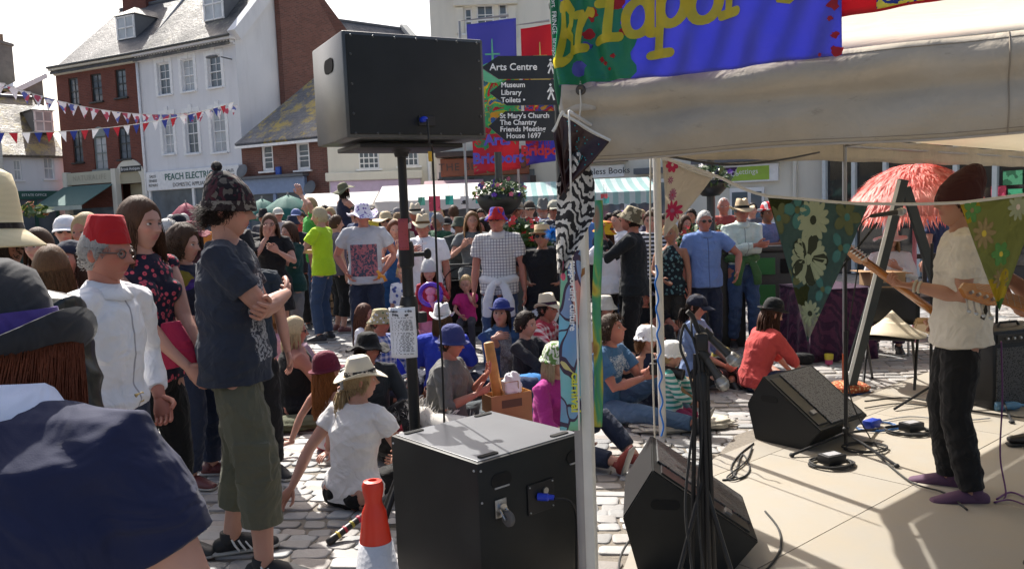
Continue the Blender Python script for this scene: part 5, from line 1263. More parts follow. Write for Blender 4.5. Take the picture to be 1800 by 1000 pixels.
for a_ in(.30,.62):m=MB();m.tube([fval(a_,k/18)+FN*.0025 for k in range(19)],.0022,4);m.build('vertical_seam',plain('seam_tan',(.25,.21,.16),.9),tent)
m=MB();m.sheet(lambda a,b:TL(A)+FD*(-.05+.13*a)+FN*(.058+.012*math.sin(a*3))+Vector((0,0,ZF+.0-b*.11)),8,6,.005);pk=m.build('corner_patch',canvas('patch_canvas',(.50,.47,.42),.15),tent,smooth=True)
e=TL(A)+FD*.035+FN*.075+Vector((0,0,ZF-.045));qm=Matrix.Translation(e)@Vector((0,0,1)).rotation_difference(FN).to_matrix().to_4x4()
m=MB();m.lathe([(.009,0),(.017,0),(.017,.004),(.013,.006),(.009,.004)],20,None,qm);m.build('eyelet',plain('eyelet_dark',(.08,.07,.06),.3,.8),pk,smooth=True)
m=MB();m.tube([e+FN*.008,e+FN*.012+Vector((.004,0,-.05)),e+FN*.01+Vector((-.006,0,-.10)),e+FN*.01+Vector((.002,0,-.13))],.0028,6);m.build('tie_cord',plain('cord',(.5,.47,.4),.9),pk)
POLEW=plain('pole_cream',(.62,.59,.52),.45);POLEG=plain('pole_aluminium',(.30,.30,.31),.4,.7)
po=TL(A)+FN*-.02
m=MB();m.box(po+FD*-.045+Vector((0,0,ZF/2-.02)),(.033,.033,ZF-.04),rz=math.atan2(FD.y,FD.x),bev=.004);m.build('front_pole',POLEG,tent,smooth='auto')
m=MB();m.box(po+FD*-.009+FN*.012+Vector((0,0,ZF/2-.02)),(.036,.036,ZF-.04),rz=math.atan2(FD.y,FD.x),bev=.006);fp=m.build('front_pole',POLEW,tent,smooth='auto')
m=MB();bb=po+FD*-.009+FN*.031+Vector((0,0,1.43));m.prism([(-.016,-.012),(.012,.012),(.013,.034),(.004,.030),(.0,.012),(-.016,.004)],-.001,.001,Matrix.Translation(bb)@Matrix.Rotation(math.atan2(FD.y,FD.x),4,'Z'));m.build('sticker',plain('sticker_brown',(.28,.12,.03),.6),fp)
for pt_,mt,rr_ in((Bq,POLEW,.027),(Cq,POLEG,.02),(Eq,POLEW,.022),(Fq,POLEG,.022)):
 m=MB();m.tube([TL(pt_),TL(pt_,2.16)],rr_,12);m.build('pole',mt,tent,smooth='auto')
m=MB();m.tube([TL(Cq,.0),TL(Cq,.24)],.025,12);m.build('pole_foot',plain('foot_orange',(.45,.1,.03),.6),tent,smooth='auto')
m=MB();m.tube([TL(A,ZF-.03),TL(Fq,ZF-.03)],.014,8);m.tube([TL(A,ZF-.03),TL(Bq,2.15)],.014,8);m.tube([TL(Bq,2.15),TL(Cq,2.15)],.014,8);m.tube([TL(Cq,2.12),TL(Eq,2.12)],.014,8);m.tube([TL(A,ZF),TL(AP1,3.3)],.014,8);m.tube([TL(Cq,2.15),TL(AP1,3.3)],.014,8);m.tube([TL(AP1,3.3),TL(AP2,3.3)],.014,8)
m.tube([TL(Cq,2.12),TL(Cq,2.12).lerp(TL(Fq,2.1),.5),TL(Fq,2.06)],.010,8);m.build('frame_bars',POLEG,tent,smooth='auto')
c1_,c2_=at(1170,274,5.4),at(1440,268,6.6)
cable('stage_cable','black cable slung under the back edge of the canopy',[c1_,c1_.lerp(c2_,.35)+Vector((0,0,-.07)),c1_.lerp(c2_,.7)+Vector((0,0,-.05)),c2_],.008,BLKP)
p=at(1152,300,5.6);pb=G(1152,770,.0)
cable('blue_rope','twisted blue rope hanging down beside the white canopy pole',[Vector((p.x+.012*math.sin(k*2.1)+.001*k,5.66+.008*math.cos(k*1.7),1.25-k*.06))for k in range(21)],.0065,plain('rope_blue',(.02,.16,.55),.7),'rope')
cable('guy_line','pale thin guy line running down beside the white canopy pole',[Vector((p.x-.03,5.6,1.98)),Vector((p.x-.05,5.6,1.2)),Vector((p.x-.045,5.6,.02))],.006,plain('cord',(.5,.47,.4)),'rope')
def banner_mat(name,base,cols,sc):
 t=NT(name);c=t.coord();n=t.noise(c,sc,2,.5,.8);b=base
 b=t.mix(t.math('GREATER_THAN',n.outputs[0],.60),base,cols[0]);n2=t.noise(t.coord('Object',(1.3,1,.8)),sc*2.2,3,.6,1.5)
 b=t.mix(t.math('GREATER_THAN',n2.outputs[0],.63),b,cols[1])
 t.p(Base_Color=b,Roughness=.5);tl=t.n('BsdfTranslucent',{'Color':b});mx=t.n('MixShader');t.set(mx.inputs[0],.35);t.set(mx.inputs[1],t.b.outputs[0]);t.set(mx.inputs[2],tl.outputs[0]);t.set(t.out.inputs[0],mx.outputs[0])
 t.b.inputs['Sheen Weight'].default_value=.5;t.bump(t.noise(t.coord('Object',(2,2,5)),5,4,.6,.7),.35,.02);return t.m
def flat_mat(name,col,tr=.55,rough=.5):
 if name in MATS:return MATS[name]
 t=NT(name);t.p(Base_Color=(*col,1),Roughness=rough);tl=t.n('BsdfTranslucent',{'Color':(*col,1)});mx=t.n('MixShader');t.set(mx.inputs[0],tr);t.set(mx.inputs[1],t.b.outputs[0]);t.set(mx.inputs[2],tl.outputs[0]);t.set(t.out.inputs[0],mx.outputs[0])
 t.bump(t.noise(t.coord('Object',(2,2,5)),5,4,.6,.7),.35,.02);MATS[name]=t.m;return t.m
bn=thing('banner','big blue and green banner with yellow lettering hung along the canopy front','banner',A,0)
BW,BH=.86,.46
def bpt(a,b,off=0):
 x=-.035+a*BW;z=ZF-.03+b*BH+.004*math.sin(a*9)
 k=math.exp(-a*5)*(1-b)
 fold=.010*math.sin(a*26+b*6)*(1-b*.3)+.006*math.sin(a*55-b*11)+.03*k*math.sin(a*60+b*9)
 q=FD*x+FN*(.085+fold+off);q.z=z;return q
m=MB();m.sheet(bpt,130,40,.0015);bl=m.build('cloth',flat_mat('banner_blue',(.12,.13,.58)),bn,smooth=True)
def decal(poly,name,mat,off,par,sub=.009):
 """a patch of print laid on the banner surface: polygon in (a, b)"""
 bm=bmesh.new();vs=[bm.verts.new((p[0],p[1],0))for p in poly];bm.faces.new(vs);bmesh.ops.triangulate(bm,faces=bm.faces)
 for _ in range(6):
  long=[e for e in bm.edges if e.calc_length()>sub*2]
  if not long:break
  bmesh.ops.subdivide_edges(bm,edges=long,cuts=1,use_grid_fill=False);bmesh.ops.triangulate(bm,faces=bm.faces)
 bm.verts.index_update();V=[bpt(v.co.x,v.co.y,off)for v in bm.verts];Fc=[[v.index for v in f.verts]for f in bm.faces];bm.free()
 me=bpy.data.meshes.new(name);me.from_pydata(V,[],Fc);me.materials.append(mat);me.polygons.foreach_set('use_smooth',[True]*len(me.polygons));return link(bpy.data.objects.new(name,me),par)
rs=random.Random(4)
edge=[(.27+.03*math.sin(b*9)+.018*math.sin(b*31),b)for b in[i/24 for i in range(25)]]
edge=[(x+.04*max(0,.3-b),b)for x,b in edge]
decal([(.0,.0)]+edge+[(.0,1)],'green_field',flat_mat('banner_green',(.035,.33,.13)),.0022,bl)
REDB=flat_mat('banner_red',(.55,.02,.03));
def blob(cx,cy,r,n=14,j=.35):return[(cx+r*(1+rs.uniform(-j,j))*math.cos(2*math.pi*i/n)*.62,cy+r*(1+rs.uniform(-j,j))*math.sin(2*math.pi*i/n))for i in range(n)]
for(x,y,r)in((.20,.66,.09),(.10,.70,.08),(.14,.46,.04),(.24,.5,.05),(.17,.15,.018),(.185,.12,.012),(.22,.16,.014),(.20,.08,.01),(.26,.32,.025),(.12,.33,.035),(.97,.42,.03),(.96,.55,.045),(.975,.3,.03),(.98,.12,.02),(.965,.22,.014),(.95,.68,.03),(.985,.03,.03),(.93,.015,.01)):decal(blob(x,y,r),'red_splash',REDB,.0036,bl)
for(x,y,r)in((.03,.62,.05),(.11,.25,.03),(.08,.1,.05)):decal(blob(x,y,r),'blue_splash',flat_mat('banner_blue',(.12,.13,.58)),.0034,bl)
YL=flat_mat('banner_yellow',(.80,.66,.05));
def stroke(pts,w,cx,cy,sx,sy):
 P=[Vector((p[0],p[1]))for p in pts];L_,R_=[],[]
 for i,p in enumerate(P):
  t=(P[min(i+1,len(P)-1)]-P[max(i-1,0)]).normalized();n=Vector((-t.y,t.x));L_.append(p+n*w);R_.append(p-n*w)
 t=(P[-1]-P[-2]).normalized();capE=[P[-1]+(Vector((-t.y,t.x))*math.cos(a)+t*math.sin(a))*w for a in(math.pi*k/6 for k in range(1,6))]
 t=(P[0]-P[1]).normalized();capS=[P[0]+(Vector((-t.y,t.x))*math.cos(a)+t*math.sin(a))*w for a in(math.pi*k/6 for k in range(1,6))]
 poly=L_+capE+R_[::-1]+capS
 return[(cx+p.x*sx+p.y*.012,cy+p.y*sy+p.x*sx*.10)for p in poly]
def arc(cx,cy,r,a0,a1,n=16,ry=None):return[(cx+r*math.cos(R(a0+(a1-a0)*i/n)),cy+(ry or r)*math.sin(R(a0+(a1-a0)*i/n)))for i in range(n+1)]
GL={'r':[[(.25,0),(.25,1)],[(.02,1),(.25,1)],[(0,0),(.55,0)],[(.25,.62),(.4,.88),(.6,1.0),(.82,.93)]],'i':[[(.35,0),(.35,1)],[(.08,1),(.35,1)],[(.05,0),(.65,0)],[(.34,1.42),(.36,1.45)]],'d':[arc(.36,.46,.34,0,180,12,.48),arc(.36,.46,.34,180,360,12,.48),[(.72,0),(.72,1.75)],[(.5,1.75),(.72,1.75)],[(.72,0),(.92,0)]],'p':[[(.2,-.75),(.2,1)],[(.0,1),(.2,1)],[(0,-.75),(.5,-.75)],arc(.52,.48,.33,0,180,12,.48),arc(.52,.48,.33,180,360,12,.48)],'o':[arc(.45,.48,.36,0,180,12,.48),arc(.45,.48,.36,180,360,12,.48)],'t':[[(.3,1.5),(.3,.3),(.4,.05),(.62,0),(.85,.15)],[(.02,1),(.75,1)]],'B':[[(.15,0),(.15,1.6)],[(0,0),(.45,0)],[(0,1.6),(.45,1.6)],[(.45,1.6),(.7,1.4),(.7,1.05),(.45,.85),(.15,.85)],[(.45,.85),(.8,.65),(.8,.2),(.45,0)]]}
bx=-.01
for ch,xo,yo,sx_ in(('B',.0,.16,.062),('r',.062,.235,.088),('i',.152,.275,.14),('d',.262,.285,.13),('p',.368,.325,.14),('o',.488,.325,.14),('r',.612,.345,.10),('t',.76,.37,.12)):
 for st_ in GL[ch]:decal(stroke(st_,.13 if ch!='B' else .16,xo,yo,sx_,.24),'letter_stroke',YL,.0050+.0006*rs.random(),bl,.012)
m=MB();m.loft([TL(A)+FD*-.048+FN*.05+Vector((0,0,z))for z in(ZF-.10,ZF-.02,ZF+.1,ZF+.25,ZF+.42)],[(.008,.01),(.020,.018),(.022,.022),(.026,.02),(.028,.02)],(1,0,0),12);m.build('rolled_edge',flat_mat('banner_green2',(.015,.17,.09)),bn,smooth=True)
text('Bridport  FRINGE  Bridport',.022,LW,bn,Matrix.Translation(TL(A)+FD*-.052+FN*.0735+Vector((0,0,ZF+.18)))@Matrix.Rotation(math.atan2(FD.y,FD.x),4,'Z')@Matrix.Rotation(R(90),4,'X')@Matrix.Rotation(R(-90),4,'Z'),extrude=.0006)
b2=thing('banner','red banner with a blue and yellow castle design behind the lettered banner','banner',A)
def b2p(a,b,off=0):
 q=FD*(.80+a*.42)+FN*(.03+off+.008*math.sin(a*17+b*4));q.z=ZF+.085+b*.35+a*.02;return q
m=MB();m.sheet(b2p,40,16,.0015);m.build('cloth',REDB,b2,smooth=True)
m=MB();m.sheet(lambda a,b:b2p(.26+a*.70,.02+b*.93,.003),30,12,.001);m.build('printed_castle',cloth((.02,.04,.25),'leaf',(.70,.62,.08),22),b2,smooth=True)
def cl(r,g_,b,pat='plain',**k):return cloth((r,g_,b),pat,**k)
NAVY=cl(.018,.022,.045);SH=lambda r,g_,b:cloth((r,g_,b),'print',(r*.45,g_*.45,b*.47),5,c3=(r*.45,g_*.45,b*.47),box=(-.0045,.0045,.0,1.46,1));BLACK=cl(.010,.010,.011);WHT=cl(.74,.74,.76);DENIM=cl(.035,.06,.12);DENIMD=cl(.018,.026,.05);GREYC=cl(.16,.165,.17);STRAW=None
def straw(col=(.55,.43,.25)):
 key=('straw',col)
 if key in MATS:return MATS[key]
 t=NT('straw');c=t.coord();wv=t.n('TexWave',{'Vector':c,'Scale':95,'Distortion':1.0,'Detail':2},wave_type='BANDS',bands_direction='Z');n=t.noise(c,250,2)
 t.p(Base_Color=t.mix(wv.outputs[1],mul(col,.72),mul(col,1.15)),Roughness=.7);t.bump(t.mix(.5,wv.outputs[1],n.outputs[0]),.5,.002);MATS[key]=t.m;return t.m
SB=cl(.02,.014,.012);SBK=cl(.01,.01,.01)
BR,DBR,BLO,GRY,WHI,RED,GIN=(.07,.035,.018),(.025,.015,.01),(.50,.36,.18),(.35,.33,.31),(.62,.6,.57),(.16,.045,.02),(.28,.10,.03)
SIT='spectators sitting on the cobbles'
SHOE3=(plain('suede_black',(.014,.014,.016),.7),plain('gum_sole',(.42,.40,.36),.6),plain('stripe_white',(.75,.75,.75),.5))
p_red=person('nearest red haired woman in navy polo shirt and grey felt hat, back turned',-24,490,1.25,-12,H=1.665,arms=('down',((.33,.12,.90),(.75,-1,-.1),None)),lean=9,head=(-8,-6),headoff=(-.065,.05,-.085),headroll=-6,side=-7,skin='pale',hair=RED,hairstyle='long',top=cl(.013,.017,.05),topkind='shirt',sleeve=.47,bottom=DENIMD,collar=(.62,.66,.78),female=True,build=1.36,hat='feltcurl',hatmat=cl(.026,.027,.031),hatband=cl(.085,.05,.22),wr=.004,vox=.006,hattilt=(-4,2),hips=1.1)
p_str=person('man in tall straw sun hat and black satin robe with yellow collar, back turned',-34,312,2.3,-8,arms=('down','down'),lean=3,skin='brown',hair=DBR,hairstyle='crop',top=plain('black_satin',(.010,.012,.012),.28,bump=.2,bscale=12,bdist=.02),topkind='robe',sleeve=1.9,bottom=BLACK,collar=(.45,.30,.05),hat='tall_straw',hatmat=straw((.72,.60,.36)),hatband=SB,build=1.24,wr=.006)
p_fez=person('grey haired man in red fez, spectacles and white shirt, facing right',179,346,3.15,-102,arms=('pocket','pocket'),skin='red',hair=GRY,hairstyle='crop',top=SH(.74,.74,.76),topkind='shirt',sleeve=1.85,bottom=DENIMD,collar=(.76,.76,.78),hat='fez',hatcol=(.40,.015,.02),glasses='clear',belt=(.10,.05,.02),wr=.005,build=.9,head=(4,4),hattilt=(0,0))
p_flo=person('young long haired woman in dark floral dress between fez and beanie',243,350,3.9,-112,arms=(((-.02,.30,.96),None,None),((.06,.30,.96),None,None)),female=True,skin='pale',hair=(.085,.04,.02),hairstyle='long',top=cl(.016,.014,.03,'floral',c2=(.55,.08,.11),k=34),topkind='dress',sleeve=0,bottom=BLACK,botkind='leggings',head=(5,0))
person('curly haired woman in black top splashed with bright colours and jeans',322,400,5.2,-100,arms=(((-.28,-.10,1.05),(-.5,-1,0),None),'clasp'),female=True,build=1.12,skin='pale',hair=(.06,.03,.015),hairstyle='curly',top=cl(.015,.018,.035,'blotch',c2=(.16,.12,.012),c3=(.05,.02,.14),k=14),sleeve=.55,bottom=DENIMD,shoe=(.12,.03,.03))
p_bea=person('tall young man in woollen beanie, navy t-shirt and khaki cropped trousers, arms crossed',397,300,3.85,-82,legs='wide',arms=('crossed','crossed'),skin='pale',hair=(.03,.018,.012),hairstyle='messy',top=cloth((.028,.035,.052),'print',(.30,.31,.33),34,c3=(.03,.035,.05),box=(-.13,.13,1.02,1.42,1)),sleeve=.62,bottom=cl(.11,.11,.075),botkind='cargo',hat='beanie',hatmat=cloth((.012,.010,.012),'blotch',(.05,.012,.018),60,c3=(.11,.095,.08)),hatband=cl(.03,.02,.02,'blotch',c2=(.2,.18,.15),k=60),shoe=SHOE3,build=1.12,head=(-6,2),wr=.007)
person('young woman in backwards dark cap and white t-shirt looking down, behind the fez',119,392,4.3,168,H=1.60,female=True,hair=(.06,.03,.018),hairstyle='long',top=WHT,hat='capback',hatcol=(.02,.025,.045),head=(0,-24),bottom=DENIM)
person('woman with long light brown hair turned away beside the yellow collared robe',84,400,4.0,20,H=1.58,female=True,hair=(.14,.07,.03),hairstyle='long',top=cl(.05,.015,.025),bottom=BLACK)
person('man in plain white cap far behind the backwards cap',113,359,6.4,200,H=1.76,hair=BR,hairstyle='crop',top=cl(.25,.27,.3),hat='cap',hatcol=(.7,.7,.72),glasses='sun',bottom=DENIM)
person('woman with orange and yellow flowers on her head at the left',62,372,5.6,170,H=1.66,female=True,hair=BR,hairstyle='bob',top=cl(.2,.05,.03),bottom=DENIM)
person('white haired man in coral red polo shirt behind the floral dress',292,376,6.3,-105,H=1.70,skin='red',hair=WHI,hairstyle='crop',top=cl(.42,.06,.07),topkind='shirt',sleeve=.6,collar=(.42,.06,.07),glasses='clear',bottom=GREYC)
person('woman under wide maroon felt hat beyond the curly hair',336,378,8.0,190,H=1.66,female=True,hair=DBR,hairstyle='bob',top=cl(.05,.02,.03),hat='floppy',hatcol=(.16,.02,.035),bottom=BLACK)
person('woman with black and blue fascinator hat near the coral polo shirt',312,368,8.8,175,H=1.72,female=True,hair=DBR,hairstyle='short',top=cl(.08,.06,.03),hat='bowler',hatcol=(.01,.012,.02),bottom=BLACK)
person('man in sunglasses and dark hat peering past the beanie man',424,400,5.2,-150,hair=DBR,hairstyle='short',top=cl(.02,.03,.045),sleeve=.6,glasses='sun',hat='trilby',hatcol=(.012,.012,.014),bottom=BLACK,build=1.05,shoe=SHOE3)
person('young woman in spectacles and black dress, arms raised to her chest',473,377,9.4,190,arms=('hold','chin'),female=True,hair=(.10,.055,.03),hairstyle='long',top=BLACK,topkind='dress',bottom=BLACK,botkind='skirt',hem=.62,glasses='clear',skin='pale',build=1.05)
person('young woman in dark green blouse and grey trousers, brown bob',507,392,9.8,140,arms=('hold','down'),female=True,hair=(.07,.035,.02),hairstyle='bob',top=cl(.01,.045,.04),sleeve=1.3,bottom=GREYC)
p_lime=person('bleached blond man in bright lime t-shirt and jeans, seen side on',560,365,11.0,78,arms=('hold',((.05,.30,1.16),None,None)),hair=(.55,.45,.28),hairstyle='short',stub=(.12,.06,.03),top=cl(.42,.62,.02),bottom=DENIM,shoe=(.02,.02,.025),build=1.0)
person('man in purple grey t-shirt and black cropped trousers behind the lime t-shirt',592,398,11.8,-60,H=1.68,hair=BR,hairstyle='short',top=cl(.10,.085,.12),bottom=BLACK,botkind='cargo',shoe=(.15,.05,.05),build=1.1)
p_big=person('man in big white floppy flowered hat and grey printed t-shirt',636,352,9.4,182,arms=('pocket','pocket'),hair=BR,hairstyle='short',skin='red',top=cloth((.42,.43,.46),'print',(.05,.06,.09),26,c3=(.35,.12,.14),box=(-.15,.15,.98,1.34,1)),bottom=DENIMD,hat='floppy',hatmat=cl(.72,.70,.78,'floral',c2=(.22,.14,.4),k=28),build=1.12,head=(0,8))
person('woman in olive brimmed hat and navy vest top raised above the crowd on a crate',604,322,14.0,-50,H=1.66,z0=.55,arms=('hold','hold'),female=True,hair=DBR,hairstyle='bob',top=cl(.02,.025,.05),topkind='vest',sleeve=0,bottom=cl(.03,.035,.02),hat='sunhat',hatcol=(.14,.14,.08),head=(0,-20))
m=MB();q=at(604,380,14.0)
for k in range(4):m.box((0,0,.07+k*.13),(.9,.6,.11),bev=.01)
cr=thing('crate','wooden slatted crate under the woman in the olive hat','crate',(q.x,q.y,0));m.build('slats',plain('crate_wood',(.25,.16,.08)),cr);m=MB();
for sx in(-1,1):m.box((sx*.47,0,.27),(.03,.62,.52))
m.build('end_board',plain('crate_wood',(.25,.16,.08)),cr)
person('woman in wide straw hat and sunglasses right of the floppy white hat',677,370,11.2,185,female=True,hair=DBR,hairstyle='bob',top=cl(.5,.52,.55,'floral',c2=(.1,.2,.2),k=22),glasses='sun',hat='sunhat',hatmat=straw(),hatband=SB,bottom=DENIM)
p_mum=person('woman with auburn hair in long blue dress clapping',692,388,9.8,200,female=True,hair=(.14,.045,.02),hairstyle='long',arms=('clap','clap'),top=cl(.02,.07,.20),topkind='vest',sleeve=0,bottom=cl(.02,.08,.22),botkind='skirt',hem=.3)
person('small child in white and blue pyjama like dress beside the auburn haired woman',706,436,9.3,190,H=1.05,child=True,hair=BLO,hairstyle='short',top=cl(.62,.65,.72,'floral',c2=(.08,.12,.35),k=18),sleeve=1.2,bottom=cl(.1,.13,.3))
person('man in navy bucket hat behind the dark green blouse',513,374,12.2,185,hair=GRY,hairstyle='crop',skin='red',top=cl(.02,.022,.03),hat='bucket',hatcol=(.02,.025,.05),bottom=BLACK)
person('blond person raising one arm in bright green t-shirt',543,348,12.8,120,arms=('up','down'),hair=(.4,.3,.16),hairstyle='short',top=cl(.06,.35,.05),bottom=DENIM)
person('boy in blue patterned cap held up behind the dark green blouse',519,352,13.6,190,H=1.50,z0=.3,child=True,hair=BR,hairstyle='short',top=cl(.45,.06,.05),hat='cap',hatcol=(.12,.16,.35),bottom=DENIM)
p_fed=person('stout man in cream straw fedora and white short sleeved shirt behind the speaker pole',742,374,9.0,178,arms=('down','hold'),skin='red',hair=GRY,hairstyle='crop',top=SH(.74,.74,.76),topkind='shirt',sleeve=.6,collar=(.75,.75,.77),bottom=cl(.2,.19,.16),hat='trilby',hatmat=straw((.6,.5,.33)),hatband=cl(.12,.07,.03),build=1.2)
person('man in maroon shirt and cream hat with black band behind the cream fedora',729,356,12.0,190,skin='red',hair=GRY,hairstyle='crop',top=cl(.17,.02,.05),topkind='shirt',sleeve=1.2,collar=(.17,.02,.05),hat='trilby',hatmat=straw((.6,.52,.38)),hatband=SBK,bottom=DENIM,build=1.1)
person('person in white t-shirt turned away at the market stall',797,362,14.5,10,hair=BR,hairstyle='short',top=WHT,bottom=cl(.2,.2,.2))
person('man in green bucket hat and dark grey shirt, arms folded',806,376,11.0,200,arms=('crossed','crossed'),skin='tan',hair=DBR,hairstyle='short',top=cl(.06,.065,.06),topkind='shirt',sleeve=1.9,hat='bucket',hatcol=(.07,.085,.06),bottom=BLACK)
p_push=person('woman with long fair brown hair in grey t-shirt pushing the pushchair',829,373,10.0,176,arms=('hold','hold'),female=True,hair=(.20,.11,.05),hairstyle='long',top=cl(.13,.145,.15),sleeve=.5,bottom=DENIMD,head=(15,-8))
p_chk=person('tall older man in checked shirt and red and blue hat, white jumper at his waist',872,358,8.2,176,arms=('down','down'),skin='red',hair=GRY,hairstyle='crop',top=cl(.62,.60,.57,'grid',c2=(.16,.15,.18),k=34),topkind='shirt',sleeve=.62,collar=(.6,.58,.55),bottom=DENIM,hat='bucket',hatmat=cl(.42,.015,.02,'blotch',c2=(.05,.03,.3),k=22),glasses='sun',build=1.06,head=(-14,-6))
person('man in grey flat cap and blue polo shirt behind the checked shirt',906,350,10.2,188,skin='red',hair=BR,hairstyle='short',top=cl(.035,.075,.15),topkind='shirt',sleeve=.6,collar=(.03,.07,.14),bottom=DENIMD,hat='flat',hatcol=(.30,.27,.22),arms=('clasp','clasp'))
person('bearded man in grey trilby and blue checked shirt behind the straw boater',954,347,11.6,185,skin='red',stub=(.35,.33,.3),hair=GRY,hairstyle='short',top=cl(.25,.3,.45,'check',c2=(.6,.6,.65),k=18),topkind='shirt',sleeve=1.8,collar=(.3,.35,.5),bottom=DENIM,hat='trilby',hatcol=(.15,.15,.14))
person('man in dark cap and sunglasses between the flat cap and the grey trilby',930,352,12.6,190,hair=DBR,hairstyle='short',top=cl(.03,.03,.035),hat='cap',hatcol=(.05,.04,.03),glasses='sun',bottom=BLACK)
person('person in cream camouflage cap at the left edge of the canopy pole',974,350,11.0,190,hair=BR,hairstyle='short',top=cl(.05,.05,.06,'blotch',c2=(.5,.5,.5),k=30),hat='cap',hatcol=(.4,.38,.3),glasses='sun',bottom=DENIM,skin='red')
p_boat=person('woman in straw boater, sunglasses and black t-shirt with white patterned black skirt',952,392,8.2,176,arms=('hip','hip'),female=True,build=1.2,skin='tan',hair=DBR,hairstyle='short',top=BLACK,sleeve=.5,bottom=cl(.012,.012,.012,'leaf',c2=(.6,.6,.58),k=3.2),botkind='skirt',hem=.42,glasses='sun',hat='boater',hatmat=straw((.6,.45,.26)),hatband=cl(.2,.15,.08),head=(-10,-6))
person('young woman in yellow and orange hat and white blouse, black jeans',1062,382,8.8,40,female=True,hair=(.10,.045,.025),hairstyle='long',top=WHT,bottom=BLACK,arms=('hold','hold'),hat='bucket',hatmat=cl(.62,.36,.02,'blotch',c2=(.5,.12,.02),k=18),head=(10,-10),sleeve=.6)
p_cam=person('man in dark long sleeved top and camouflage bush hat looking down at a phone',1108,356,7.8,70,arms=('phone','phone'),skin='red',hair=DBR,hairstyle='short',top=cl(.012,.015,.018),topkind='jumper',sleeve=1.9,bottom=BLACK,hat='bucket',hatmat=cl(.40,.34,.22,'blotch',c2=(.12,.10,.06),k=26),head=(0,-22))
person('man in white t-shirt half hidden behind the camouflage hat',1086,372,9.6,120,hair=DBR,hairstyle='short',top=WHT,bottom=BLACK,arms=('hold','down'))
person('person in black and white striped top beside the canopy pole',1143,372,9.2,170,hair=BR,hairstyle='short',top=cl(.6,.6,.6,'stripe',c2=(.02,.02,.02),k=22),bottom=BLACK)
person('tanned woman in dark vest top and shorts leaning on the flower planter',1178,392,8.6,150,female=True,arms=('down','clasp'),skin='tan',hair=BLO,hairstyle='short',top=cl(.012,.02,.025,'floral',c2=(.1,.2,.2),k=26),topkind='vest',sleeve=0,bottom=cl(.035,.035,.03),botkind='shorts')
p_wh=person('white haired man in sunglasses and blue short sleeved shirt leaning back',1238,371,8.6,186,arms=(((-.30,.22,1.02),(-1,-.3,0),None),'down'),skin='red',hair=WHI,hairstyle='crop',top=SH(.15,.24,.50),topkind='shirt',sleeve=.62,collar=(.16,.25,.5),bottom=DENIMD,glasses='sun',build=1.1,side=0)
p_mint=person('man in straw fedora and pale mint shirt, arms crossed, green jumper round his waist',1304,347,9.3,183,arms=('crossed','crossed'),skin='red',hair=GRY,hairstyle='crop',top=SH(.58,.68,.62),topkind='shirt',sleeve=1.85,collar=(.58,.68,.62),bottom=cl(.05,.09,.19),hat='fedora',hatmat=straw((.55,.42,.25)),hatband=SBK,belt=(.04,.02,.01))
p_uj=person('man in union flag bowler hat and blue t-shirt, arms folded on the litter bin',1349,353,10.0,190,arms=('crossed','crossed'),skin='brown',hair=DBR,hairstyle='crop',top=cl(.12,.17,.33),hat='bowler',hatmat=cl(.7,.7,.7,'vstripe',c2=(.5,.02,.03),k=16),bottom=cl(.3,.28,.25),build=1.15,lean=8,head=(0,-10))
person('bald man half hidden behind the red geraniums',1272,352,11.4,170,H=1.72,skin='red',hair=WHI,hairstyle='balding',top=cl(.3,.06,.05),bottom=DENIM)
person('curly ginger haired girl in pink top peeping behind the crossed arms',481,545,8.3,-60,legs='knees',female=True,child=True,hair=(.28,.12,.04),hairstyle='curly',top=cl(.55,.28,.32),sleeve=1.9,bottom=cl(.3,.2,.25),group=SIT,arms=('hugknee','hugknee'))
p_blo=person('blonde woman in sunglasses and black sleeveless top, sitting with her back to us',518,559,7.0,-62,H=1.66,legs='out',arms=('back','lap'),female=True,build=1.3,hair=(.62,.48,.28),hairstyle='bob',top=cl(.006,.006,.007),topkind='vest',sleeve=0,bottom=BLACK,glasses='sun',group=SIT,skin='red',head=(-15,0))
p_plum=person('red haired girl in plum bowler hat and strappy top, leaning back on her hand',572,612,5.65,-42,H=1.30,legs='out',arms=(((-.22,-.36,.07),None,(-.3,-1,-.05)),'back'),female=True,child=True,hair=GIN,hairstyle='long',top=cl(.68,.60,.60),topkind='vest',sleeve=0,bottom=cl(.55,.08,.12),hat='cloche',hatcol=(.13,.015,.035),hatband=cl(.15,.02,.045),head=(-25,-4),group=SIT,skin='pale',lean=-6)
p_wt=person('woman in cream fedora and white top, sitting with her back to us',632,622,5.1,-28,H=1.62,legs='recline',arms=(((-.34,-.20,.10),(-1,-1,0),(-.3,-.6,-.7)),'lap'),female=True,hair=(.42,.30,.16),hairstyle='pony',top=cl(.72,.70,.69),topkind='tee',sleeve=.42,bottom=BLACK,hat='fedora',hatmat=straw((.74,.68,.54)),hatband=cl(.03,.03,.03,'blotch',c2=(.35,.32,.28),k=60),head=(-45,-10),lean=14,group=SIT,build=1.05,hattilt=(0,0),wr=.006)
person('teenager in black hat with flower trim, black jacket and black trousers',645,577,6.5,-150,H=1.55,legs='recline',arms=('lap','knee'),hair=DBR,hairstyle='curly',top=cl(.03,.035,.04),sleeve=1.9,bottom=BLACK,hat='floppy',hatcol=(.012,.012,.012),hatband=cl(.3,.28,.25),group=SIT,head=(25,0),skin='red')
person('woman in blue checked shirt sitting under a knitted hat covered in badges',668,535,7.6,-120,H=1.60,legs='cross',arms=('lap','lap'),hair=BR,hairstyle='short',top=cl(.05,.11,.38,'check',c2=(.62,.64,.70),k=20),topkind='shirt',sleeve=1.9,bottom=NAVY,hat='bucket',hatmat=cl(.38,.32,.18,'dots',c2=(.6,.6,.62),c3=(.05,.12,.06),k=34),glasses='sun',group=SIT,skin='red')
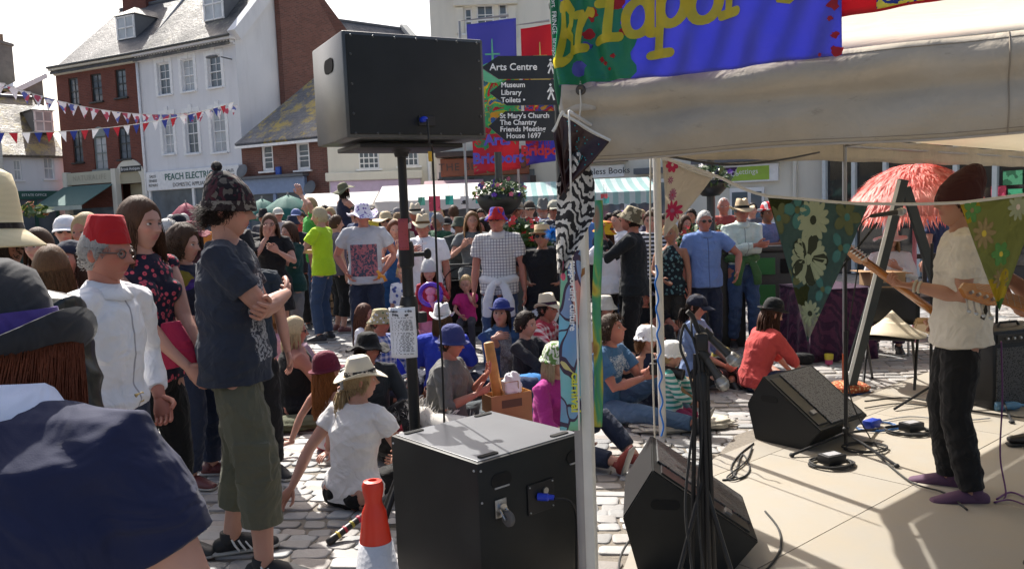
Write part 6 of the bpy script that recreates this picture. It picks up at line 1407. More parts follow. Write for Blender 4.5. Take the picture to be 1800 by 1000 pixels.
person('woman in purple hat with orange balloon and dark sunglasses',660,490,9.0,-165,H=1.66,legs='knees',arms=('hugknee','hugknee'),female=True,hair=(.06,.02,.015),hairstyle='bob',top=NAVY,hat='bowler',hatcol=(.06,.02,.16),hatband=SBK,glasses='sun',bottom=BLACK,group=SIT)
person('girl with cat ear hairband sitting in white top',640,535,8.0,-100,H=1.4,legs='cross',female=True,child=True,hair=(.12,.05,.03),hairstyle='long',top=WHT,bottom=DENIM,group=SIT,arms=('lap','lap'))
person('small fair haired child seen from behind beside the badge covered hat',655,566,7.3,-20,H=1.08,legs='cross',child=True,hair=(.22,.13,.06),hairstyle='short',top=cl(.6,.62,.65),sleeve=1.0,bottom=cl(.08,.2,.35),group=SIT,arms=('lap','lap'))
person('brown haired person in white trilby and royal blue top, back turned',776,530,7.9,-10,H=1.62,legs='cross',hair=(.10,.06,.03),hairstyle='bob',top=cl(.02,.045,.40),sleeve=1.0,bottom=NAVY,hat='trilby',hatcol=(.68,.67,.66),hatband=cl(.6,.58,.56),group=SIT,build=1.1,arms=('lap','lap'))
p_gry=person('woman in blue felt hat with mauve ribbon and grey cardigan eating, cross legged',793,565,6.7,-104,H=1.60,legs='cross',arms=(((-.02,.34,.50),None,None),((.12,.30,.38),None,None)),female=True,build=1.18,skin='red',hair=DBR,hairstyle='short',top=cl(.13,.13,.125),topkind='jumper',sleeve=1.25,bottom=cl(.055,.07,.08),botkind='leggings',hat='cloche',hatcol=(.035,.045,.16),hatband=cl(.30,.22,.32),head=(-12,0),lean=8,group=SIT)
p_den=person('woman in denim jacket and blue beaded hat, hand on her chest',880,522,7.4,-168,H=1.62,legs='cross',arms=(((.12,.25,.58),(1,.2,-1),(-1,.1,.2)),((-.2,.34,.32),None,None)),female=True,hair=DBR,hairstyle='bob',top=cloth((.03,.075,.17),'print',(.24,.24,.25),60,c3=(.13,.13,.14),box=(-.065,.05,.0,2.0,1)),topkind='jacket',sleeve=1.5,bottom=DENIMD,hat='bowler',hatcol=(.03,.045,.20),hatband=cl(.3,.35,.12,'dots',c2=(.5,.4,.05),c3=(.05,.3,.35),k=80),head=(-28,-14),group=SIT,collar=(.05,.11,.23),build=1.05)
person('man in straw trilby and red checked shirt seated beside the painted pole',962,513,8.2,-112,H=1.68,legs='knees',arms=('knee','knee'),skin='red',hair=DBR,hairstyle='short',top=cl(.45,.03,.06,'check',c2=(.72,.62,.62),k=18),topkind='shirt',sleeve=1.0,collar=(.45,.05,.08),bottom=DENIMD,hat='trilby',hatmat=straw((.66,.56,.40)),hatband=cl(.05,.02,.04),head=(-15,-10),group=SIT,lean=12)
p_mag=person('person in magenta top and jeans half hidden by the painted pole, red soled shoes',978,598,5.8,-128,H=1.50,legs='recline',arms=('lap','knee'),female=True,hair=(.45,.36,.22),hairstyle='bob',hat='bonnet',hatmat=cl(.62,.62,.55,'leaf',c2=(.12,.22,.06),k=16),rleg=((.16,.38,.12),(.12,.68,.09)),top=cl(.38,.03,.22),sleeve=1.3,bottom=DENIMD,hem=1.8,shoe=(.22,.03,.025),group=SIT,lean=10)
p_pho=person('young man in blue t-shirt and jeans holding a camera with a long lens',1077,556,7.1,-122,H=1.62,legs='recline',arms=(((-.06,.42,.44),None,None),((.10,.40,.40),None,None)),skin='red',hair=(.06,.035,.02),hairstyle='messy',top=cloth((.05,.13,.25),'print',(.45,.5,.55),60,c3=(.05,.13,.25),box=(-.12,.12,.35,.52,1)),sleeve=.6,bottom=cl(.07,.12,.20),head=(0,-26),group=SIT,lean=10,shoe=(.05,.05,.05))
person('woman in navy sun hat, blue puff sleeves and black pinafore',1131,493,8.2,-170,H=1.64,legs='knees',arms=('knee','hugknee'),female=True,skin='red',hair=DBR,hairstyle='long',top=cl(.008,.009,.012),sleeve=.45,bottom=BLACK,hat='floppy',hatcol=(.03,.03,.07),group=SIT,build=1.1)
person('seated person in cream hat and white top just right of the painted pole',1063,524,8.6,-150,H=1.6,legs='cross',hair=BR,hairstyle='bob',top=WHT,bottom=BLACK,hat='bucket',hatcol=(.55,.52,.45),group=SIT,arms=('lap','lap'))
person('seated man in dark jacket between the denim jacket and the red checks',925,566,8.0,-120,H=1.5,legs='knees',hair=DBR,hairstyle='short',top=cl(.02,.02,.025),sleeve=1.9,bottom=DENIMD,group=SIT,arms=('hugknee','hugknee'))
person('small girl in white frilly bonnet and navy dress',1137,568,7.4,-140,H=1.12,legs='kneel',female=True,child=True,hair=(.22,.10,.04),hairstyle='curly',top=cl(.015,.02,.05),topkind='vest',sleeve=0,bottom=cl(.015,.02,.05),botkind='skirt',hat='bonnet',hatcol=(.74,.74,.76),group=SIT,arms=('lap','lap'))
person('toddler in white bonnet and green striped top',1180,598,7.0,-108,H=1.00,legs='kneel',child=True,hair=BLO,hairstyle='crop',top=cl(.55,.6,.58,'stripe',c2=(.04,.25,.22),k=26),sleeve=1.8,bottom=cl(.25,.03,.1),hat='bonnet',hatcol=(.72,.72,.70),group=SIT,arms=('front','lap'))
person('woman in navy peaked cap, low ponytail and pale blue top',1224,515,7.9,-118,H=1.62,legs='cross',arms=('lap','lap'),female=True,skin='pale',hair=DBR,hairstyle='pony',top=cl(.20,.27,.45),sleeve=1.3,bottom=BLACK,hat='cap',hatcol=(.015,.018,.035),group=SIT,build=1.1,head=(-8,10))
p_rj=person('long haired girl in black bowler hat and coral red jacket, cross legged',1357,522,8.1,-78,H=1.52,legs='cross',arms=('front','front'),female=True,hair=(.07,.03,.018),hairstyle='long',top=cl(.50,.065,.06),topkind='jacket',sleeve=1.4,bottom=cl(.02,.03,.07),botkind='shorts',hat='bowler',hatcol=(.012,.013,.014),hatband=SBK,group=SIT,lean=22,shoe=(.04,.04,.035),head=(0,6))
p_wolf=person('girl in grey wolf ear hood, red top and pink skirt holding a balloon',753,452,8.5,190,H=1.12,female=True,child=True,hair=(.12,.05,.02),hairstyle='long',top=cl(.35,.02,.04),sleeve=1.0,bottom=cl(.60,.20,.28),botkind='skirt',hem=.25,hat='beanie',hatmat=cl(.45,.45,.45),arms=('hold','down'))
p_tod=person('toddler in bright pink t-shirt sitting in the pushchair eating',819,488,8.9,176,H=.92,legs='chair',sit_z=.35,z0=.10,child=True,hair=(.5,.36,.18),hairstyle='short',top=cl(.50,.03,.18),sleeve=.6,bottom=cl(.05,.05,.06),arms=('chin','lap'),shoe=(.6,.6,.6),group='children at the front of the standing crowd')
p_gtr=person('young guitarist in maroon knitted hat, cream t-shirt, black jeans and purple shoes',1684,292,4.4,68,legs='stand',arms=((at(1604,502,4.42),(-.3,-1,-.6),(-1,.2,.1),None,'w'),(at(1655,560,4.55),(1,-.5,-.6),None,None,'w')),skin=(.46,.25,.17),hair=DBR,hairstyle='short',top=cl(.68,.63,.54),sleeve=.62,bottom=cl(.012,.012,.013),hat='slouch',hatcol=(.050,.014,.014),shoe=(plain('suede_purple',(.10,.045,.09),.8),plain('sole_tan',(.42,.34,.22),.7)),head=(18,-14),group='musicians on the stage',build=1.06,wr=.007,curl=(.9,.7),hem=1.97)
p_bas=person('bass guitarist in dark clothes at the right edge of the stage',1925,305,3.3,70,arms=((at(1792,545,3.42),(0,-1,-1),(-.5,.2,.5),None,'w'),'hold'),skin='tan',hair=BR,hairstyle='short',top=cl(.05,.02,.02),bottom=BLACK,group='musicians on the stage',shoe=(.02,.02,.025))
person('woman in white sun hat with turquoise trim and pale shirt, sitting behind the easel',1565,412,9.0,150,H=1.64,legs='chair',sit_z=.47,female=True,hair=(.35,.22,.1),hairstyle='long',top=cl(.62,.62,.64),sleeve=1.8,bottom=cl(.04,.02,.05),hat='sunhat',hatcol=(.70,.68,.64),hatband=cl(.05,.4,.45),arms=('hold','lap'),group='people behind the stage')
person('person in navy t-shirt standing beyond the guitarist',1648,398,10.5,30,H=1.60,hair=BR,hairstyle='short',top=cl(.025,.04,.10),bottom=DENIM,group='people behind the stage')
BACK=[('spectator in navy polo shirt right of the raised woman',626,362,12.6,DBR,'short',(.03,.05,.12),None,None),('spectator in brown sun hat and cream blouse left of the speaker pole',700,372,11.8,BR,'bob',(.5,.45,.35),'sunhat',(.2,.13,.07)),('spectator in dark green fleece just right of the speaker pole',768,376,11.6,GRY,'short',(.03,.09,.05),None,None),('spectator in black cap left of the green bucket hat',785,380,12.2,DBR,'short',(.12,.12,.14),'cap',(.02,.02,.02)),('spectator in burgundy top behind the pushchair',848,384,11.4,DBR,'long',(.18,.03,.06),None,None),('bald spectator in grey shirt between the flat cap and dark cap',918,366,14.0,GRY,'balding',(.3,.3,.32),None,None),('spectator in pale straw hat behind the straw boater',972,370,12.8,GRY,'short',(.1,.12,.2),'trilby',(.5,.42,.28)),('spectator in dark blue hoodie left of the camouflage hat',1072,376,11.2,DBR,'short',(.02,.03,.09),None,None),('spectator in black jacket behind the tanned woman',1166,378,11.0,DBR,'bob',(.02,.02,.022),None,None),('spectator in plum jumper just left of the white haired man',1204,380,11.6,BR,'bob',(.12,.03,.08),None,None),('spectator in rust coloured shirt behind the lime t-shirt man',574,378,13.2,GRY,'short',(.3,.09,.04),None,None),('spectator in charcoal top left of the small dark trilby',424,376,11.0,DBR,'short',(.03,.03,.035),None,None),('spectator in pale blue shirt far back under the maroon umbrella',322,376,15,WHI,'crop',(.3,.4,.6),None,None),('spectator with white hair and pink shirt far back left of the beanie',300,378,16,WHI,'crop',(.6,.3,.35),None,None),('spectator in black hat far back beneath the first green umbrella',462,366,15.5,DBR,'short',(.05,.05,.06),'trilby',(.02,.02,.02)),('spectator in cream cap far back between the green umbrellas',488,364,16,GRY,'crop',(.5,.48,.45),'cap',(.6,.58,.5)),('distant woman in lilac blouse beneath the white stall cover',580,366,16,BLO,'bob',(.35,.28,.5),None,None),('distant woman in red top left of the raised woman',570,362,17,DBR,'bob',(.45,.05,.06),None,None),('distant man in tan sun hat right of the raised woman',622,364,16.5,GRY,'crop',(.2,.3,.3),'bucket',(.4,.33,.2)),('distant shopper in yellow t-shirt at the white stall',655,366,17,BR,'short',(.6,.45,.05),None,None),('distant shopper in dark top and grey hat behind the auburn hair',698,364,15.5,DBR,'short',(.04,.04,.05),'bowler',(.2,.2,.2)),('distant shopper in rose pink top beside the hanging cards',770,366,15,BLO,'long',(.55,.18,.25),None,None),('distant man in black t-shirt near the hanging cards',845,368,14.5,DBR,'short',(.02,.02,.02),None,None),('distant woman in teal top left of the flat cap',889,372,14,BR,'bob',(.03,.25,.25),None,None),('distant man in grey cap under the flower bowl',861,376,13.5,GRY,'crop',(.3,.3,.32),'flat',(.2,.2,.2)),('distant man in red shirt right of the grey trilby',990,362,13.5,GRY,'crop',(.5,.04,.04),None,None),('distant shopper in blue t-shirt under the striped stall',1046,368,14.5,BR,'short',(.08,.2,.45),None,None),('distant shopper in purple hat by the striped stall',1098,366,13.8,DBR,'bob',(.3,.3,.32),'bucket',(.2,.1,.4)),('distant woman in white blouse by the striped stall post',1128,370,13.6,BLO,'long',(.6,.6,.6),None,None),('distant man in dark jacket beside the lettings office door',1215,368,13.2,DBR,'short',(.03,.03,.035),None,None),('distant woman in mauve top over the brown bob',528,374,15.2,BR,'bob',(.3,.16,.3),None,None),('distant man in khaki shirt behind the lime t-shirt',548,372,15.4,BR,'short',(.2,.19,.1),None,None),('distant man in orange t-shirt behind the curly hair',352,380,13,BR,'short',(.6,.2,.04),None,None),('distant woman in white sun hat behind the red polo shirt',272,384,13.5,BR,'bob',(.5,.5,.55),'sunhat',(.7,.68,.62)),('distant bareheaded man in grey shirt left of the curly hair',262,382,15,GRY,'short',(.25,.25,.27),None,None),('distant woman in black top left of the blue felt fascinator',150,378,11,DBR,'bob',(.03,.03,.03),None,None),('distant woman in brown straw hat right of the white cap',137,372,8.5,DBR,'bob',(.1,.08,.05),'bucket',(.25,.2,.1)),('person with fair hair just behind the red fez',150,378,5.6,(.45,.33,.18),'bob',(.3,.3,.3),None,None),('dark haired person behind the man in dark long sleeves',1150,366,12.5,DBR,'short',(.06,.05,.08),None,None),('person in dark hat left of the union flag bowler',1322,358,13,DBR,'short',(.1,.1,.12),None,None)]
for i,(lb,px,yt,d,hc_,hs2,tc,ht_,hcol)in enumerate(BACK):
 person(lb,px,yt,d,180+(i*47)%90-45,hair=hc_,hairstyle=hs2,top=cl(*tc),hat=ht_,hatcol=hcol or(.3,.3,.3),bottom=DENIM if i%2 else BLACK,skin=('pale','red','tan')[i%3],group='spectators far back among the stalls',arms=('down','down')if i%3 else('clasp','clasp'),female=hs2 in('bob','long'))
def on_cord(px,py,d):return at(px,py,d)
cordP=[at(1000,196,2.66),at(1075,240,2.80),at(1160,275,3.0),at(1255,308,3.1),at(1350,345,3.15),at(1525,358,3.1),at(1690,356,3.0),at(1830,338,2.85)]
ct=cable('flag_cord','off white twisted cord carrying the cloth flags across the stage',cordP,.0055,plain('cord_white',(.6,.58,.54),.9),'cord')
def flag(label,a,b,tip,mat,nm='cloth_flag',wave=.012,group='cloth flags on the cord',sag=.0,n=14,cat='flag',curl=0):
 a,b,tip=Vector(a),Vector(b),Vector(tip);o_=a.copy();t=thing(nm,label,cat,o_,0,group)
 nn=(b-a).cross(tip-a).normalized();
 if nn.y>0:nn=-nn
 def f(u_,v_):
  p=a.lerp(b,u_);q=p.lerp(tip,v_);return q-o_+nn*(wave*math.sin(u_*7+v_*3)*(.3+v_*(1-v_)*2.5)+curl*v_*v_)-Vector((0,0,sag*4*u_*(1-u_)*(1-v_)))
 m=MB();m.sheet(f,n,n,.0016);fl=m.build('cloth',mat,t,smooth=True)
 m=MB();m.tube([f(k/12,0)for k in range(13)],.006,5);m.build('hem',plain('hem_white',(.6,.58,.52),.9),t);return t,fl,f
def petal_print(t,fl,f,spots,parent=None):
 """flowers printed on a flag, as thin patches following the cloth"""
 for(cu_,cv,r,npet,cp_,cc_,kind)in spots:
  V,Fc=[],[]
  def put(poly):
   b=len(V);
   for(x,y)in poly:
    v_=min(.985,max(.01,cv+y));w_=1-v_;u_=min(.99,max(.01,.5+(cu_-.5+x)/max(.08,1)/max(w_,.1)*1));V.append(f(u_,v_))
   Fc.append(tuple(range(b,b+len(poly))))
  for k in range(npet):
   an=2*math.pi*k/npet;pts=[]
   for j in range(13):
    t_=j/12*2*math.pi;lx=r*(.55+.42*math.cos(t_));ly=r*(.30 if npet<8 else .17)*math.sin(t_);pts.append((lx*math.cos(an)-ly*math.sin(an),lx*math.sin(an)+ly*math.cos(an)))
   put(pts)
  me=bpy.data.meshes.new('printed_flower');me.from_pydata([v for v in V],[],Fc);me.materials.append(cp_);o=link(bpy.data.objects.new('printed_flower',me),fl)
  for v in me.vertices:v.co+=Vector((0,-.0035,0))
  V,Fc=[],[];put([(r*.2*math.cos(j*.6),r*.2*math.sin(j*.6))for j in range(10)]);me=bpy.data.meshes.new('printed_flower');me.from_pydata(V,[],Fc);me.materials.append(cc_)
  for v in me.vertices:v.co+=Vector((0,-.0048,0))
  link(bpy.data.objects.new('flower_centre',me),fl)
t,fl,f=flag('dark brown sequined cloth bunched at the corner of the canopy',at(985,200,2.62),at(1072,248,2.66),at(985,345,2.62),thin_cloth(plain('brown_satin',(.035,.012,.012),.35,bump=.4,bscale=14,bdist=.02),.1),wave=.02,n=18)
m=MB();rs=random.Random(2)
for k in range(26):q=f(rs.uniform(.1,.9),rs.uniform(.05,.5))+Vector((0,-.008,0));m.ball(q,.0022,6)
m.build('sequins',plain('sequin_teal',(.02,.35,.38),.2,.5),fl)
t,fl,f=flag('dark brown cloth hanging left of the canopy corner',at(990,196,2.58),at(972,232,2.60),at(994,340,2.6),thin_cloth(plain('brown_satin',(.035,.012,.012),.35),.1),wave=.012)
LEAFM=NT('leaf_print');c=LEAFM.coord('Object',(1,1,1));wv=LEAFM.n('TexWave',{'Vector':c,'Scale':14,'Distortion':7,'Detail':2,'Detail Scale':2.2},wave_type='BANDS',bands_direction='DIAGONAL');LEAFM.p(Base_Color=LEAFM.mix(LEAFM.math('GREATER_THAN',wv.outputs[1],.5),(.02,.018,.018),(.60,.56,.50)),Roughness=.85)
lf=thing('leaf_printed_cloth','cream cloth with black leaf print hanging down the front canopy pole','cloth',at(1010,290,2.66))
def lfn(a,b):
 top=at(1004+22*a,268,2.66);px=985+52*a+(0 if b<.5 else(b-.5)*-0);w_=1-.82*max(0,b-.55)/.45
 px=1012+(a-.5)*66*(.55+.45*min(1,b*4))*w_-26*max(0,b-.5)/.5;return at(px,268+212*b,2.64+.018*math.sin(a*9+b*3))-at(1010,290,2.66)
m=MB();m.sheet(lfn,14,24,.002);m.build('cloth',LEAFM.m,lf,smooth=True)
pt_=at(990,486,2.64);m=MB();m.ball((0,0,0),(.008,.006,.014),10);m.tube([(0,0,.012),(.002,0,.05)],.0015,5);q=m.build('pendant',plain('pink_pendant',(.6,.08,.15),.4),smooth=True);q.location=pt_;tag(q,'small pink pendant dangling below the leaf printed cloth','ornament')
PM=NT('painted_cloth');c=PM.coord('Object',(1,1,.55));v1=PM.n('TexVoronoi',{'Vector':PM.mix(.12,c,PM.noise(c,7,2).outputs[1]),'Scale':17},feature='F1');ve=PM.n('TexVoronoi',{'Vector':PM.mix(.12,c,PM.noise(c,7,2).outputs[1]),'Scale':17},feature='DISTANCE_TO_EDGE')
rr_=PM.ramp(PM.n('SeparateColor',{0:v1.outputs['Color']}).outputs[0],[(0,(.01,.16,.45)),(.30,(.01,.36,.55)),(.50,(.02,.36,.14)),(.62,(.55,.14,.03)),(.72,(.20,.03,.02)),(.80,(.03,.42,.5)),(.94,(.6,.45,.04))]);rr_.color_ramp.interpolation='CONSTANT'
PM.p(Base_Color=PM.mix(PM.math('LESS_THAN',ve.outputs[0],.045),PM.mix(.35,rr_.outputs[0],PM.noise(c,9,4).outputs[1]),(.04,.02,.05)),Roughness=.5)
for nm,lb,x0,x1,y0,y1,dd,cc in(('painted_cloth','painted cloth in blue, brown and teal wrapped on the left of the front pole',984,1019,440,756,2.78,None),('painted_cloth','painted cloth in green and yellow on the right of the front pole',1043,1058,352,750,2.90,(.06,.30,.10))):
 o_=at((x0+x1)/2,y1,dd);t=thing(nm,lb,'cloth',o_,0,'painted cloths round the front pole');mt=PM.m
 if cc:
  g2=NT('painted_cloth_green');c=g2.coord('Object',(1,1,.3));r2=g2.ramp(g2.noise(c,17,2,.5,.8).outputs[0],[(.3,(.30,.18,.03)),(.42,(.45,.38,.04)),(.5,(.05,.28,.10)),(.6,(.03,.2,.16)),(.68,(.3,.07,.05))]);g2.p(Base_Color=r2.outputs[0],Roughness=.5);mt=g2.m
 m=MB();m.sheet(lambda a,b:at(x0+(x1-x0)*a+2*math.sin(b*9),y1+(y0-y1)*b,dd+.02*(a-.5)**2+.004*math.sin(b*14))-o_,6,30,.003);pc=m.build('cloth',mt,t,smooth=True)
 if not cc:
  M=Matrix.Translation(at(1007,520,dd-.012)-o_)@Matrix.Rotation(R(90),4,'X')@Matrix.Rotation(R(-90-2),4,'Z');text('supporting culture',.032,LW,pc,M,extrude=.0004,font_w=.0006)
  M=Matrix.Translation(at(1012,690,dd-.012)-o_)@Matrix.Rotation(R(90),4,'X')@Matrix.Rotation(R(-90-2),4,'Z');text('carnival',.045,plain('paint_yellow',(.6,.6,.05)),pc,M,extrude=.0004,font_w=.0012)
cable('hanging_rope','thin white cord hanging in front of the painted cloth',[at(1000,196,2.58),at(1003,300,2.58),at(1004,440,2.7),at(1014,560,2.7),at(1018,756,2.7)],.0032,plain('cord_white',(.6,.58,.54)),'cord')
CRM=thin_cloth(cl(.72,.66,.57),.5);PINKF=plain('print_crimson',(.45,.02,.08),.8);PINKL=plain('print_mauve',(.35,.12,.2),.8);PALE_=plain('print_pale',(.6,.5,.42),.8)
t,fl,f=flag('cream cloth flag printed with crimson flowers next to the white pole',at(1164,279,3.02),at(1252,312,3.1),at(1168,416,3.0),CRM,wave=.012)
petal_print(t,fl,f,[(.50,.62,.16,9,PINKF,PINKL,0),(.40,.42,.10,11,PINKL,PINKF,0),(.2,.04,.12,7,PINKF,PALE_,0),(.25,.25,.06,8,PINKL,PALE_,0)])
GRNF=cloth((.11,.18,.16),'blotch',(.075,.085,.03),5,c3=(.36,.36,.30));t,fl,f=flag('large green leaf patterned cloth flag with beaded flowers hanging over the stage',at(1349,345,3.15),at(1526,360,3.1),at(1420,600,3.1),thin_cloth(GRNF,.55),wave=.016,n=22)
OLV=plain('print_olive',(.10,.11,.04),.8);OLV2=plain('print_dark_olive',(.025,.03,.012),.8);TEAL=plain('print_teal',(.05,.16,.14),.8);LIME_=plain('print_pale_green',(.30,.33,.20),.8)
petal_print(t,fl,f,[(.30,.08,.14,4,TEAL,OLV,0),(.8,.10,.14,5,OLV,TEAL,0),(.12,.15,.12,5,OLV,TEAL,0),(.75,.32,.12,3,TEAL,OLV,0),(.47,.14,.17,14,LIME_,OLV2,0),(.45,.42,.20,5,OLV2,LIME_,0),(.45,.42,.19,22,LIME_,OLV2,0),(.5,.80,.10,12,LIME_,OLV2,0),(.28,.58,.10,3,OLV,TEAL,0),(.6,.62,.10,3,TEAL,OLV,0)])
YLF=cloth((.30,.32,.10),'blotch',(.55,.42,.04),6,c3=(.10,.26,.07));t,fl,f=flag('yellow and green flowered cloth flag in front of the guitarist',at(1687,357,3.0),at(1834,338,2.85),at(1757,545,2.92),thin_cloth(YLF,.5),wave=.014,n=20)
GRF=plain('print_green',(.08,.22,.05),.8);TAN_=plain('print_tan',(.26,.19,.08),.8);YW=plain('print_yellow',(.6,.45,.05),.8)
petal_print(t,fl,f,[(.30,.30,.15,9,TAN_,YW,0),(.7,.1,.13,10,LIME_,PALE_,0),(.5,.5,.12,6,GRF,YW,0),(.5,.72,.10,9,TAN_,YW,0),(.15,.08,.12,5,GRF,TAN_,0)])
GRL=NT('speaker_grille');uvn=GRL.coord('Object',(1,1,1));vo=GRL.n('TexVoronoi',{'Vector':uvn,'Scale':75});GRL.p(Base_Color=GRL.mix(GRL.math('LESS_THAN',vo.outputs[0],.38),(.07,.07,.072),(.004,.004,.004)),Roughness=.45,Metallic=.2);GRL.bump(vo.outputs[0],.5,.003);GRL=GRL.m
def wedge(label,loc,rz,W_=.52,sc=1.0):
 sd=-1
 """floor monitor: side profile in local (y, z): grille leans back facing +Y"""
 t=thing('stage_monitor',label,'stage monitor',loc,rz,'stage monitor wedges');prof=[(.0,.0),(.38,.0),(.50,.15),(.07,.45),(-.06,.24)]
 prof=[(a*sc,b*sc)for a,b in prof];m=MB();M=Matrix.Rotation(R(90),4,'Z')
 n=len(prof);vs=[Vector((-W_/2,p[0],p[1]))for p in prof]+[Vector((W_/2,p[0],p[1]))for p in prof]
 m.add(vs,[tuple(range(n)),tuple(range(n,2*n))[::-1]]+[(i,i+n,(i+1)%n+n,(i+1)%n)for i in range(n)])
 me=m.mesh('cabinet',BLK);bm=bmesh.new();bm.from_mesh(me);bmesh.ops.bevel(bm,geom=list(bm.edges),offset=.006,segments=2,affect='EDGES');bm.to_mesh(me);bm.free();cb=link(bpy.data.objects.new('cabinet',me),t);autosmooth(cb)
 a,b=Vector((0,prof[2][0],prof[2][1])),Vector((0,prof[3][0],prof[3][1]));e=(b-a).normalized();nrm=Vector((0,e.z,-e.y));nrm=nrm if nrm.y>0 else-nrm;L=(b-a).length
 G4=Matrix((Vector((1,0,0)),e,nrm if Vector((1,0,0)).cross(e).dot(nrm)>0 else-nrm)).transposed().to_4x4();c=(a+b)/2
 m=MB();m.box((0,0,0),(W_-.20,L-.05,.012),M=Matrix.Translation(c+nrm*.006+Vector((-.055,0,0)))@G4,bev=.003);m.build('grille',GRL,t)
 m=MB();m.box((0,0,0),(.11,L-.09,.008),M=Matrix.Translation(c+nrm*.003+Vector((W_/2-.085,0,0)))@G4,bev=.002);pn=m.build('front_panel',plain('panel_black',(.01,.01,.01),.3),t)
 m=MB();m.lathe([(0,.0),(.03,.001),(.05,.004),(.055,.012),(.05,.014)],20,None,Matrix.Translation(c+nrm*.004+Vector((W_/2-.085,0,0))-e*.1)@G4);m.box((0,0,.0),(.05,.03,.014),M=Matrix.Translation(c+nrm*.012+Vector((W_/2-.09,0,0))-e*.12)@G4);m.build('horn',plain('horn_grey',(.16,.15,.14),.35),pn,smooth='auto')
 m=MB();
 for sx in(-1,1):slot(m,Matrix.Translation((sx*(W_/2+.001),.12*sc,.30*sc))@Matrix.Rotation(R(90),4,'Z'),.13,.045)
 m.build('handle',HOLE,t);return t
wedge('black stage monitor wedge beside the guitarist, nearer the audience',(1.86,5.74,.03),R(-142),.58,1.0)
wedge('black stage monitor wedge in the foreground behind the microphones',(.56,3.84,.03),R(-99),.56,1.05)
q=G(1772,712,.03);t=thing('amplifier','black guitar amplifier with mesh front at the right edge behind the guitarist','amplifier',(q.x+.05,q.y+.1,.03),R(15));m=MB();m.box((0,0,.30),(.62,.34,.60),bev=.015);m.build('cabinet',BLKP,t,smooth='auto');m=MB();m.box((0,-.172,.25),(.56,.012,.44),bev=.003);m.build('grille',GRL,t)
m=MB();m.box((0,-.174,.54),(.56,.012,.07),bev=.003);pn=m.build('control_panel',plain('panel_black',(.01,.01,.01)),t);m=MB()
for k in range(7):m.lathe([(0,.02),(.010,.018),(.012,0)],10,None,Matrix.Translation((-.2+k*.06,-.182,.54))@Matrix.Rotation(R(90),4,'X'))
m.build('knobs',STEEL,pn);m=MB();m.tube([(-.1,0,.6),(-.08,0,.63),(.08,0,.63),(.1,0,.6)],.010,8);m.build('handle',RUB,t)
MICM=plain('mic_mesh',(.30,.30,.30),.4,.8,bump=.8,bscale=900,bdist=.001)
def mic(label,head,tail,group='microphones on the stage'):
 head,tail=Vector(head),Vector(tail);o_=tail.copy();dr=(head-tail).normalized();q=Vector((0,0,1)).rotation_difference(dr).to_matrix().to_4x4();L=(head-tail).length
 t=thing('microphone',label,'microphone',o_,0,group);m=MB();m.lathe([(0,0),(.010,0),(.012,.01),(.0165,L-.05),(.0185,L-.04),(.0185,L-.035),(0,L-.035)],16,None,q);m.build('handle',plain('mic_grey',(.035,.035,.036),.45),t,smooth='auto')
 m=MB();m.lathe([(.0185,L-.035),(.0245,L-.022),(.026,L-.006),(.022,L+.012),(.013,L+.022),(0,L+.025)],20,None,q);m.build('grille',MICM,t,smooth=True);m=MB();m.lathe([(.0255,L-.010),(.027,L-.008),(.027,L-.002),(.0255,L)],20,None,q);m.build('ring',STEEL,t,smooth='auto');return t
gb=G(1240,1075,.03);bx_,by_=gb.x,gb.y
ms=thing('microphone_stand','folded black microphone stands bundled together in the foreground','microphone stand',(bx_,by_,.03))
for k,(dx,dy,zt_)in enumerate(((0,0,1.12),(.035,.02,1.08),(-.04,.01,1.05),(.01,-.03,.9))):
 m=MB();m.tube([(dx*1.3,dy*1.3,.02),(dx*.5,dy*.5,zt_)],.013 if k<2 else .009,10);m.build('upright',BLKP,ms,smooth='auto')
for k in range(3):
 a=R(80+k*120);m=MB();m.tube([(0.0,0,.55),(math.cos(a)*.12,math.sin(a)*.12,.18),(math.cos(a)*.22,math.sin(a)*.22,.015)],.010,8);lg=m.build('leg',BLKP,ms,smooth='auto');m=MB();m.ball((math.cos(a)*.22,math.sin(a)*.22,.012),.014,8);m.build('rubber_foot',RUB,lg,smooth=True)
m=MB();m.lathe([(.014,0),(.024,.01),(.026,.10),(.016,.12)],12,None,Matrix.Translation((0,0,.86)));m.box((0,-.01,1.10),(.05,.04,.07),bev=.01);m.tube([(0,0,1.12),(-.03,0,1.2),(-.05,.0,1.22)],.010,8);m.build('clutch',BLKP,ms,smooth='auto')
hA,tA=at(1292,634,by_+.02),at(1226,572,by_+.06);hB,tB=at(1271,676,by_-.02),at(1222,600,by_)
mic('black vocal microphone on the folded stands, upper one pointing down right',hA,tA);mic('black vocal microphone on the folded stands, lower one',hB,tB)
hub=at(1236,598,by_+.01)
for a,b in((tA.lerp(hA,.25),hub),(tB.lerp(hB,.3),hub+Vector((0,0,-.03)))):
 o_=a.copy();m=MB();m.tube([a-o_,(b-o_)],.009,8);m.lathe([(.014,-.02),(.02,-.02),(.02,.02),(.014,.02)],12,None,Vector((0,0,1)).rotation_difference(hA-tA).to_matrix().to_4x4());q=m.build('mic_clip',plain('clip_black',(.015,.015,.015)),smooth='auto');q.parent=ms;q.location=o_-Vector((bx_,by_,.03))
cable('mic_cable','black microphone cable looping over the folded stands and down',[tB,tB+Vector((-.03,0,.05)),at(1202,572,by_),at(1196,610,by_),at(1210,650,by_),at(1222,720,by_+.02),at(1212,800,by_),at(1205,900,by_-.02),Vector((bx_-.06,by_-.05,.10)),Vector((bx_-.15,by_+.1,.04))],.0055,RUB)
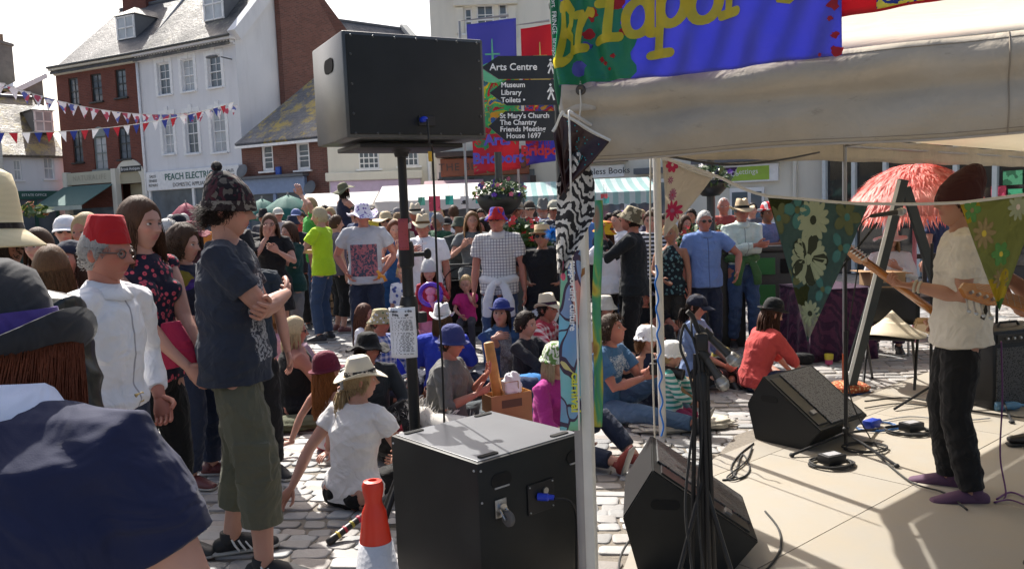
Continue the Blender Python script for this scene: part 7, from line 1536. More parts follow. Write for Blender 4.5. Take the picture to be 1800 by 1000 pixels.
cable('mic_cable','second black microphone cable hanging straight down the folded stands',[tA,tA+Vector((-.02,0,.04)),at(1216,585,by_),at(1228,640,by_-.02),at(1234,760,by_-.02),at(1226,900,by_-.02),Vector((bx_,by_-.08,.06))],.005,RUB)
gm=G(1487,792,.03);ms=thing('microphone_stand','black boom microphone stand with spread legs beside the stage monitor','microphone stand',(gm.x,gm.y,.03));zt_=at(1487,440,gm.y).z-.03
m=MB();m.tube([(0,0,.05),(0,0,zt_*.6)],.013,10);m.tube([(0,0,zt_*.55),(0,0,zt_)],.009,10);m.build('upright',BLKP,ms,smooth='auto')
for k,(px,py)in enumerate(((1392,803),(1576,822),(1540,758))):
 p=G(px,py,.03)-Vector((gm.x,gm.y,.03));m=MB();m.tube([(0,0,.12),p+Vector((0,0,.015))],.010,8);lg=m.build('leg',BLKP,ms,smooth='auto');m=MB();m.ball(p+Vector((0,0,.014)),(.018,.018,.014),8);m.build('rubber_foot',RUB,lg,smooth=True)
m=MB();m.lathe([(.014,0),(.02,.01),(.022,.05),(.014,.06)],12,None,Matrix.Translation((0,0,.10)));m.ball((0,0,zt_),(.022,.018,.022));m.build('clutch',BLKP,ms,smooth='auto')
bA,bB=at(1440,520,gm.y)-Vector((gm.x,gm.y,.03)),at(1542,392,gm.y-.02)-Vector((gm.x,gm.y,.03));m=MB();m.tube([bA,bB],.0075,8);m.tube([bA,bA+(bA-bB).normalized()*.07],.014,8);m.build('boom',BLKP,ms,smooth='auto')
mic('vocal microphone on the boom stand in front of the red parasol',at(1586,372,gm.y),at(1530,380,gm.y));cable('mic_cable','black cable falling from the boom microphone behind the green flag',[at(1530,380,gm.y),at(1512,400,gm.y),at(1508,470,gm.y),at(1490,600,gm.y),at(1496,700,gm.y),G(1530,770,.035)],.0045,RUB)
gm2=G(1636,705,.03);ms=thing('microphone_stand','black microphone stand farther back behind the guitarist','microphone stand',(gm2.x,gm2.y,.03));m=MB();m.tube([(0,0,.05),(0,0,1.25)],.012,8);m.build('upright',BLKP,ms,smooth='auto')
for px,py in((1572,722),(1660,716),(1730,690)):
 p=G(px,py,.03)-Vector((gm2.x,gm2.y,.03));m=MB();m.tube([(0,0,.12),p+Vector((0,0,.015))],.010,8);m.build('leg',BLKP,ms,smooth='auto')
gm3=G(1750,700,.03);ms=thing('microphone_stand','thin microphone stand between the guitarist and the amplifier','microphone stand',(gm3.x,gm3.y,.03));m=MB();m.tube([(0,0,.05),(0,0,1.1)],.011,8);m.build('upright',BLKP,ms,smooth='auto')
for px,py in((1690,715),(1778,744),(1795,690)):
 p=G(px,py,.03)-Vector((gm3.x,gm3.y,.03));m=MB();m.tube([(0,0,.12),p+Vector((0,0,.015))],.009,8);lg=m.build('leg',BLKP,ms,smooth='auto');m=MB();m.ball(p+Vector((0,0,.012)),(.02,.02,.012),8);m.build('rubber_foot',RUB,lg)
WOOD=plain('amber_maple',(.42,.15,.03),.22,coat=.6,bump=.05,nscale=14,var=.15);FRET=plain('fretboard',(.30,.12,.03),.4)
def guitar(label,head,body,up_hint,kind='guitar',bodycol=None,blen=.42,wid=1.0):
 head,body=Vector(head),Vector(body);X1=(head-body).normalized();L=(head-body).length;Zn=Vector(up_hint);Zn=(Zn-X1*Zn.dot(X1)).normalized();Y1=Zn.cross(X1)
 t=thing(kind,label,'guitar',body,0);t.matrix_world=Matrix.Translation(body)@Matrix((X1,Y1,Zn)).transposed().to_4x4()
 bodyM=plain('guitar_body_'+('a' if bodycol is None else 'b'),bodycol or(.55,.36,.16),.15,coat=.8,bump=0)
 out=[(-.26,0),(-.25,.08),(-.20,.14),(-.11,.155),(-.03,.12),(.03,.115),(.09,.14),(.15,.15),(.19,.115),(.16,.075),(.11,.045),(.11,-.03),(.14,-.06),(.165,-.10),(.12,-.145),(.05,-.125),(-.02,-.11),(-.10,-.145),(-.19,-.14),(-.25,-.08)]
 m=MB();m.add([(x,y,-.022)for x,y in out]+[(x,y,.022)for x,y in out],[tuple(range(20))[::-1],tuple(range(20,40))]+[(i,(i+1)%20,(i+1)%20+20,i+20)for i in range(20)])
 me=m.mesh('body',bodyM);bm=bmesh.new();bm.from_mesh(me);bmesh.ops.bevel(bm,geom=list(bm.edges),offset=.008,segments=2,affect='EDGES');bm.to_mesh(me);bm.free();bo=link(bpy.data.objects.new('body',me),t);autosmooth(bo,50)
 m=MB();m.box((.0,0,.026),(.05,.085,.008),bev=.002);m.box((-.10,0,.026),(.04,.08,.008),bev=.002);m.build('pickup',BLKP,bo)
 n0,n1=.08,L-.17;m=MB();m.loft([((n0),0,.028),(n1,0,.028)],[(.028*wid,.011),(.021*wid,.011)],(0,1,0),12,ends=(.2,.2));nk=m.build('neck',WOOD,t,smooth=True)
 m=MB();m.box(((n0+n1)/2,0,.040),(n1-n0,.044*wid,.004));fb=m.build('fretboard',FRET,nk);m=MB()
 for k in range(19):x=n1-(n1-n0)*(1-.94389**(k+1))*1.35;m.box((x,0,.0425),(.0016,.043*wid,.0015))
 for sx in range(6 if kind=='guitar' else 4):m.tube([(-.1,(sx-2.5)*.007*wid,.046),(L-.05,(sx-2.5)*.0065*wid,.046)],.0006,4)
 m.build('strings_and_frets',STEEL,fb)
 hs3=[(n1-.01,-.022),(n1+.03,-.034),(n1+.055,-.030),(L-.01,-.012),(L+.012,.01),(L-.005,.035),(L-.03,.036),(n1+.04,.036),(n1+.01,.030),(n1-.01,.022)]
 hs3=[(x,y*(1 if kind=='guitar' else 1.25))for x,y in hs3];k=len(hs3);m=MB();m.add([(x,y,.018)for x,y in hs3]+[(x,y,.032)for x,y in hs3],[tuple(range(k))[::-1],tuple(range(k,2*k))]+[(i,(i+1)%k,(i+1)%k+k,i+k)for i in range(k)]);hd_=m.build('headstock',WOOD,nk)
 for j in range(6 if kind=='guitar' else 4):
  x=n1+.035+j*((L-n1-.05)/(5 if kind=='guitar' else 3.4));q_=1 if kind=='guitar' else 1.6;m=MB();m.tube([(x,.024,.018),(x,.024,.045)],.004*q_,8);m.tube([(x,.03,.012),(x,.050*q_,.012)],.0025*q_,6);m.ball((x,.056*q_,.012),(.006*q_,.006*q_,.004*q_),8);m.box((x,.022,.012),(.012*q_,.016*q_,.012));m.build('tuning_peg',STEEL,hd_,smooth='auto')
 return t
guitar('amber wooden electric guitar with its headstock pointing left, held by the guitarist',at(1482,440,4.45),at(1668,575,4.78),(.12,.5,.75),'guitar',None)
guitar('amber headstock of an electric bass guitar in front of the guitarist back',at(1680,508,3.05),at(1925,585,3.25),(.05,-.75,.5),'bass_guitar',(.05,.02,.01),wid=1.25)
h=p_gtr;m=MB();c=h['shl'];m.tube([c+Vector((.10,-.10,.05)),c+Vector((.06,-.14,-.08)),c+Vector((-.06,-.15,-.25)),c+Vector((-.16,-.08,-.40))],.014,4);m.build('guitar_strap',BLKP,h['root'])
for k in range(2):
 w_=h['J']['wrL'].lerp(h['J']['elL'],.06+k*.09);dr=(h['J']['elL']-h['J']['wrL']).normalized();m=MB();m.lathe([(.031,-.007),(.035,-.004),(.035,.004),(.031,.007)],16,None,Matrix.Translation(w_)@Vector((0,0,1)).rotation_difference(dr).to_matrix().to_4x4());m.build('wristband',plain('band_cream',(.5,.45,.35),.8),h['root'],smooth='auto')
t=thing('easel','tall black A frame easel with a white edge behind the guitarist','easel',(at(1570,400,6.8).x,6.8,0));o_=Vector((at(1570,400,6.8).x,6.8,0))
def bar(p,q,w_,th,mt,nm,par):
 p,q=Vector(p),Vector(q);d_=(q-p);L=d_.length;d_.normalize();sx=Vector((0,1,0)).cross(d_).normalized();M=Matrix.Translation((p+q)/2)@Matrix((sx,d_.cross(sx)*1.0,d_)).transposed().to_4x4();m=MB();m.box((0,0,0),(w_,th,L),M=M,bev=.003);return m.build(nm,mt,par)
pT,pL,pR=at(1588,316,6.8)-o_,G(1492,652,0)-o_,at(1662,560,6.9)-o_;pL.y=0.05
pL=at(1494,648,6.85)-o_;pL.z=.03
L1=bar(pT,pL,.075,.04,DARKP,'leg',t);bar(pT+Vector((-.045,-.022,0)),pL+Vector((-.045,-.022,0)),.03,.006,plain('edge_white',(.75,.75,.72),.6),'white_edge',L1)
pR=at(1700,640,6.9)-o_;pR.z=.03;bar(at(1592,330,6.86)-o_,pR,.075,.04,DARKP,'leg',t);bar(at(1590,330,6.95)-o_,Vector((.0,.9,.03)),.06,.03,DARKP,'leg',t);bar(at(1545,500,6.83)-o_,at(1640,500,6.83)-o_,.03,.02,DARKP,'crossbar',t)
pc=at(1608,385,9.2);t=thing('parasol','shaggy coral red feather parasol on a pink pole behind the stage','parasol',(pc.x,9.2,0));zr=at(1608,385,9.2).z;R1=.76;hh_=.58
FEA=NT('coral_feather');c=FEA.coord();FEA.p(Base_Color=FEA.mix(FEA.noise(c,9,3).outputs[0],(.80,.16,.12),(.95,.62,.55)),Roughness=.6);tl=FEA.n('BsdfTranslucent',{'Color':(.9,.12,.08)});mx=FEA.n('MixShader');FEA.set(mx.inputs[0],.35);FEA.set(mx.inputs[1],FEA.b.outputs[0]);FEA.set(mx.inputs[2],tl.outputs[0]);FEA.set(FEA.out.inputs[0],mx.outputs[0]);FEA=FEA.m
m=MB();m.lathe([(0,zr+hh_),(R1*.3,zr+hh_*.93),(R1*.6,zr+hh_*.72),(R1*.85,zr+hh_*.42),(R1,zr+.05),(R1*.98,zr+.04),(R1*.8,zr+hh_*.38),(0,zr+hh_*.95)],24);can=m.build('canopy',FEA,t,smooth=True)
m=MB();rs=random.Random(9)
for k in range(4200):
 a=rs.uniform(0,6.283);u_=rs.random()**.6;r_=R1*u_;z_=zr+hh_*(1-u_**2.3)*.97+.03;o2=Vector((math.cos(a),math.sin(a),0));sd_=Vector((-o2.y,o2.x,0));p=o2*r_+Vector((0,0,z_));L=rs.uniform(.09,.20);tg=(o2*rs.uniform(.5,1.1)+Vector((0,0,-u_*rs.uniform(.7,1.6)+.12))+sd_*rs.uniform(-.4,.4)).normalized();e=p+tg*L+Vector((0,0,-.02));w_=rs.uniform(.003,.008)
 m.add([p-sd_*w_,p+sd_*w_,(p+e)/2+sd_*w_*1.2+Vector((0,0,.012)),e,(p+e)/2-sd_*w_*1.2+Vector((0,0,.012))],[(0,1,2,3,4)])
m.build('feather_fringe',FEA,can,uv=False,weld=False);m=MB();m.tube([(0,0,0),(0,0,zr+hh_)],.022,10);m.build('pole',plain('pole_pink',(.55,.22,.28),.5),t)
q=G(1475,640,0);t=thing('table','table under a dark purple patterned cloth reaching the ground','table',(q.x+.05,q.y+.5,0),R(8));m=MB();TW=(at(1535,520,q.y).x-at(1418,520,q.y).x)
def tcl(a,b):
 P=[(-TW/2,.35),(-TW/2,-.35),(TW/2,-.35),(TW/2,.35)];s_=a*3;i=min(2,int(s_));u_=s_-i;p=Vector(P[i]).lerp(Vector(P[i+1]),u_);n_=p.normalized();return Vector((p.x+n_.x*.03*b*(1+math.sin(a*60)),p.y+n_.y*.03*b*(1+math.sin(a*60)),.73*(1-b)+.01))
m.sheet(tcl,60,8,.004);tc=m.build('tablecloth',cl(.035,.012,.035,'leaf',c2=(.07,.02,.05),k=4),t,smooth=True);m=MB();m.box((0,0,.735),(TW+.02,.72,.02),bev=.004);m.build('tabletop',cl(.035,.012,.035),t)
q2=at(1525,497,8.9);m=MB();m.box((0,0,.13),(.36,.28,.26),bev=.004);t=thing('cardboard_box','open cardboard box in front of the woman in the white sun hat','box',(q2.x,8.55,.62));CARD=plain('cardboard',(.30,.18,.09),.85);m.build('carton',CARD,t);m=MB();m.box((-.22,0,.27),(.12,.27,.005),bev=0);m.box((.21,0,.24),(.11,.27,.005));m.build('flap',CARD,t);m=MB();
t2=thing('side_table','small folding table carrying the cardboard box','table',(q2.x,8.6,0));m=MB();m.box((0,0,.605),(.5,.4,.02),bev=.003);m.build('tabletop',plain('table_grey',(.2,.2,.2)),t2)
for sx in(-1,1):
 for sy in(-1,1):m=MB();m.tube([(sx*.22,sy*.17,0),(sx*.22,sy*.17,.6)],.012,8);m.build('leg',STEEL,t2)
q=G(1590,690,0);t=thing('folding_chair','black folding chair with a wide straw hat lying on its seat','chair',(q.x,q.y+.25,0),R(150));m=MB();m.box((0,0,.45),(.40,.40,.03),bev=.012);m.build('seat',BLKP,t,smooth='auto');m=MB();m.sheet(lambda a,b:Vector(((a-.5)*.42,-.22-.05*b+.04*(2*a-1)**2,.52+b*.32)),10,6,.02);m.build('backrest',BLKP,t,smooth=True)
for sx in(-1,1):
 m=MB();m.tube([(sx*.2,-.26,.84),(sx*.2,-.2,.5),(sx*.2,.25,0)],.012,8);m.build('leg',BLKP,t);m=MB();m.tube([(sx*.18,.18,.45),(sx*.18,-.28,0)],.012,8);m.build('leg',BLKP,t)
hp_=at(1562,606,q.y+.22);m=MB();m.lathe([(0,.20),(.03,.17),(.10,.10),(.20,.03),(.27,0),(.272,-.005),(.2,.022),(0,.18)],36,lambda p,a,r,z:Vector((p.x,p.y,z+.02*math.sin(2*a)*r/.27)));o=m.build('conical_hat',straw((.58,.50,.36)),smooth=True);o.location=(hp_.x+.02,q.y+.2,.48);tag(o,'wide conical straw hat resting on the folding chair','hat')
q=at(1600,520,9.9);t=thing('bench','dark slatted wooden bench behind the easel','bench',(at(1625,500,9.9).x,9.9,0));m=MB();DW=plain('dark_wood',(.03,.018,.014),.5)
for z in(.92,.55,.45):m.box((0,0 if z>.5 else-.2,z),(1.1,.04 if z>.5 else .42,.06),bev=.006)
m.build('rails',DW,t)
for k in range(9):m=MB();m.box((-.5+k*.125,0,.72),(.05,.02,.34));m.build('slat',DW,t)
for sx in(-.53,.53):
 for y in(0,-.38):m=MB();m.box((sx,y,.45 if y==0 else .22),(.06,.06,.9 if y==0 else .44));m.build('leg',DW,t)
def coil(name,label,c,r,n,mat,rad=.006,group='cables on the stage floor'):
 rs=random.Random(int(c.x*100));P=[]
 for k in range(n*10):a=k/10*6.283;rr2=r*(1+rs.uniform(-.12,.12));P.append(Vector((c.x+rr2*math.cos(a)*1.2,c.y+rr2*math.sin(a),c.z+rad+.006*(k/10%3)+rs.uniform(0,.004))))
 return cable(name,label,P,rad,mat,'cable',group,sub=3)
def dibox(label,px,py,sz=(.14,.10,.06),rz=.4):
 q=G(px,py,.03);t=thing('power_box',label,'power box',(q.x,q.y,.045),rz,'power boxes on the stage floor');m=MB();m.box((0,0,sz[2]/2),sz,bev=.008);m.build('case',BLKP,t,smooth='auto');m=MB();m.box((0,0,sz[2]+.001),(sz[0]*.7,sz[1]*.6,.002));m.build('label_plate',plain('label_grey',(.35,.35,.36),.4),t)
 m=MB();m.tube([(sz[0]/2,0,sz[2]/2),(sz[0]/2+.04,0,sz[2]/2-.01)],.008,8);m.build('plug',BLKP,t);return q
q=dibox('black power box on a coiled cable below the boom stand',1462,818);coil('cable_coil','coiled black cable under the power box by the boom stand',Vector((q.x,q.y,.03)),.105,5,RUB,.006)
q=dibox('black power box near the blue plug behind the monitor',1602,760);coil('cable_coil','coiled black cable under the farther power box',Vector((q.x-.02,q.y,.03)),.12,4,RUB,.006)
coil('cable_coil','loose coil of grey and black cable at the back of the stage monitor',Vector((G(1520,790,.03).x,G(1520,790,.03).y,.03)),.11,3,RUB,.005)
coil('cable_coil','loose blue cable loops behind the stage monitor',Vector((G(1540,752,.03).x,G(1540,752,.03).y,.03)),.13,2,plain('cable_blue',(.02,.12,.35),.5),.004)
coil('cable_coil','tangle of white cable beside the monitor',Vector((G(1500,745,.03).x,G(1500,745,.03).y,.04)),.07,3,plain('cable_grey',(.4,.4,.4),.5),.004)
coil('cable_coil','blue cable looped near the canopy pole foot',Vector((G(1500,690,.0).x,G(1500,690,.0).y,.0)),.12,2,plain('cable_blue',(.02,.12,.35),.5),.005)
q=G(1532,752,.03);m=MB();m.box((0,0,.03),(.12,.07,.06),bev=.01);m.tube([(.06,0,.03),(.10,0,.03)],.02,10);o=m.build('blue_plug',plain('plug_blue_body',(.01,.04,.35),.4),smooth='auto');o.location=(q.x,q.y,.032);o.rotation_euler.z=.6;tag(o,'blue mains connector lying behind the stage monitor','connector')
def fl(*pp,z=.036):return[Vector((G(x,y,.03).x,G(x,y,.03).y,z))for x,y in pp]
for k,(lb,pts,mt)in enumerate((('black cable trailing in loops left of the stage monitor',((1325,780),(1300,800),(1285,825),(1300,842),(1318,826),(1305,800),(1290,838),(1270,845)),RUB),('second black cable trailing left of the stage monitor',((1322,788),(1312,812),(1288,832),(1278,842),(1290,846),(1312,838)),RUB),('black cable running along the back of the stage to the mic stands',((1520,720),(1580,712),(1640,716),(1700,708),(1780,722)),RUB),('long black cable behind the folding chair',((1520,706),(1600,700),(1690,720),(1800,735)),RUB),('purple cable curving down to the floor right of the guitarist',((1752,880),(1775,868),(1800,876),(1830,895)),plain('cable_purple',(.12,.03,.14),.5)),('thin cable crossing the floor toward the guitarist shoes',((1540,800),(1600,850),(1660,870),(1700,900)),RUB),('cable looping at the right side of the foreground monitor',((1345,900),(1368,930),(1372,965),(1350,1000),(1330,1010)),RUB),('cable at the left foot of the foreground monitor',((1130,930),(1105,955),(1090,985),(1088,1020)),RUB),('grey cable near the mic stand feet at the back',((1540,745),(1600,735),(1680,742),(1740,738)),plain('cable_grey',(.4,.4,.4))))):
 cable('floor_cable',lb,fl(*pts,z=.036+.004*(k%3)),.0055,mt,'cable','cables on the stage floor')
cable('purple_lead','purple guitar lead hanging beside the guitarist down to the floor',[at(1760,600,4.3),at(1762,700,4.35),at(1758,800,4.35),G(1768,870,.04),G(1748,882,.04),G(1775,878,.04),G(1810,890,.04)],.0045,plain('cable_purple',(.12,.03,.14),.5))
for lb,px,py in(('clear blue plastic water bottle lying beside the amplifier',1748,722),):
 q=G(px,py,.03);m=MB();m.lathe([(0,0),(.032,.002),(.034,.02),(.032,.08),(.034,.14),(.025,.18),(.012,.20),(.012,.22),(0,.22)],16,None,Matrix.Rotation(R(90),4,'Y'));o=m.build('water_bottle',plain('bottle_plastic',(.15,.35,.55),.1,**{'Transmission_Weight':.5}),smooth=True);o.location=(q.x,q.y,.066);tag(o,lb,'bottle')
q=G(1795,783,.03);t=thing('shoe','black shoe at the right edge of the stage','shoe',(q.x+.05,q.y,.03));m=MB();m.loft([(-.12,0,.045),(-.05,0,.045),(.05,0,.05),(.12,0,.055)],[(.03,.02),(.042,.03),(.045,.04),(.035,.045)],(0,1,0),14);m.build('upper',plain('shoe_black',(.01,.01,.012),.3),t,smooth=True);m=MB();m.loft([(-.13,0,.012),(0,0,.012),(.13,0,.012)],[(.035,.012),(.048,.012),(.036,.012)],(0,1,0),14);m.build('sole',RUB,t,smooth=True)
sp_=at(992,380,5.5);t=thing('signpost','black fingerpost with three white lettered arrow signs beside the loudspeaker','signpost',(sp_.x,5.5,0));m=MB();m.tube([(0,0,0),(0,0,2.95)],.045,14);m.ball((0,0,2.98),(.06,.06,.06));m.build('post',DARKP,t,smooth='auto')
WALK=[[(0,.43),(.05,.47),(.09,.43),(.05,.38)],[(.02,.36),(.09,.36),(.10,.2),(.03,.2)],[(.02,.34),(-.06,.22),(-.03,.2),(.05,.3)],[(.09,.34),(.16,.24),(.13,.21),(.06,.3)],[(.04,.21),(.10,.21),(.03,.08),(.0,-.02),(-.05,0),(-.02,.08)],[(.05,.21),(.10,.21),(.14,.1),(.18,-.02),(.13,-.03),(.10,.08)]]
for(x0,y0,x1,y1,lines,sz,wk)in((848,97,986,141,('Arts Centre',),.062,1),(862,139,986,188,('Museum','Library','Toilets \u2022'),.046,1),(860,193,974,251,("St Mary's Church",'The Chantry','Friends Meeting','House 1697'),.046,0)):
 c=at((x0+x1)/2,(y0+y1)/2,5.5-.055);w_=(x1-x0)/F*5.5;h_=(y1-y0)/F*5.5*.86;lc=Vector((c.x-sp_.x,c.y-5.5,c.z));k=R(-1.5)
 M=Matrix.Translation(lc)@Matrix.Rotation(-k,4,'Y');m=MB();m.prism([(-w_/2,0),(-w_/2+.11,-h_/2),(w_/2,-h_/2),(w_/2,h_/2),(-w_/2+.11,h_/2)],-.012,.012,M);ar_=m.build('arrow_sign',plain('sign_black',(.012,.012,.013),.35),t)
 n=len(lines)
 for i,tx in enumerate(lines):text(tx,sz,LW,ar_,M@Matrix.Translation((-w_/2+.075+(.04 if i==3 else 0)-(.02 if n==1 else 0),-.0145,(n/2-i-.5)*h_*.9/n))@Matrix.Rotation(R(90),4,'X'),align='LEFT',extrude=.0006,font_w=.0009)
 if wk:
  m=MB()
  for q in WALK:m.prism([(x*h_*1.35+w_/2-.085,(z-.21)*h_*1.35)for x,z in q],-.0165,-.0125,M)
  m.build('walking_figure',LW,ar_)
def tall_banner(label,px0,px1,yt,yb,d,base,cols,pole_px,low,redc):
 P0=at(pole_px,380,d);t=thing('tall_banner',label,'banner',(P0.x,d,0),0,'tall festival banners by the signpost');zt_,zb_=at((px0+px1)/2,yt,d).z,at((px0+px1)/2,yb,d).z;x0=at(px0,yt,d).x-P0.x;w_=(px1-px0)/F*d
 f=lambda a,b:Vector((x0+w_*a*(1-.06*math.sin(b*9)*b)+.25*b*(.5 if b>.3 else b)*.12,.05*math.sin(a*6+b*9)*(.3+b),zt_+.06*a-(zt_-zb_)*b))
 q_=NT('banner_art');c=q_.n('UVMap').outputs[0];sx=q_.n('SeparateXYZ',{0:c});v_=sx.outputs[1];n=q_.noise(c,3.2,3,.6,1.2).outputs[0]
 rp=q_.ramp(n,[(0,cols[0]),(.42,cols[1]),(.5,cols[2]),(.56,cols[3]),(.62,cols[0])]);rp.color_ramp.interpolation='CONSTANT'
 zz=q_.n('SeparateXYZ',{0:q_.coord('Object')}).outputs[2];art=q_.math('LESS_THAN',zz,zt_-(zt_-zb_)*.33);lowm=q_.math('LESS_THAN',zz,zt_-(zt_-zb_)*.73)
 b_=q_.mix(art,base,rp.outputs[0]);b_=q_.mix(lowm,b_,q_.mix(q_.math('GREATER_THAN',n,.58),low,cols[1]));q_.p(Base_Color=b_,Roughness=.6);tl=q_.n('BsdfTranslucent',{'Color':b_});mx=q_.n('MixShader');q_.set(mx.inputs[0],.4);q_.set(mx.inputs[1],q_.b.outputs[0]);q_.set(mx.inputs[2],tl.outputs[0]);q_.set(q_.out.inputs[0],mx.outputs[0])
 m=MB();m.sheet(f,14,40,.003);cl_=m.build('cloth',q_.m,t,smooth=True)
 m=MB();cx=x0+w_*.5;zc=zt_-(zt_-zb_)*.33
 m.prism([(cx-.02,zc),(cx+.02,zc),(cx+.006,zc+(zt_-zb_)*.22),(cx-.006,zc+(zt_-zb_)*.22)],-.10,-.09);m.box((cx,-.095,zc+(zt_-zb_)*.12),(.2,.008,.02));m.ball((cx,-.09,zc),(.2,.01,.14));m.build('painted_spire',plain('paint_gold' if redc else 'paint_mint',(.55,.4,.1)if redc else(.12,.45,.25)),cl_)
 for i,(tx,hh2)in enumerate((('Bridport',.10),('Arts',.22))):text(tx,.20,plain('paint_violet',(.10,.08,.45))if not redc else plain('paint_red',(.5,.02,.03)),cl_,FM((cx+.02,-.12,zb_+(zt_-zb_)*hh2)),font_w=.008,extrude=.001)
 m=MB();m.tube([(0,0,0),(0,0,zt_+.05),(w_,0,zt_+.10)],.018,8);m.build('pole',POLEG,t)
tall_banner('tall blue festival banner with a green domed building and red foot',820,905,42,306,11.5,(.10,.10,.42),[(.45,.02,.04),(.05,.40,.15),(.55,.45,.04),(.04,.15,.40)],822,(.5,.03,.05),False)
tall_banner('tall red festival banner with a golden weather vane and blue foot',915,978,50,290,12.2,(.50,.02,.035),[(.55,.42,.04),(.45,.02,.04),(.04,.08,.40),(.5,.3,.05)],914,(.06,.06,.40),True)
def bunting(label,P0,P1,n,sag,mats,sz,off=0):
 P0,P1=Vector(P0),Vector(P1);t=thing('bunting',label,'bunting',P0,0,'bunting strung over the square');D=P1-P0
 f=lambda u_:D*u_-Vector((0,0,sag*4*u_*(1-u_)));m=MB();m.tube([f(k/24)for k in range(25)],.012,4);m.build('line',plain('cord_white',(.6,.58,.54)),t);e=D.normalized();rs=random.Random(n)
 for k in range(n):
  u_=(k+.5)/n;c=f(u_);tw=rs.uniform(-.5,.5);tip=c+Vector((rs.uniform(-.06,.06),rs.uniform(-.1,.1),-sz*1.15));a,b=c-e*sz*.48,c+e*sz*.48;nn=Vector((0,.004,0));m=MB()
  m.add([a-nn,b-nn,tip-nn,a+nn,b+nn,tip+nn],[(0,1,2),(5,4,3),(0,3,4,1),(1,4,5,2),(2,5,3,0)]);m.build('pennant',mats[(k+off)%len(mats)],t)
WB,RB_,BB_=flat_mat('bunting_white',(.75,.75,.78),.4),flat_mat('bunting_red',(.50,.03,.06),.4),flat_mat('bunting_blue',(.04,.07,.35),.4)
UJ=thin_cloth(cl(.72,.70,.74,'blotch',c2=(.50,.12,.18),k=8,c3=(.15,.18,.45)),.3)
bunting('upper string of union flag bunting across the left houses',at(-60,122,24),at(418,184,31),26,.75,[UJ],.32)
bunting('lower string of red, white and blue bunting across the left houses',at(-60,232,22),at(412,180,30),26,.35,[RB_,WB,BB_],.26)
def stall(label,x0,x1,d,dep,ze,zr_,mat,goods,ridge=.5):
 a,b=at(x0,380,d).x,at(x1,380,d).x;w_=b-a;t=thing('market_stall',label,'market stall',((a+b)/2,d,0),0,'market stalls');hw=w_/2
 m=MB();sag=lambda u_,v_:.05*math.sin(math.pi*u_)*math.sin(math.pi*v_)
 m.sheet(lambda u_,v_:Vector((-hw+w_*u_,dep/2*v_,ze+(zr_-ze)*v_-sag(u_,v_))),10,6,.01);m.sheet(lambda u_,v_:Vector((-hw+w_*u_,dep-dep/2*v_,ze+(zr_-ze)*v_-sag(u_,v_))),10,6,.01)
 m.sheet(lambda u_,v_:Vector((-hw+w_*u_,-.01-.01*math.sin(u_*40),ze-.22*v_-.03*abs(math.sin(u_*20))*v_)),30,2,.005);m.build('cover',mat,t,smooth='auto')
 for sx in(-1,1):
  for y in(.06,dep-.06):m=MB();m.tube([(sx*(hw-.05),y,0),(sx*(hw-.05),y,ze)],.022,8);m.build('post',POLEG,t)
 m=MB();m.box((0,.5,.80),(w_-.2,.8,.04));m.sheet(lambda u_,v_:Vector((-hw+.1+(w_-.2)*u_,.09+.012*math.sin(u_*50),.8-.78*v_)),30,2,.006);m.build('counter',goods,t)
WCAN=canvas('white_canvas',(.78,.76,.74),.35,.2,.06);STRC=thin_cloth(cl(.62,.70,.70,'vstripe',c2=(.36,.55,.54),k=4.5),.35);PNKC=canvas('pink_canvas',(.62,.42,.45),.35,.2,.1)
stall('long white covered market stall under the loudspeaker',660,862,19.5,2.6,1.96,2.36,WCAN,cl(.05,.05,.07));stall('white market stall with flatter cover left of the speaker pole',520,655,21,2.4,1.92,2.28,WCAN,cl(.1,.05,.05))
stall('pale green striped market stall cover right of the painted pole',1035,1160,16.5,2.6,1.93,2.24,STRC,cl(.25,.12,.2));stall('pale green striped market stall cover left of the painted pole',925,1025,17.2,2.6,1.92,2.24,STRC,cl(.1,.15,.2))
stall('pink covered stall behind the long white one',742,850,22.5,2.2,2.05,2.55,PNKC,cl(.1,.05,.05))
def umbrella(label,px,d,zt_,r_,mat):
 c=at(px,380,d);t=thing('market_umbrella',label,'umbrella',(c.x,d,0),0,'market umbrellas');m=MB();k=8
 prof=[(0,zt_),(r_*.35,zt_-.10),(r_*.7,zt_-.27),(r_,zt_-.50),(r_*.995,zt_-.52),(r_*.7,zt_-.29),(0,zt_-.03)]
 m.lathe(prof,32,lambda p,a,r,z:Vector((p.x,p.y,z-.06*abs(math.sin(a*4))*r/r_+(.03 if r>.9*r_ else 0))));m.build('canopy',mat,t,smooth=True);m=MB();m.tube([(0,0,0),(0,0,zt_+.06)],.02,8);m.build('pole',POLEG,t)
TGR=canvas('umbrella_green',(.01,.13,.11),.25,.2,.05);MRN=canvas('umbrella_maroon',(.30,.02,.07),.3,.2,.05)
umbrella('dark green market umbrella, the larger nearer one',508,19,2.20,.72,TGR);umbrella('dark green market umbrella partly behind the beanie',462,20,2.16,.6,TGR);umbrella('maroon market umbrella left of the beanie',328,21,2.16,.52,MRN);umbrella('maroon market umbrella beneath the electrical shop sign',352,23,2.12,.5,MRN)
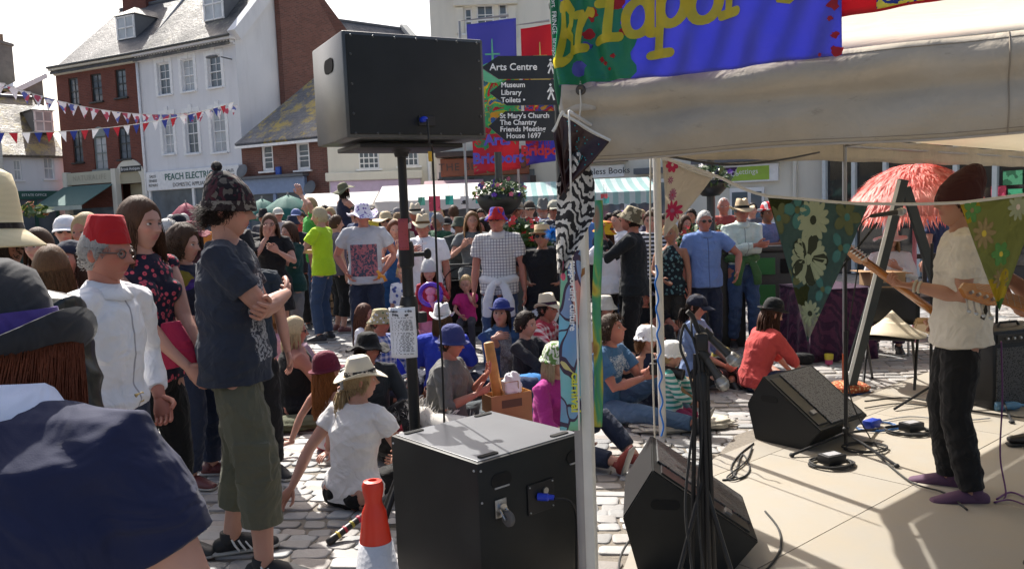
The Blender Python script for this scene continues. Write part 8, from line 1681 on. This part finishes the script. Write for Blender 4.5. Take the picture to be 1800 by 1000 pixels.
for i,(px,py,w_,h_,c_)in enumerate(((764,358,20,26,(.5,.08,.12)),(790,352,14,16,(.05,.35,.28)),(817,355,15,20,(.72,.72,.72)),(842,351,12,13,(.05,.4,.35)),(741,354,12,14,(.1,.35,.25)),(764,385,18,22,(.2,.3,.5)),(1066,352,10,11,(.1,.4,.35)),(1062,345,12,8,(.5,.1,.1)))):
 c=at(px,py,16.0 if px>1000 else 14.2);d=c.y;t=thing('hanging_card',('red and white card hanging highest beside the white stall post','small green card hanging from the stall front','white card with a black hat shape hanging from the stall','teal card hanging right of the black hat card','green card hanging nearest the speaker pole','blue card hanging lowest under the red one','teal card under the striped stall','red card under the striped stall')[i],'card',c,0,'cards hanging along the stalls')
 m=MB();m.sheet(lambda a,b:Vector(((a-.5)*w_/F*d,.01*math.sin(a*4),(b-.5)*h_/F*d)),4,4,.003);m.build('card',cloth(c_,'blotch',mul(c_,1.6)if i!=2 else(.72,.72,.72),12),t);m=MB();m.tube([(0,0,h_/F*d/2),(0,0,h_/F*d/2+.18)],.004,4);m.build('string',LG,t)
 if i==2:m=MB();m.ball((0,-.012,.0),(.045,.004,.03));m.box((0,-.012,-.03),(.13,.004,.014));m.build('hat_shape',LG,t)
PETAL={k:plain('petal_'+k,v,.5,bump=0)for k,v in{'red':(.55,.02,.02),'violet':(.10,.02,.30),'pink':(.6,.12,.18),'yellow':(.45,.45,.08),'orange':(.55,.2,.08),'white':(.65,.62,.6)}.items()};FOL=plain('foliage',(.05,.10,.02),.5,var=.4,nscale=20)
def planting(t,c,rx,ry,rz_,nl,nf,cols,drop=.0,fs=.04,seed=1):
 rs=random.Random(seed);m=MB()
 def rp(k=1.0):
  a,u_=rs.uniform(0,6.283),rs.random()**.5;z=rs.uniform(-.1,1)**1;return Vector(c)+Vector((math.cos(a)*rx*u_*k,math.sin(a)*ry*u_*k,rz_*z*(1.1-u_*.6)-(drop*rs.random()if u_>.8 else 0)))
 for _ in range(nl):
  p=rp();d1=Vector((rs.uniform(-1,1),rs.uniform(-1,1),rs.uniform(-.4,1))).normalized();d2=d1.orthogonal().normalized();L=rs.uniform(.5,1.2)*fs*1.3
  m.add([p-d1*L,p+d2*L*.4,p+d1*L,p-d2*L*.4],[(0,1,2,3)])
 m.build('foliage',FOL,t,uv=False,weld=False)
 for ci,cn_ in enumerate(cols):
  m=MB()
  for _ in range(nf):
   p=rp(1.05)+Vector((0,0,rz_*.12));nrm=Vector((rs.uniform(-.8,.8),-1+rs.uniform(-.4,.6),rs.uniform(0,1))).normalized();u1=nrm.orthogonal().normalized();u2=nrm.cross(u1);R_=fs*rs.uniform(.6,1.1)
   for k in range(5):a=6.283*k/5;e=u1*math.cos(a)+u2*math.sin(a);g_=u1*math.cos(a+1.57)+u2*math.sin(a+1.57);m.add([p,p+e*R_*.6+g_*R_*.4+nrm*R_*.15,p+e*R_+nrm*R_*.1,p+e*R_*.6-g_*R_*.4+nrm*R_*.15],[(0,1,2,3)])
  m.build('blossoms',PETAL[cn_],t,uv=False,weld=False)
def bowl(label,px,py_top,d,r_,cols,seed,post=True):
 c=at(px,py_top,d);t=thing('flower_bowl',label,'planter',(c.x,d,0),0,'flower bowls on posts');z=c.z;m=MB();m.lathe([(0,z-r_*.85),(r_*.45,z-r_*.8),(r_*.8,z-r_*.45),(r_,z),(r_*.93,z),(r_*.7,z-r_*.4),(0,z-r_*.6)],24);m.build('bowl',plain('bowl_black',(.012,.014,.013),.5),t,smooth=True)
 if post:m=MB();m.tube([(0,0,0),(0,0,z+.5)],.045,10);m.build('post',DARKP,t)
 planting(t,(0,0,z+.03),r_*1.05,r_*1.05,.15,420,16,cols,.10,.035,seed)
bowl('black bowl of violet, pink and yellow flowers on a post below the banners',878,342,9.9,.30,('violet','pink','yellow'),3);bowl('black bowl of trailing violet flowers right of the cream cloth flag',1249,318,8.9,.20,('violet','white'),4)
def trough(label,px0,px1,py,d,cols,seed,h_=.55):
 a,b=at(px0,400,d).x,at(px1,400,d).x;zt_=at(px0,py,d).z;t=thing('flower_trough',label,'planter',((a+b)/2,d,0),0,'flower troughs');w_=b-a;m=MB();m.box((0,0,(zt_-.15)/2),(w_,.55,zt_-.15),bev=.02);m.build('tub',DARKP,t,smooth='auto');planting(t,(0,0,zt_-.12),w_/2,.3,.30,900,40,cols,.1,.05,seed)
trough('trough of orange and red geraniums behind the white haired man',1186,1298,418,9.6,('red','orange'),6);trough('trough of bright red geraniums behind the checked shirt',866,972,412,9.4,('red',),7)
m_=at(62,372,5.5);t=thing('flower_spray','spray of orange and yellow artificial flowers above the heads at the left','flowers',m_)
planting(t,(.0,0,-.02),.10,.05,.08,40,5,('orange','yellow'),0,.035,8)
q=at(1352,480,10.25);t=thing('litter_bin','dark grey litter bin with green panels under the union flag hat man','litter bin',(q.x,10.0,0),R(-12));BG=plain('bin_grey',(.055,.055,.055),.45);zt_=at(1350,442,9.7).z
m=MB();m.box((0,0,zt_/2),(.62,.5,zt_),bev=.04);m.build('body',BG,t,smooth='auto');m=MB();m.box((0,0,zt_+.03),(.68,.56,.07),bev=.03);m.build('lid',BG,t,smooth='auto')
GP=plain('bin_green',(.03,.18,.05),.4)
for sx,z,h_ in((-.15,zt_-.18,.2),(-.15,zt_-.55,.3)):m=MB();m.box((sx,-.257,z),(.24,.02,h_),bev=.01);m.build('green_panel',GP,t)
m=MB();m.box((.15,-.257,zt_-.18),(.24,.02,.17),bev=.01);m.build('opening',HOLE,t)
q=at(820,560,8.95);t=thing('pushchair','black pushchair with raised hood carrying the toddler in pink','pushchair',(q.x,9.0,0));PF=cl(.012,.012,.014)
m=MB();m.sheet(lambda a,b:Vector((.24*math.cos(math.pi*a),.30-.34*b,.85+.20*math.sin(math.pi*a)+.02*b)),16,6,.01);m.sheet(lambda a,b:Vector(((a-.5)*.46,.30-.05*b,.35+.55*b)),6,6,.02);m.build('hood',PF,t,smooth=True);m=MB();m.box((0,.06,.34),(.42,.42,.05),bev=.02);m.build('seat',PF,t)
for sx in(-1,1):
 m=MB();m.tube([(sx*.26,.55,1.05),(sx*.25,.2,.65),(sx*.25,-.32,.10)],.013,8);m.tube([(sx*.25,.28,.12),(sx*.25,.0,.45)],.012,8);m.build('frame_tube',STEEL,t)
 for y in(-.32,.30):m=MB();m.lathe([(.05,-.02),(.10,-.02),(.11,0),(.10,.02),(.05,.02)],18,None,Matrix.Translation((sx*.28,y,.11))@Matrix.Rotation(R(90),4,'Y'));m.build('wheel',RUB,t,smooth='auto')
m=MB();m.tube([(-.26,.55,1.05),(.26,.55,1.05)],.016,8);m.build('handle',RUB,t)
for lb,dx,c_ in(('bright blue cloth bag hanging on the pushchair',-.34,(.02,.08,.45)),('hot pink cloth bag hanging on the pushchair',-.44,(.5,.05,.2))):m=MB();m.loft([(0,0,-.12),(0,0,0),(0,0,.14)],[(.07,.05),(.08,.05),(.03,.02)],(1,0,0),12);o=m.build('cloth_bag',cl(*c_),smooth=True);o.location=(q.x+dx,8.95,.80);tag(o,lb,'bag')
q=at(757,518,8.2);t=thing('balloon','purple ring balloon with a pink balloon figure held by the hooded girl','balloon',q);m=MB();RR=.105
m.tube([(RR*math.cos(k*math.pi/12),0,RR*math.sin(k*math.pi/12))for k in range(25)],.024,10);m.build('ring',plain('balloon_purple',(.09,.02,.42),.2,coat=.5),t,smooth=True);PKB=plain('balloon_pink',(.65,.18,.32),.2,coat=.5);m=MB();m.ball((0,-.02,.035),(.055,.04,.042));m.ball((0,-.02,-.03),(.04,.035,.045));m.tube([(.0,-.02,-.06),(.03,-.03,-.12),(.07,-.03,-.2)],.022,8);m.build('figure',PKB,t,smooth=True)
def tied_jumper(P,mat,nm,zoff=.07,L=.34):
 s=P['s'];c=P['pel']+Vector((0,0,zoff))*s;m=MB();m.lathe([(.158,-.04),(.185,-.02),(.188,.02),(.160,.045)],28,lambda p,a,r,z:Vector((p.x*1.06,p.y*.86,z+.012*math.sin(a*3))),Matrix.Translation(c)@Matrix.Scale(s*1.05,4))
 for sx in(-1,1):m.loft([c+Vector((sx*.02,.155,.0))*s,c+Vector((sx*.07,.185,-.06))*s,c+Vector((sx*.11,.19,-L*.6))*s,c+Vector((sx*.12,.185,-L))*s],[(.03,.02),(.042,.022),(.05,.022),(.045,.018)],(1,0,0),12)
 m.ball(c+Vector((0,.17,-.01))*s,(.045,.03,.035));m.build(nm,mat,P['root'],smooth=True)
tied_jumper(p_chk,cl(.66,.64,.62),'tied_jumper',.04);tied_jumper(p_mint,cl(.06,.14,.05),'tied_jumper',.10,.28)
q=at(665,490,8.9);m=MB();m.tube([(0,0,0),(.02,0,.05),(-.01,0,.09)],.018,8);m.tube([(.01,0,.04),(.06,0,.02),(.08,0,-.03)],.018,8);o=m.build('balloon',plain('balloon_orange',(.65,.25,.01),.25,coat=.4),smooth=True);o.location=q;tag(o,'twisted orange balloon sticking up from the purple bowler hat','balloon')
q=at(303,605,3.75);m=MB();m.loft([(0,0,.10),(.01,0,.0),(.03,0,-.10)],[(.045,.02),(.08,.03),(.10,.025)],(1,0,0),16,ends=(.3,.2));o=m.build('cloth_bag',cl(.30,.015,.05),smooth=True);o.location=q;tag(o,'crimson cloth bag held by the woman in the floral dress','bag')
q=at(262,610,3.8);m=MB();m.box((0,0,0),(.09,.2,.16),bev=.02);o=m.build('shoulder_bag',plain('tan_leather',(.16,.08,.04),.5),smooth='auto');o.location=q;tag(o,'brown leather shoulder bag at the hip of the floral dress woman','bag')
q=at(971,410,7.4);m=MB();rs=random.Random(1)
for _ in range(500):a=Vector((rs.gauss(0,1),rs.gauss(0,1),rs.gauss(0,1))).normalized();b=a.orthogonal().normalized()*.004;L=rs.uniform(.05,.09);m.add([b,-b,a*L+Vector((0,0,-.01))],[(0,1,2)])
o=m.build('feather_puff',cl(.03,.25,.62),uv=False,weld=False);o.location=q;tag(o,'fluffy bright blue feather puff beside the painted pole','feather duster')
P=p_pho;W_=lambda nm:P['root'].matrix_basis@P['J'][nm]
c=(W_('handL')+W_('handR'))/2;r_=Matrix.Rotation(P['root'].rotation_euler.z,4,'Z');t=thing('camera','black camera with long lens held by the sitting young man','camera',c,P['root'].rotation_euler.z);m=MB();m.box((0,0,.02),(.13,.06,.09),bev=.012);m.box((0,0,.075),(.05,.05,.03),bev=.008);m.build('body',BLKP,t,smooth='auto');m=MB();m.lathe([(0,0),(.035,0),(.036,.1),(.042,.12),(.042,.2),(.036,.2),(.03,.19),(0,.19)],20,None,Matrix.Translation((0,.02,.015))@Matrix.Rotation(R(-100),4,'X'));m.build('lens',BLKP,t,smooth='auto')
def sack(name,label,px,py,sz,mat,cat='bag',rz=0,seed=0,sq=.8,crumple=.03,parts=None,z0=0):
 p=G(px,py,0);m=MB();n=20;rs=random.Random(seed+11);ph=[rs.uniform(0,6)for _ in range(6)]
 m.ball((0,0,0),1.0,28);vs=[]
 for v in m.v:
  v=Vector(v);k=(abs(v.x)**3.2+abs(v.y)**3.2+abs(v.z)**3.2)**(-1/3.2)if sq else 1;q=v*(1+(k-1)*sq);w_=math.sin(v.x*6+ph[0]+v.z*4)*math.sin(v.y*7+ph[1])+.6*math.sin(v.z*11+ph[2]+v.x*5)+.4*math.sin(v.x*19+v.y*13+ph[3]);q=q*(1+crumple*w_);vs.append((q.x*sz[0]/2,q.y*sz[1]/2,(q.z+1)*sz[2]/2*.98))
 m.v=vs;o=m.build(name,mat,smooth=True);o.location=(p.x,p.y,z0);o.rotation_euler.z=rz;tag(o,label,cat);return o
LTH=plain('satchel_leather',(.20,.11,.045),.6,nscale=12,var=.2)
sack('satchel','brown canvas satchel beside the toddler in the striped top',1184,716,(.42,.26,.26),LTH,rz=.2,seed=1,crumple=.02)
sack('plastic_bag','big bulging white carrier bag behind the microphones',1222,640,(.36,.30,.42),plain('bag_white',(.68,.68,.70),.35,bump=.6,bscale=16,bdist=.02),seed=2,crumple=.06)
sack('cloth_bag','mustard yellow bag standing against the white carrier bag',1268,662,(.22,.12,.30),cl(.32,.25,.05),rz=.5,seed=3)
sack('blanket','cream blanket crumpled on the cobbles beside the white pole',1200,752,(.75,.32,.07),cl(.50,.46,.38),'blanket',.15,4,.5,.12);sack('tissue','crumpled white paper napkin on the cobbles near the photographer',1124,748,(.11,.09,.08),PAP,'napkin',0,5,.4,.12)
sack('cloth_bag','pale sock and cream shoe bundle at the foot of the blanket',1172,728,(.30,.16,.12),cl(.48,.44,.36),'clothes',.4,6,.5,.08);sack('rucksack','navy rucksack with blue trim behind the paper shopping bag',935,728,(.30,.26,.34),cl(.02,.035,.09,'blotch',c2=(.02,.15,.4),k=7),seed=7)
sack('coat','olive green coat lying beside the beanie man',505,755,(.62,.32,.10),cl(.07,.075,.04),'coat',.1,8,.5,.12);sack('blue_bag','large royal blue bag behind the speaker pole',702,668,(.42,.30,.34),cl(.018,.03,.36),'bag',0,9,.9,.02)
sack('shawl','red patterned shawl on the cobbles behind the subwoofer',800,748,(.75,.35,.04),cl(.30,.02,.05),'shawl',.1,10,.5,.15);sack('cushion','orange cushion beside the black trousers of the teenager',742,700,(.30,.22,.10),cl(.40,.14,.05),'cushion',.3,12,.7,.04)
sack('plastic_bag','clear plastic cup and bag in front of the girl in red',1392,622,(.15,.12,.18),plain('bag_clear',(.6,.62,.66),.2),seed=13,crumple=.05);sack('cloth_bag','dark bag and lead on the ground right of the girl in red',1410,640,(.24,.16,.12),BLACK,seed=14);sack('blue_cloth','red patterned round hat lying at the canopy pole foot',1492,690,(.34,.30,.10),cl(.35,.08,.03,'dots',c2=(.6,.4,.2),k=40),'hat',0,15,.3,.03)
sack('coat','grey coat behind the girl in the red jacket',1398,592,(.30,.25,.16),cl(.2,.21,.22),'coat',0,16,.5,.1)
q=G(1457,640,0);m=MB();m.lathe([(0,0),(.036,0),(.042,.10),(.04,.10),(.03,.01),(0,.01)],20);t=thing('tub','small yellow and pink tub in front of the purple table','tub',(q.x,q.y,0));m.build('cup',plain('tub_pink',(.55,.08,.2),.4),t,smooth='auto');m=MB();m.lathe([(.0415,.05),(.0425,.052),(.0448,.103),(.043,.105),(0,.105)],20);m.build('lid',plain('tub_yellow',(.6,.5,.05),.4),t,smooth='auto')
q=G(893,757,0);q=Vector((q.x,q.y,0));t=thing('paper_bag','brown paper shopping bag with patterned side in the middle of the sitting audience','bag',q,R(28));KR=plain('kraft_paper',(.34,.17,.075),.75,bump=.4,bscale=14,bdist=.01);w2,d2,h2=.17,.08,.30
for nm,c,s_ in(('front_panel',(0,-d2,h2/2),(2*w2,.004,h2)),('back_panel',(0,d2,h2/2),(2*w2,.004,h2)),('bottom',(0,0,.003),(2*w2,2*d2-.01,.004)),('left_panel',(-w2,0,h2/2),(.004,2*d2-.006,h2))):m=MB();m.box(c,s_);m.build(nm.replace('left','side'),KR,t)
m=MB();m.box((w2,0,h2/2),(.005,2*d2-.006,h2));m.build('side_panel',cl(.42,.14,.02,'leaf',c2=(.55,.25,.05),k=9),t);m=MB();m.box((0,-d2-.0035,h2-.07),(.17,.002,.06));m.build('printed_label',plain('label_print',(.10,.05,.03),.7),t)
for y in(-d2,d2):m=MB();m.tube([(-.06,y,h2-.02),(-.06,y,h2+.09),(.06,y,h2+.09),(.06,y,h2-.02)],.004,6);m.build('handle',KR,t)
m=MB();m.loft([(0,0,0),(-.02,0,.25),(-.07,0,.62)],[(.035,.03),(.04,.032),(.038,.03)],(1,0,0),14,ends=(.6,.25));o=m.build('baguette',plain('bread_crust',(.45,.22,.06),.6,nscale=18,var=.3),smooth=True);o.location=q+Vector((-.05,.0,.06));tag(o,'long baguette standing up out of the paper shopping bag','bread')
o=sack('paper_wrap','crumpled white wrapping paper sticking out of the shopping bag',903,757,(.14,.10,.20),PAP,'paper',.3,20,.4,.14,z0=.25)
q=G(806,792,0);t=thing('dog','fluffy white dog lying on the cobbles behind the subwoofer','dog',(q.x,q.y,0),R(70));m=MB()
m.loft([(0,-.26,.11),(0,-.12,.13),(0,.08,.14),(0,.20,.16)],[(.09,.09),(.12,.11),(.12,.12),(.08,.10)],(1,0,0),16);m.loft([(0,.18,.17),(0,.26,.24),(0,.34,.25)],[(.065,.06),(.075,.07),(.06,.055)],(1,0,0),14);m.loft([(0,.36,.24),(0,.44,.22)],[(.038,.032),(.028,.024)],(1,0,0),12);m.loft([(0,-.28,.11),(.03,-.38,.10),(.08,-.45,.07)],[.04,.03,.015],(1,0,0),8)
for sx in(-1,1):m.loft([(sx*.08,.14,.10),(sx*.09,.26,.04),(sx*.09,.38,.03)],[.045,.032,.03],(1,0,0),10);m.loft([(sx*.10,-.20,.10),(sx*.16,-.06,.08),(sx*.13,-.18,.04),(sx*.13,-.02,.03)],[.07,.05,.035,.03],(1,0,0),10);m.loft([(sx*.06,.32,.30),(sx*.09,.31,.24),(sx*.085,.31,.18)],[.02,.03,.015],(0,1,0),8)
FURM=plain('dog_fur',(.60,.57,.52),.9,nscale=10,var=.15)
job(m,'body',FURM,t,.010,0,1,None,2);base=list(m.v);m2=MB();rs=random.Random(5)
for _ in range(2600):p=Vector(base[rs.randrange(len(base))])+Vector((rs.gauss(0,.012),rs.gauss(0,.012),rs.gauss(0,.012)));n_=(p-Vector((0,p.y*.9,.10)));n_=(n_.normalized()if n_.length>.01 else Vector((0,0,1)))+Vector((rs.uniform(-.7,.7),rs.uniform(-.9,.3),rs.uniform(-.7,.5)));n_.normalize();b=n_.orthogonal().normalized()*.004;e=p+n_*rs.uniform(.025,.06);m2.add([p-b,p+b,(p+e)/2+b+Vector((0,0,.006)),e],[(0,1,2,3)])
m2.build('fur',FURM,t,uv=False,weld=False);m=MB();m.ball((0,.465,.228),(.014,.01,.011));m.build('nose',RUB,t)
for sx in(-1,1):m=MB();m.ball((sx*.035,.375,.28),.011);m.build('eye',RUB,t)
P=p_red;HMx=P['HM'];hc_=HMx.translation;rs=random.Random(77);m=MB()
for _ in range(6500):
 a=rs.uniform(math.radians(150),math.radians(402));r0=.104;sx_=math.cos(a);sy_=math.sin(a);p=hc_+Vector((sx_*r0,sy_*r0*1.4,rs.uniform(-.04,.045)));L=rs.uniform(.16,.30)*(1.35 if sx_<-.2 else .8);w0=rs.uniform(0,6.28);ph_=rs.uniform(.4,1.4);pts=[p];dr=Vector((sx_*.25+(.28 if sx_>.3 else 0),sy_*.3-.6,-1))
 for k in range(8):
  t_=k/7;q=pts[-1]+Vector((dr.x*.35*(1-t_*.8)+.10*math.sin(w0+k*ph_),dr.y*.75*(1-t_*.6)+.10*math.cos(w0+k*ph_*1.2),-1+.35*t_*rs.random()))*(L/8)
  pts.append(q)
 m.tube(pts,[.0013*(1-.75*(k/8)**2)for k in range(9)],3)
nb_=P['nb'];path=[hc_+Vector((0,-.09,.0)),hc_*.5+nb_*.5+Vector((0,-.11,0)),nb_+Vector((0,-.125,.0)),nb_+Vector((-.01,-.165,-.09)),nb_+Vector((-.02,-.18,-.17)),nb_+Vector((-.03,-.185,-.24))]
m.loft([p+Vector((-.02,.015,0))for p in path],[(.085,.03),(.085,.03),(.08,.022),(.065,.016),(.045,.012),(.015,.006)],(1,0,0),16)
for _ in range(2600):
 ox,w0,k1=rs.uniform(-.12,.075),rs.uniform(0,6.28),rs.uniform(.7,1.6);n_=rs.choice((4,5,6,6));m.tube([path[k]+Vector((ox*(1-k*.05)+.007*math.sin(w0+k*k1)-.01*k*(ox<0),rs.uniform(-.012,.004),rs.uniform(-.01,.01)))for k in range(n_)],[.0014-.0011*k/(n_-1)for k in range(n_)],3)
m.build('hair',hair_mat((.22,.055,.02)),P['root'],smooth=True,uv=False,weld=False)
bake_jobs()
S.cycles.use_denoising=True
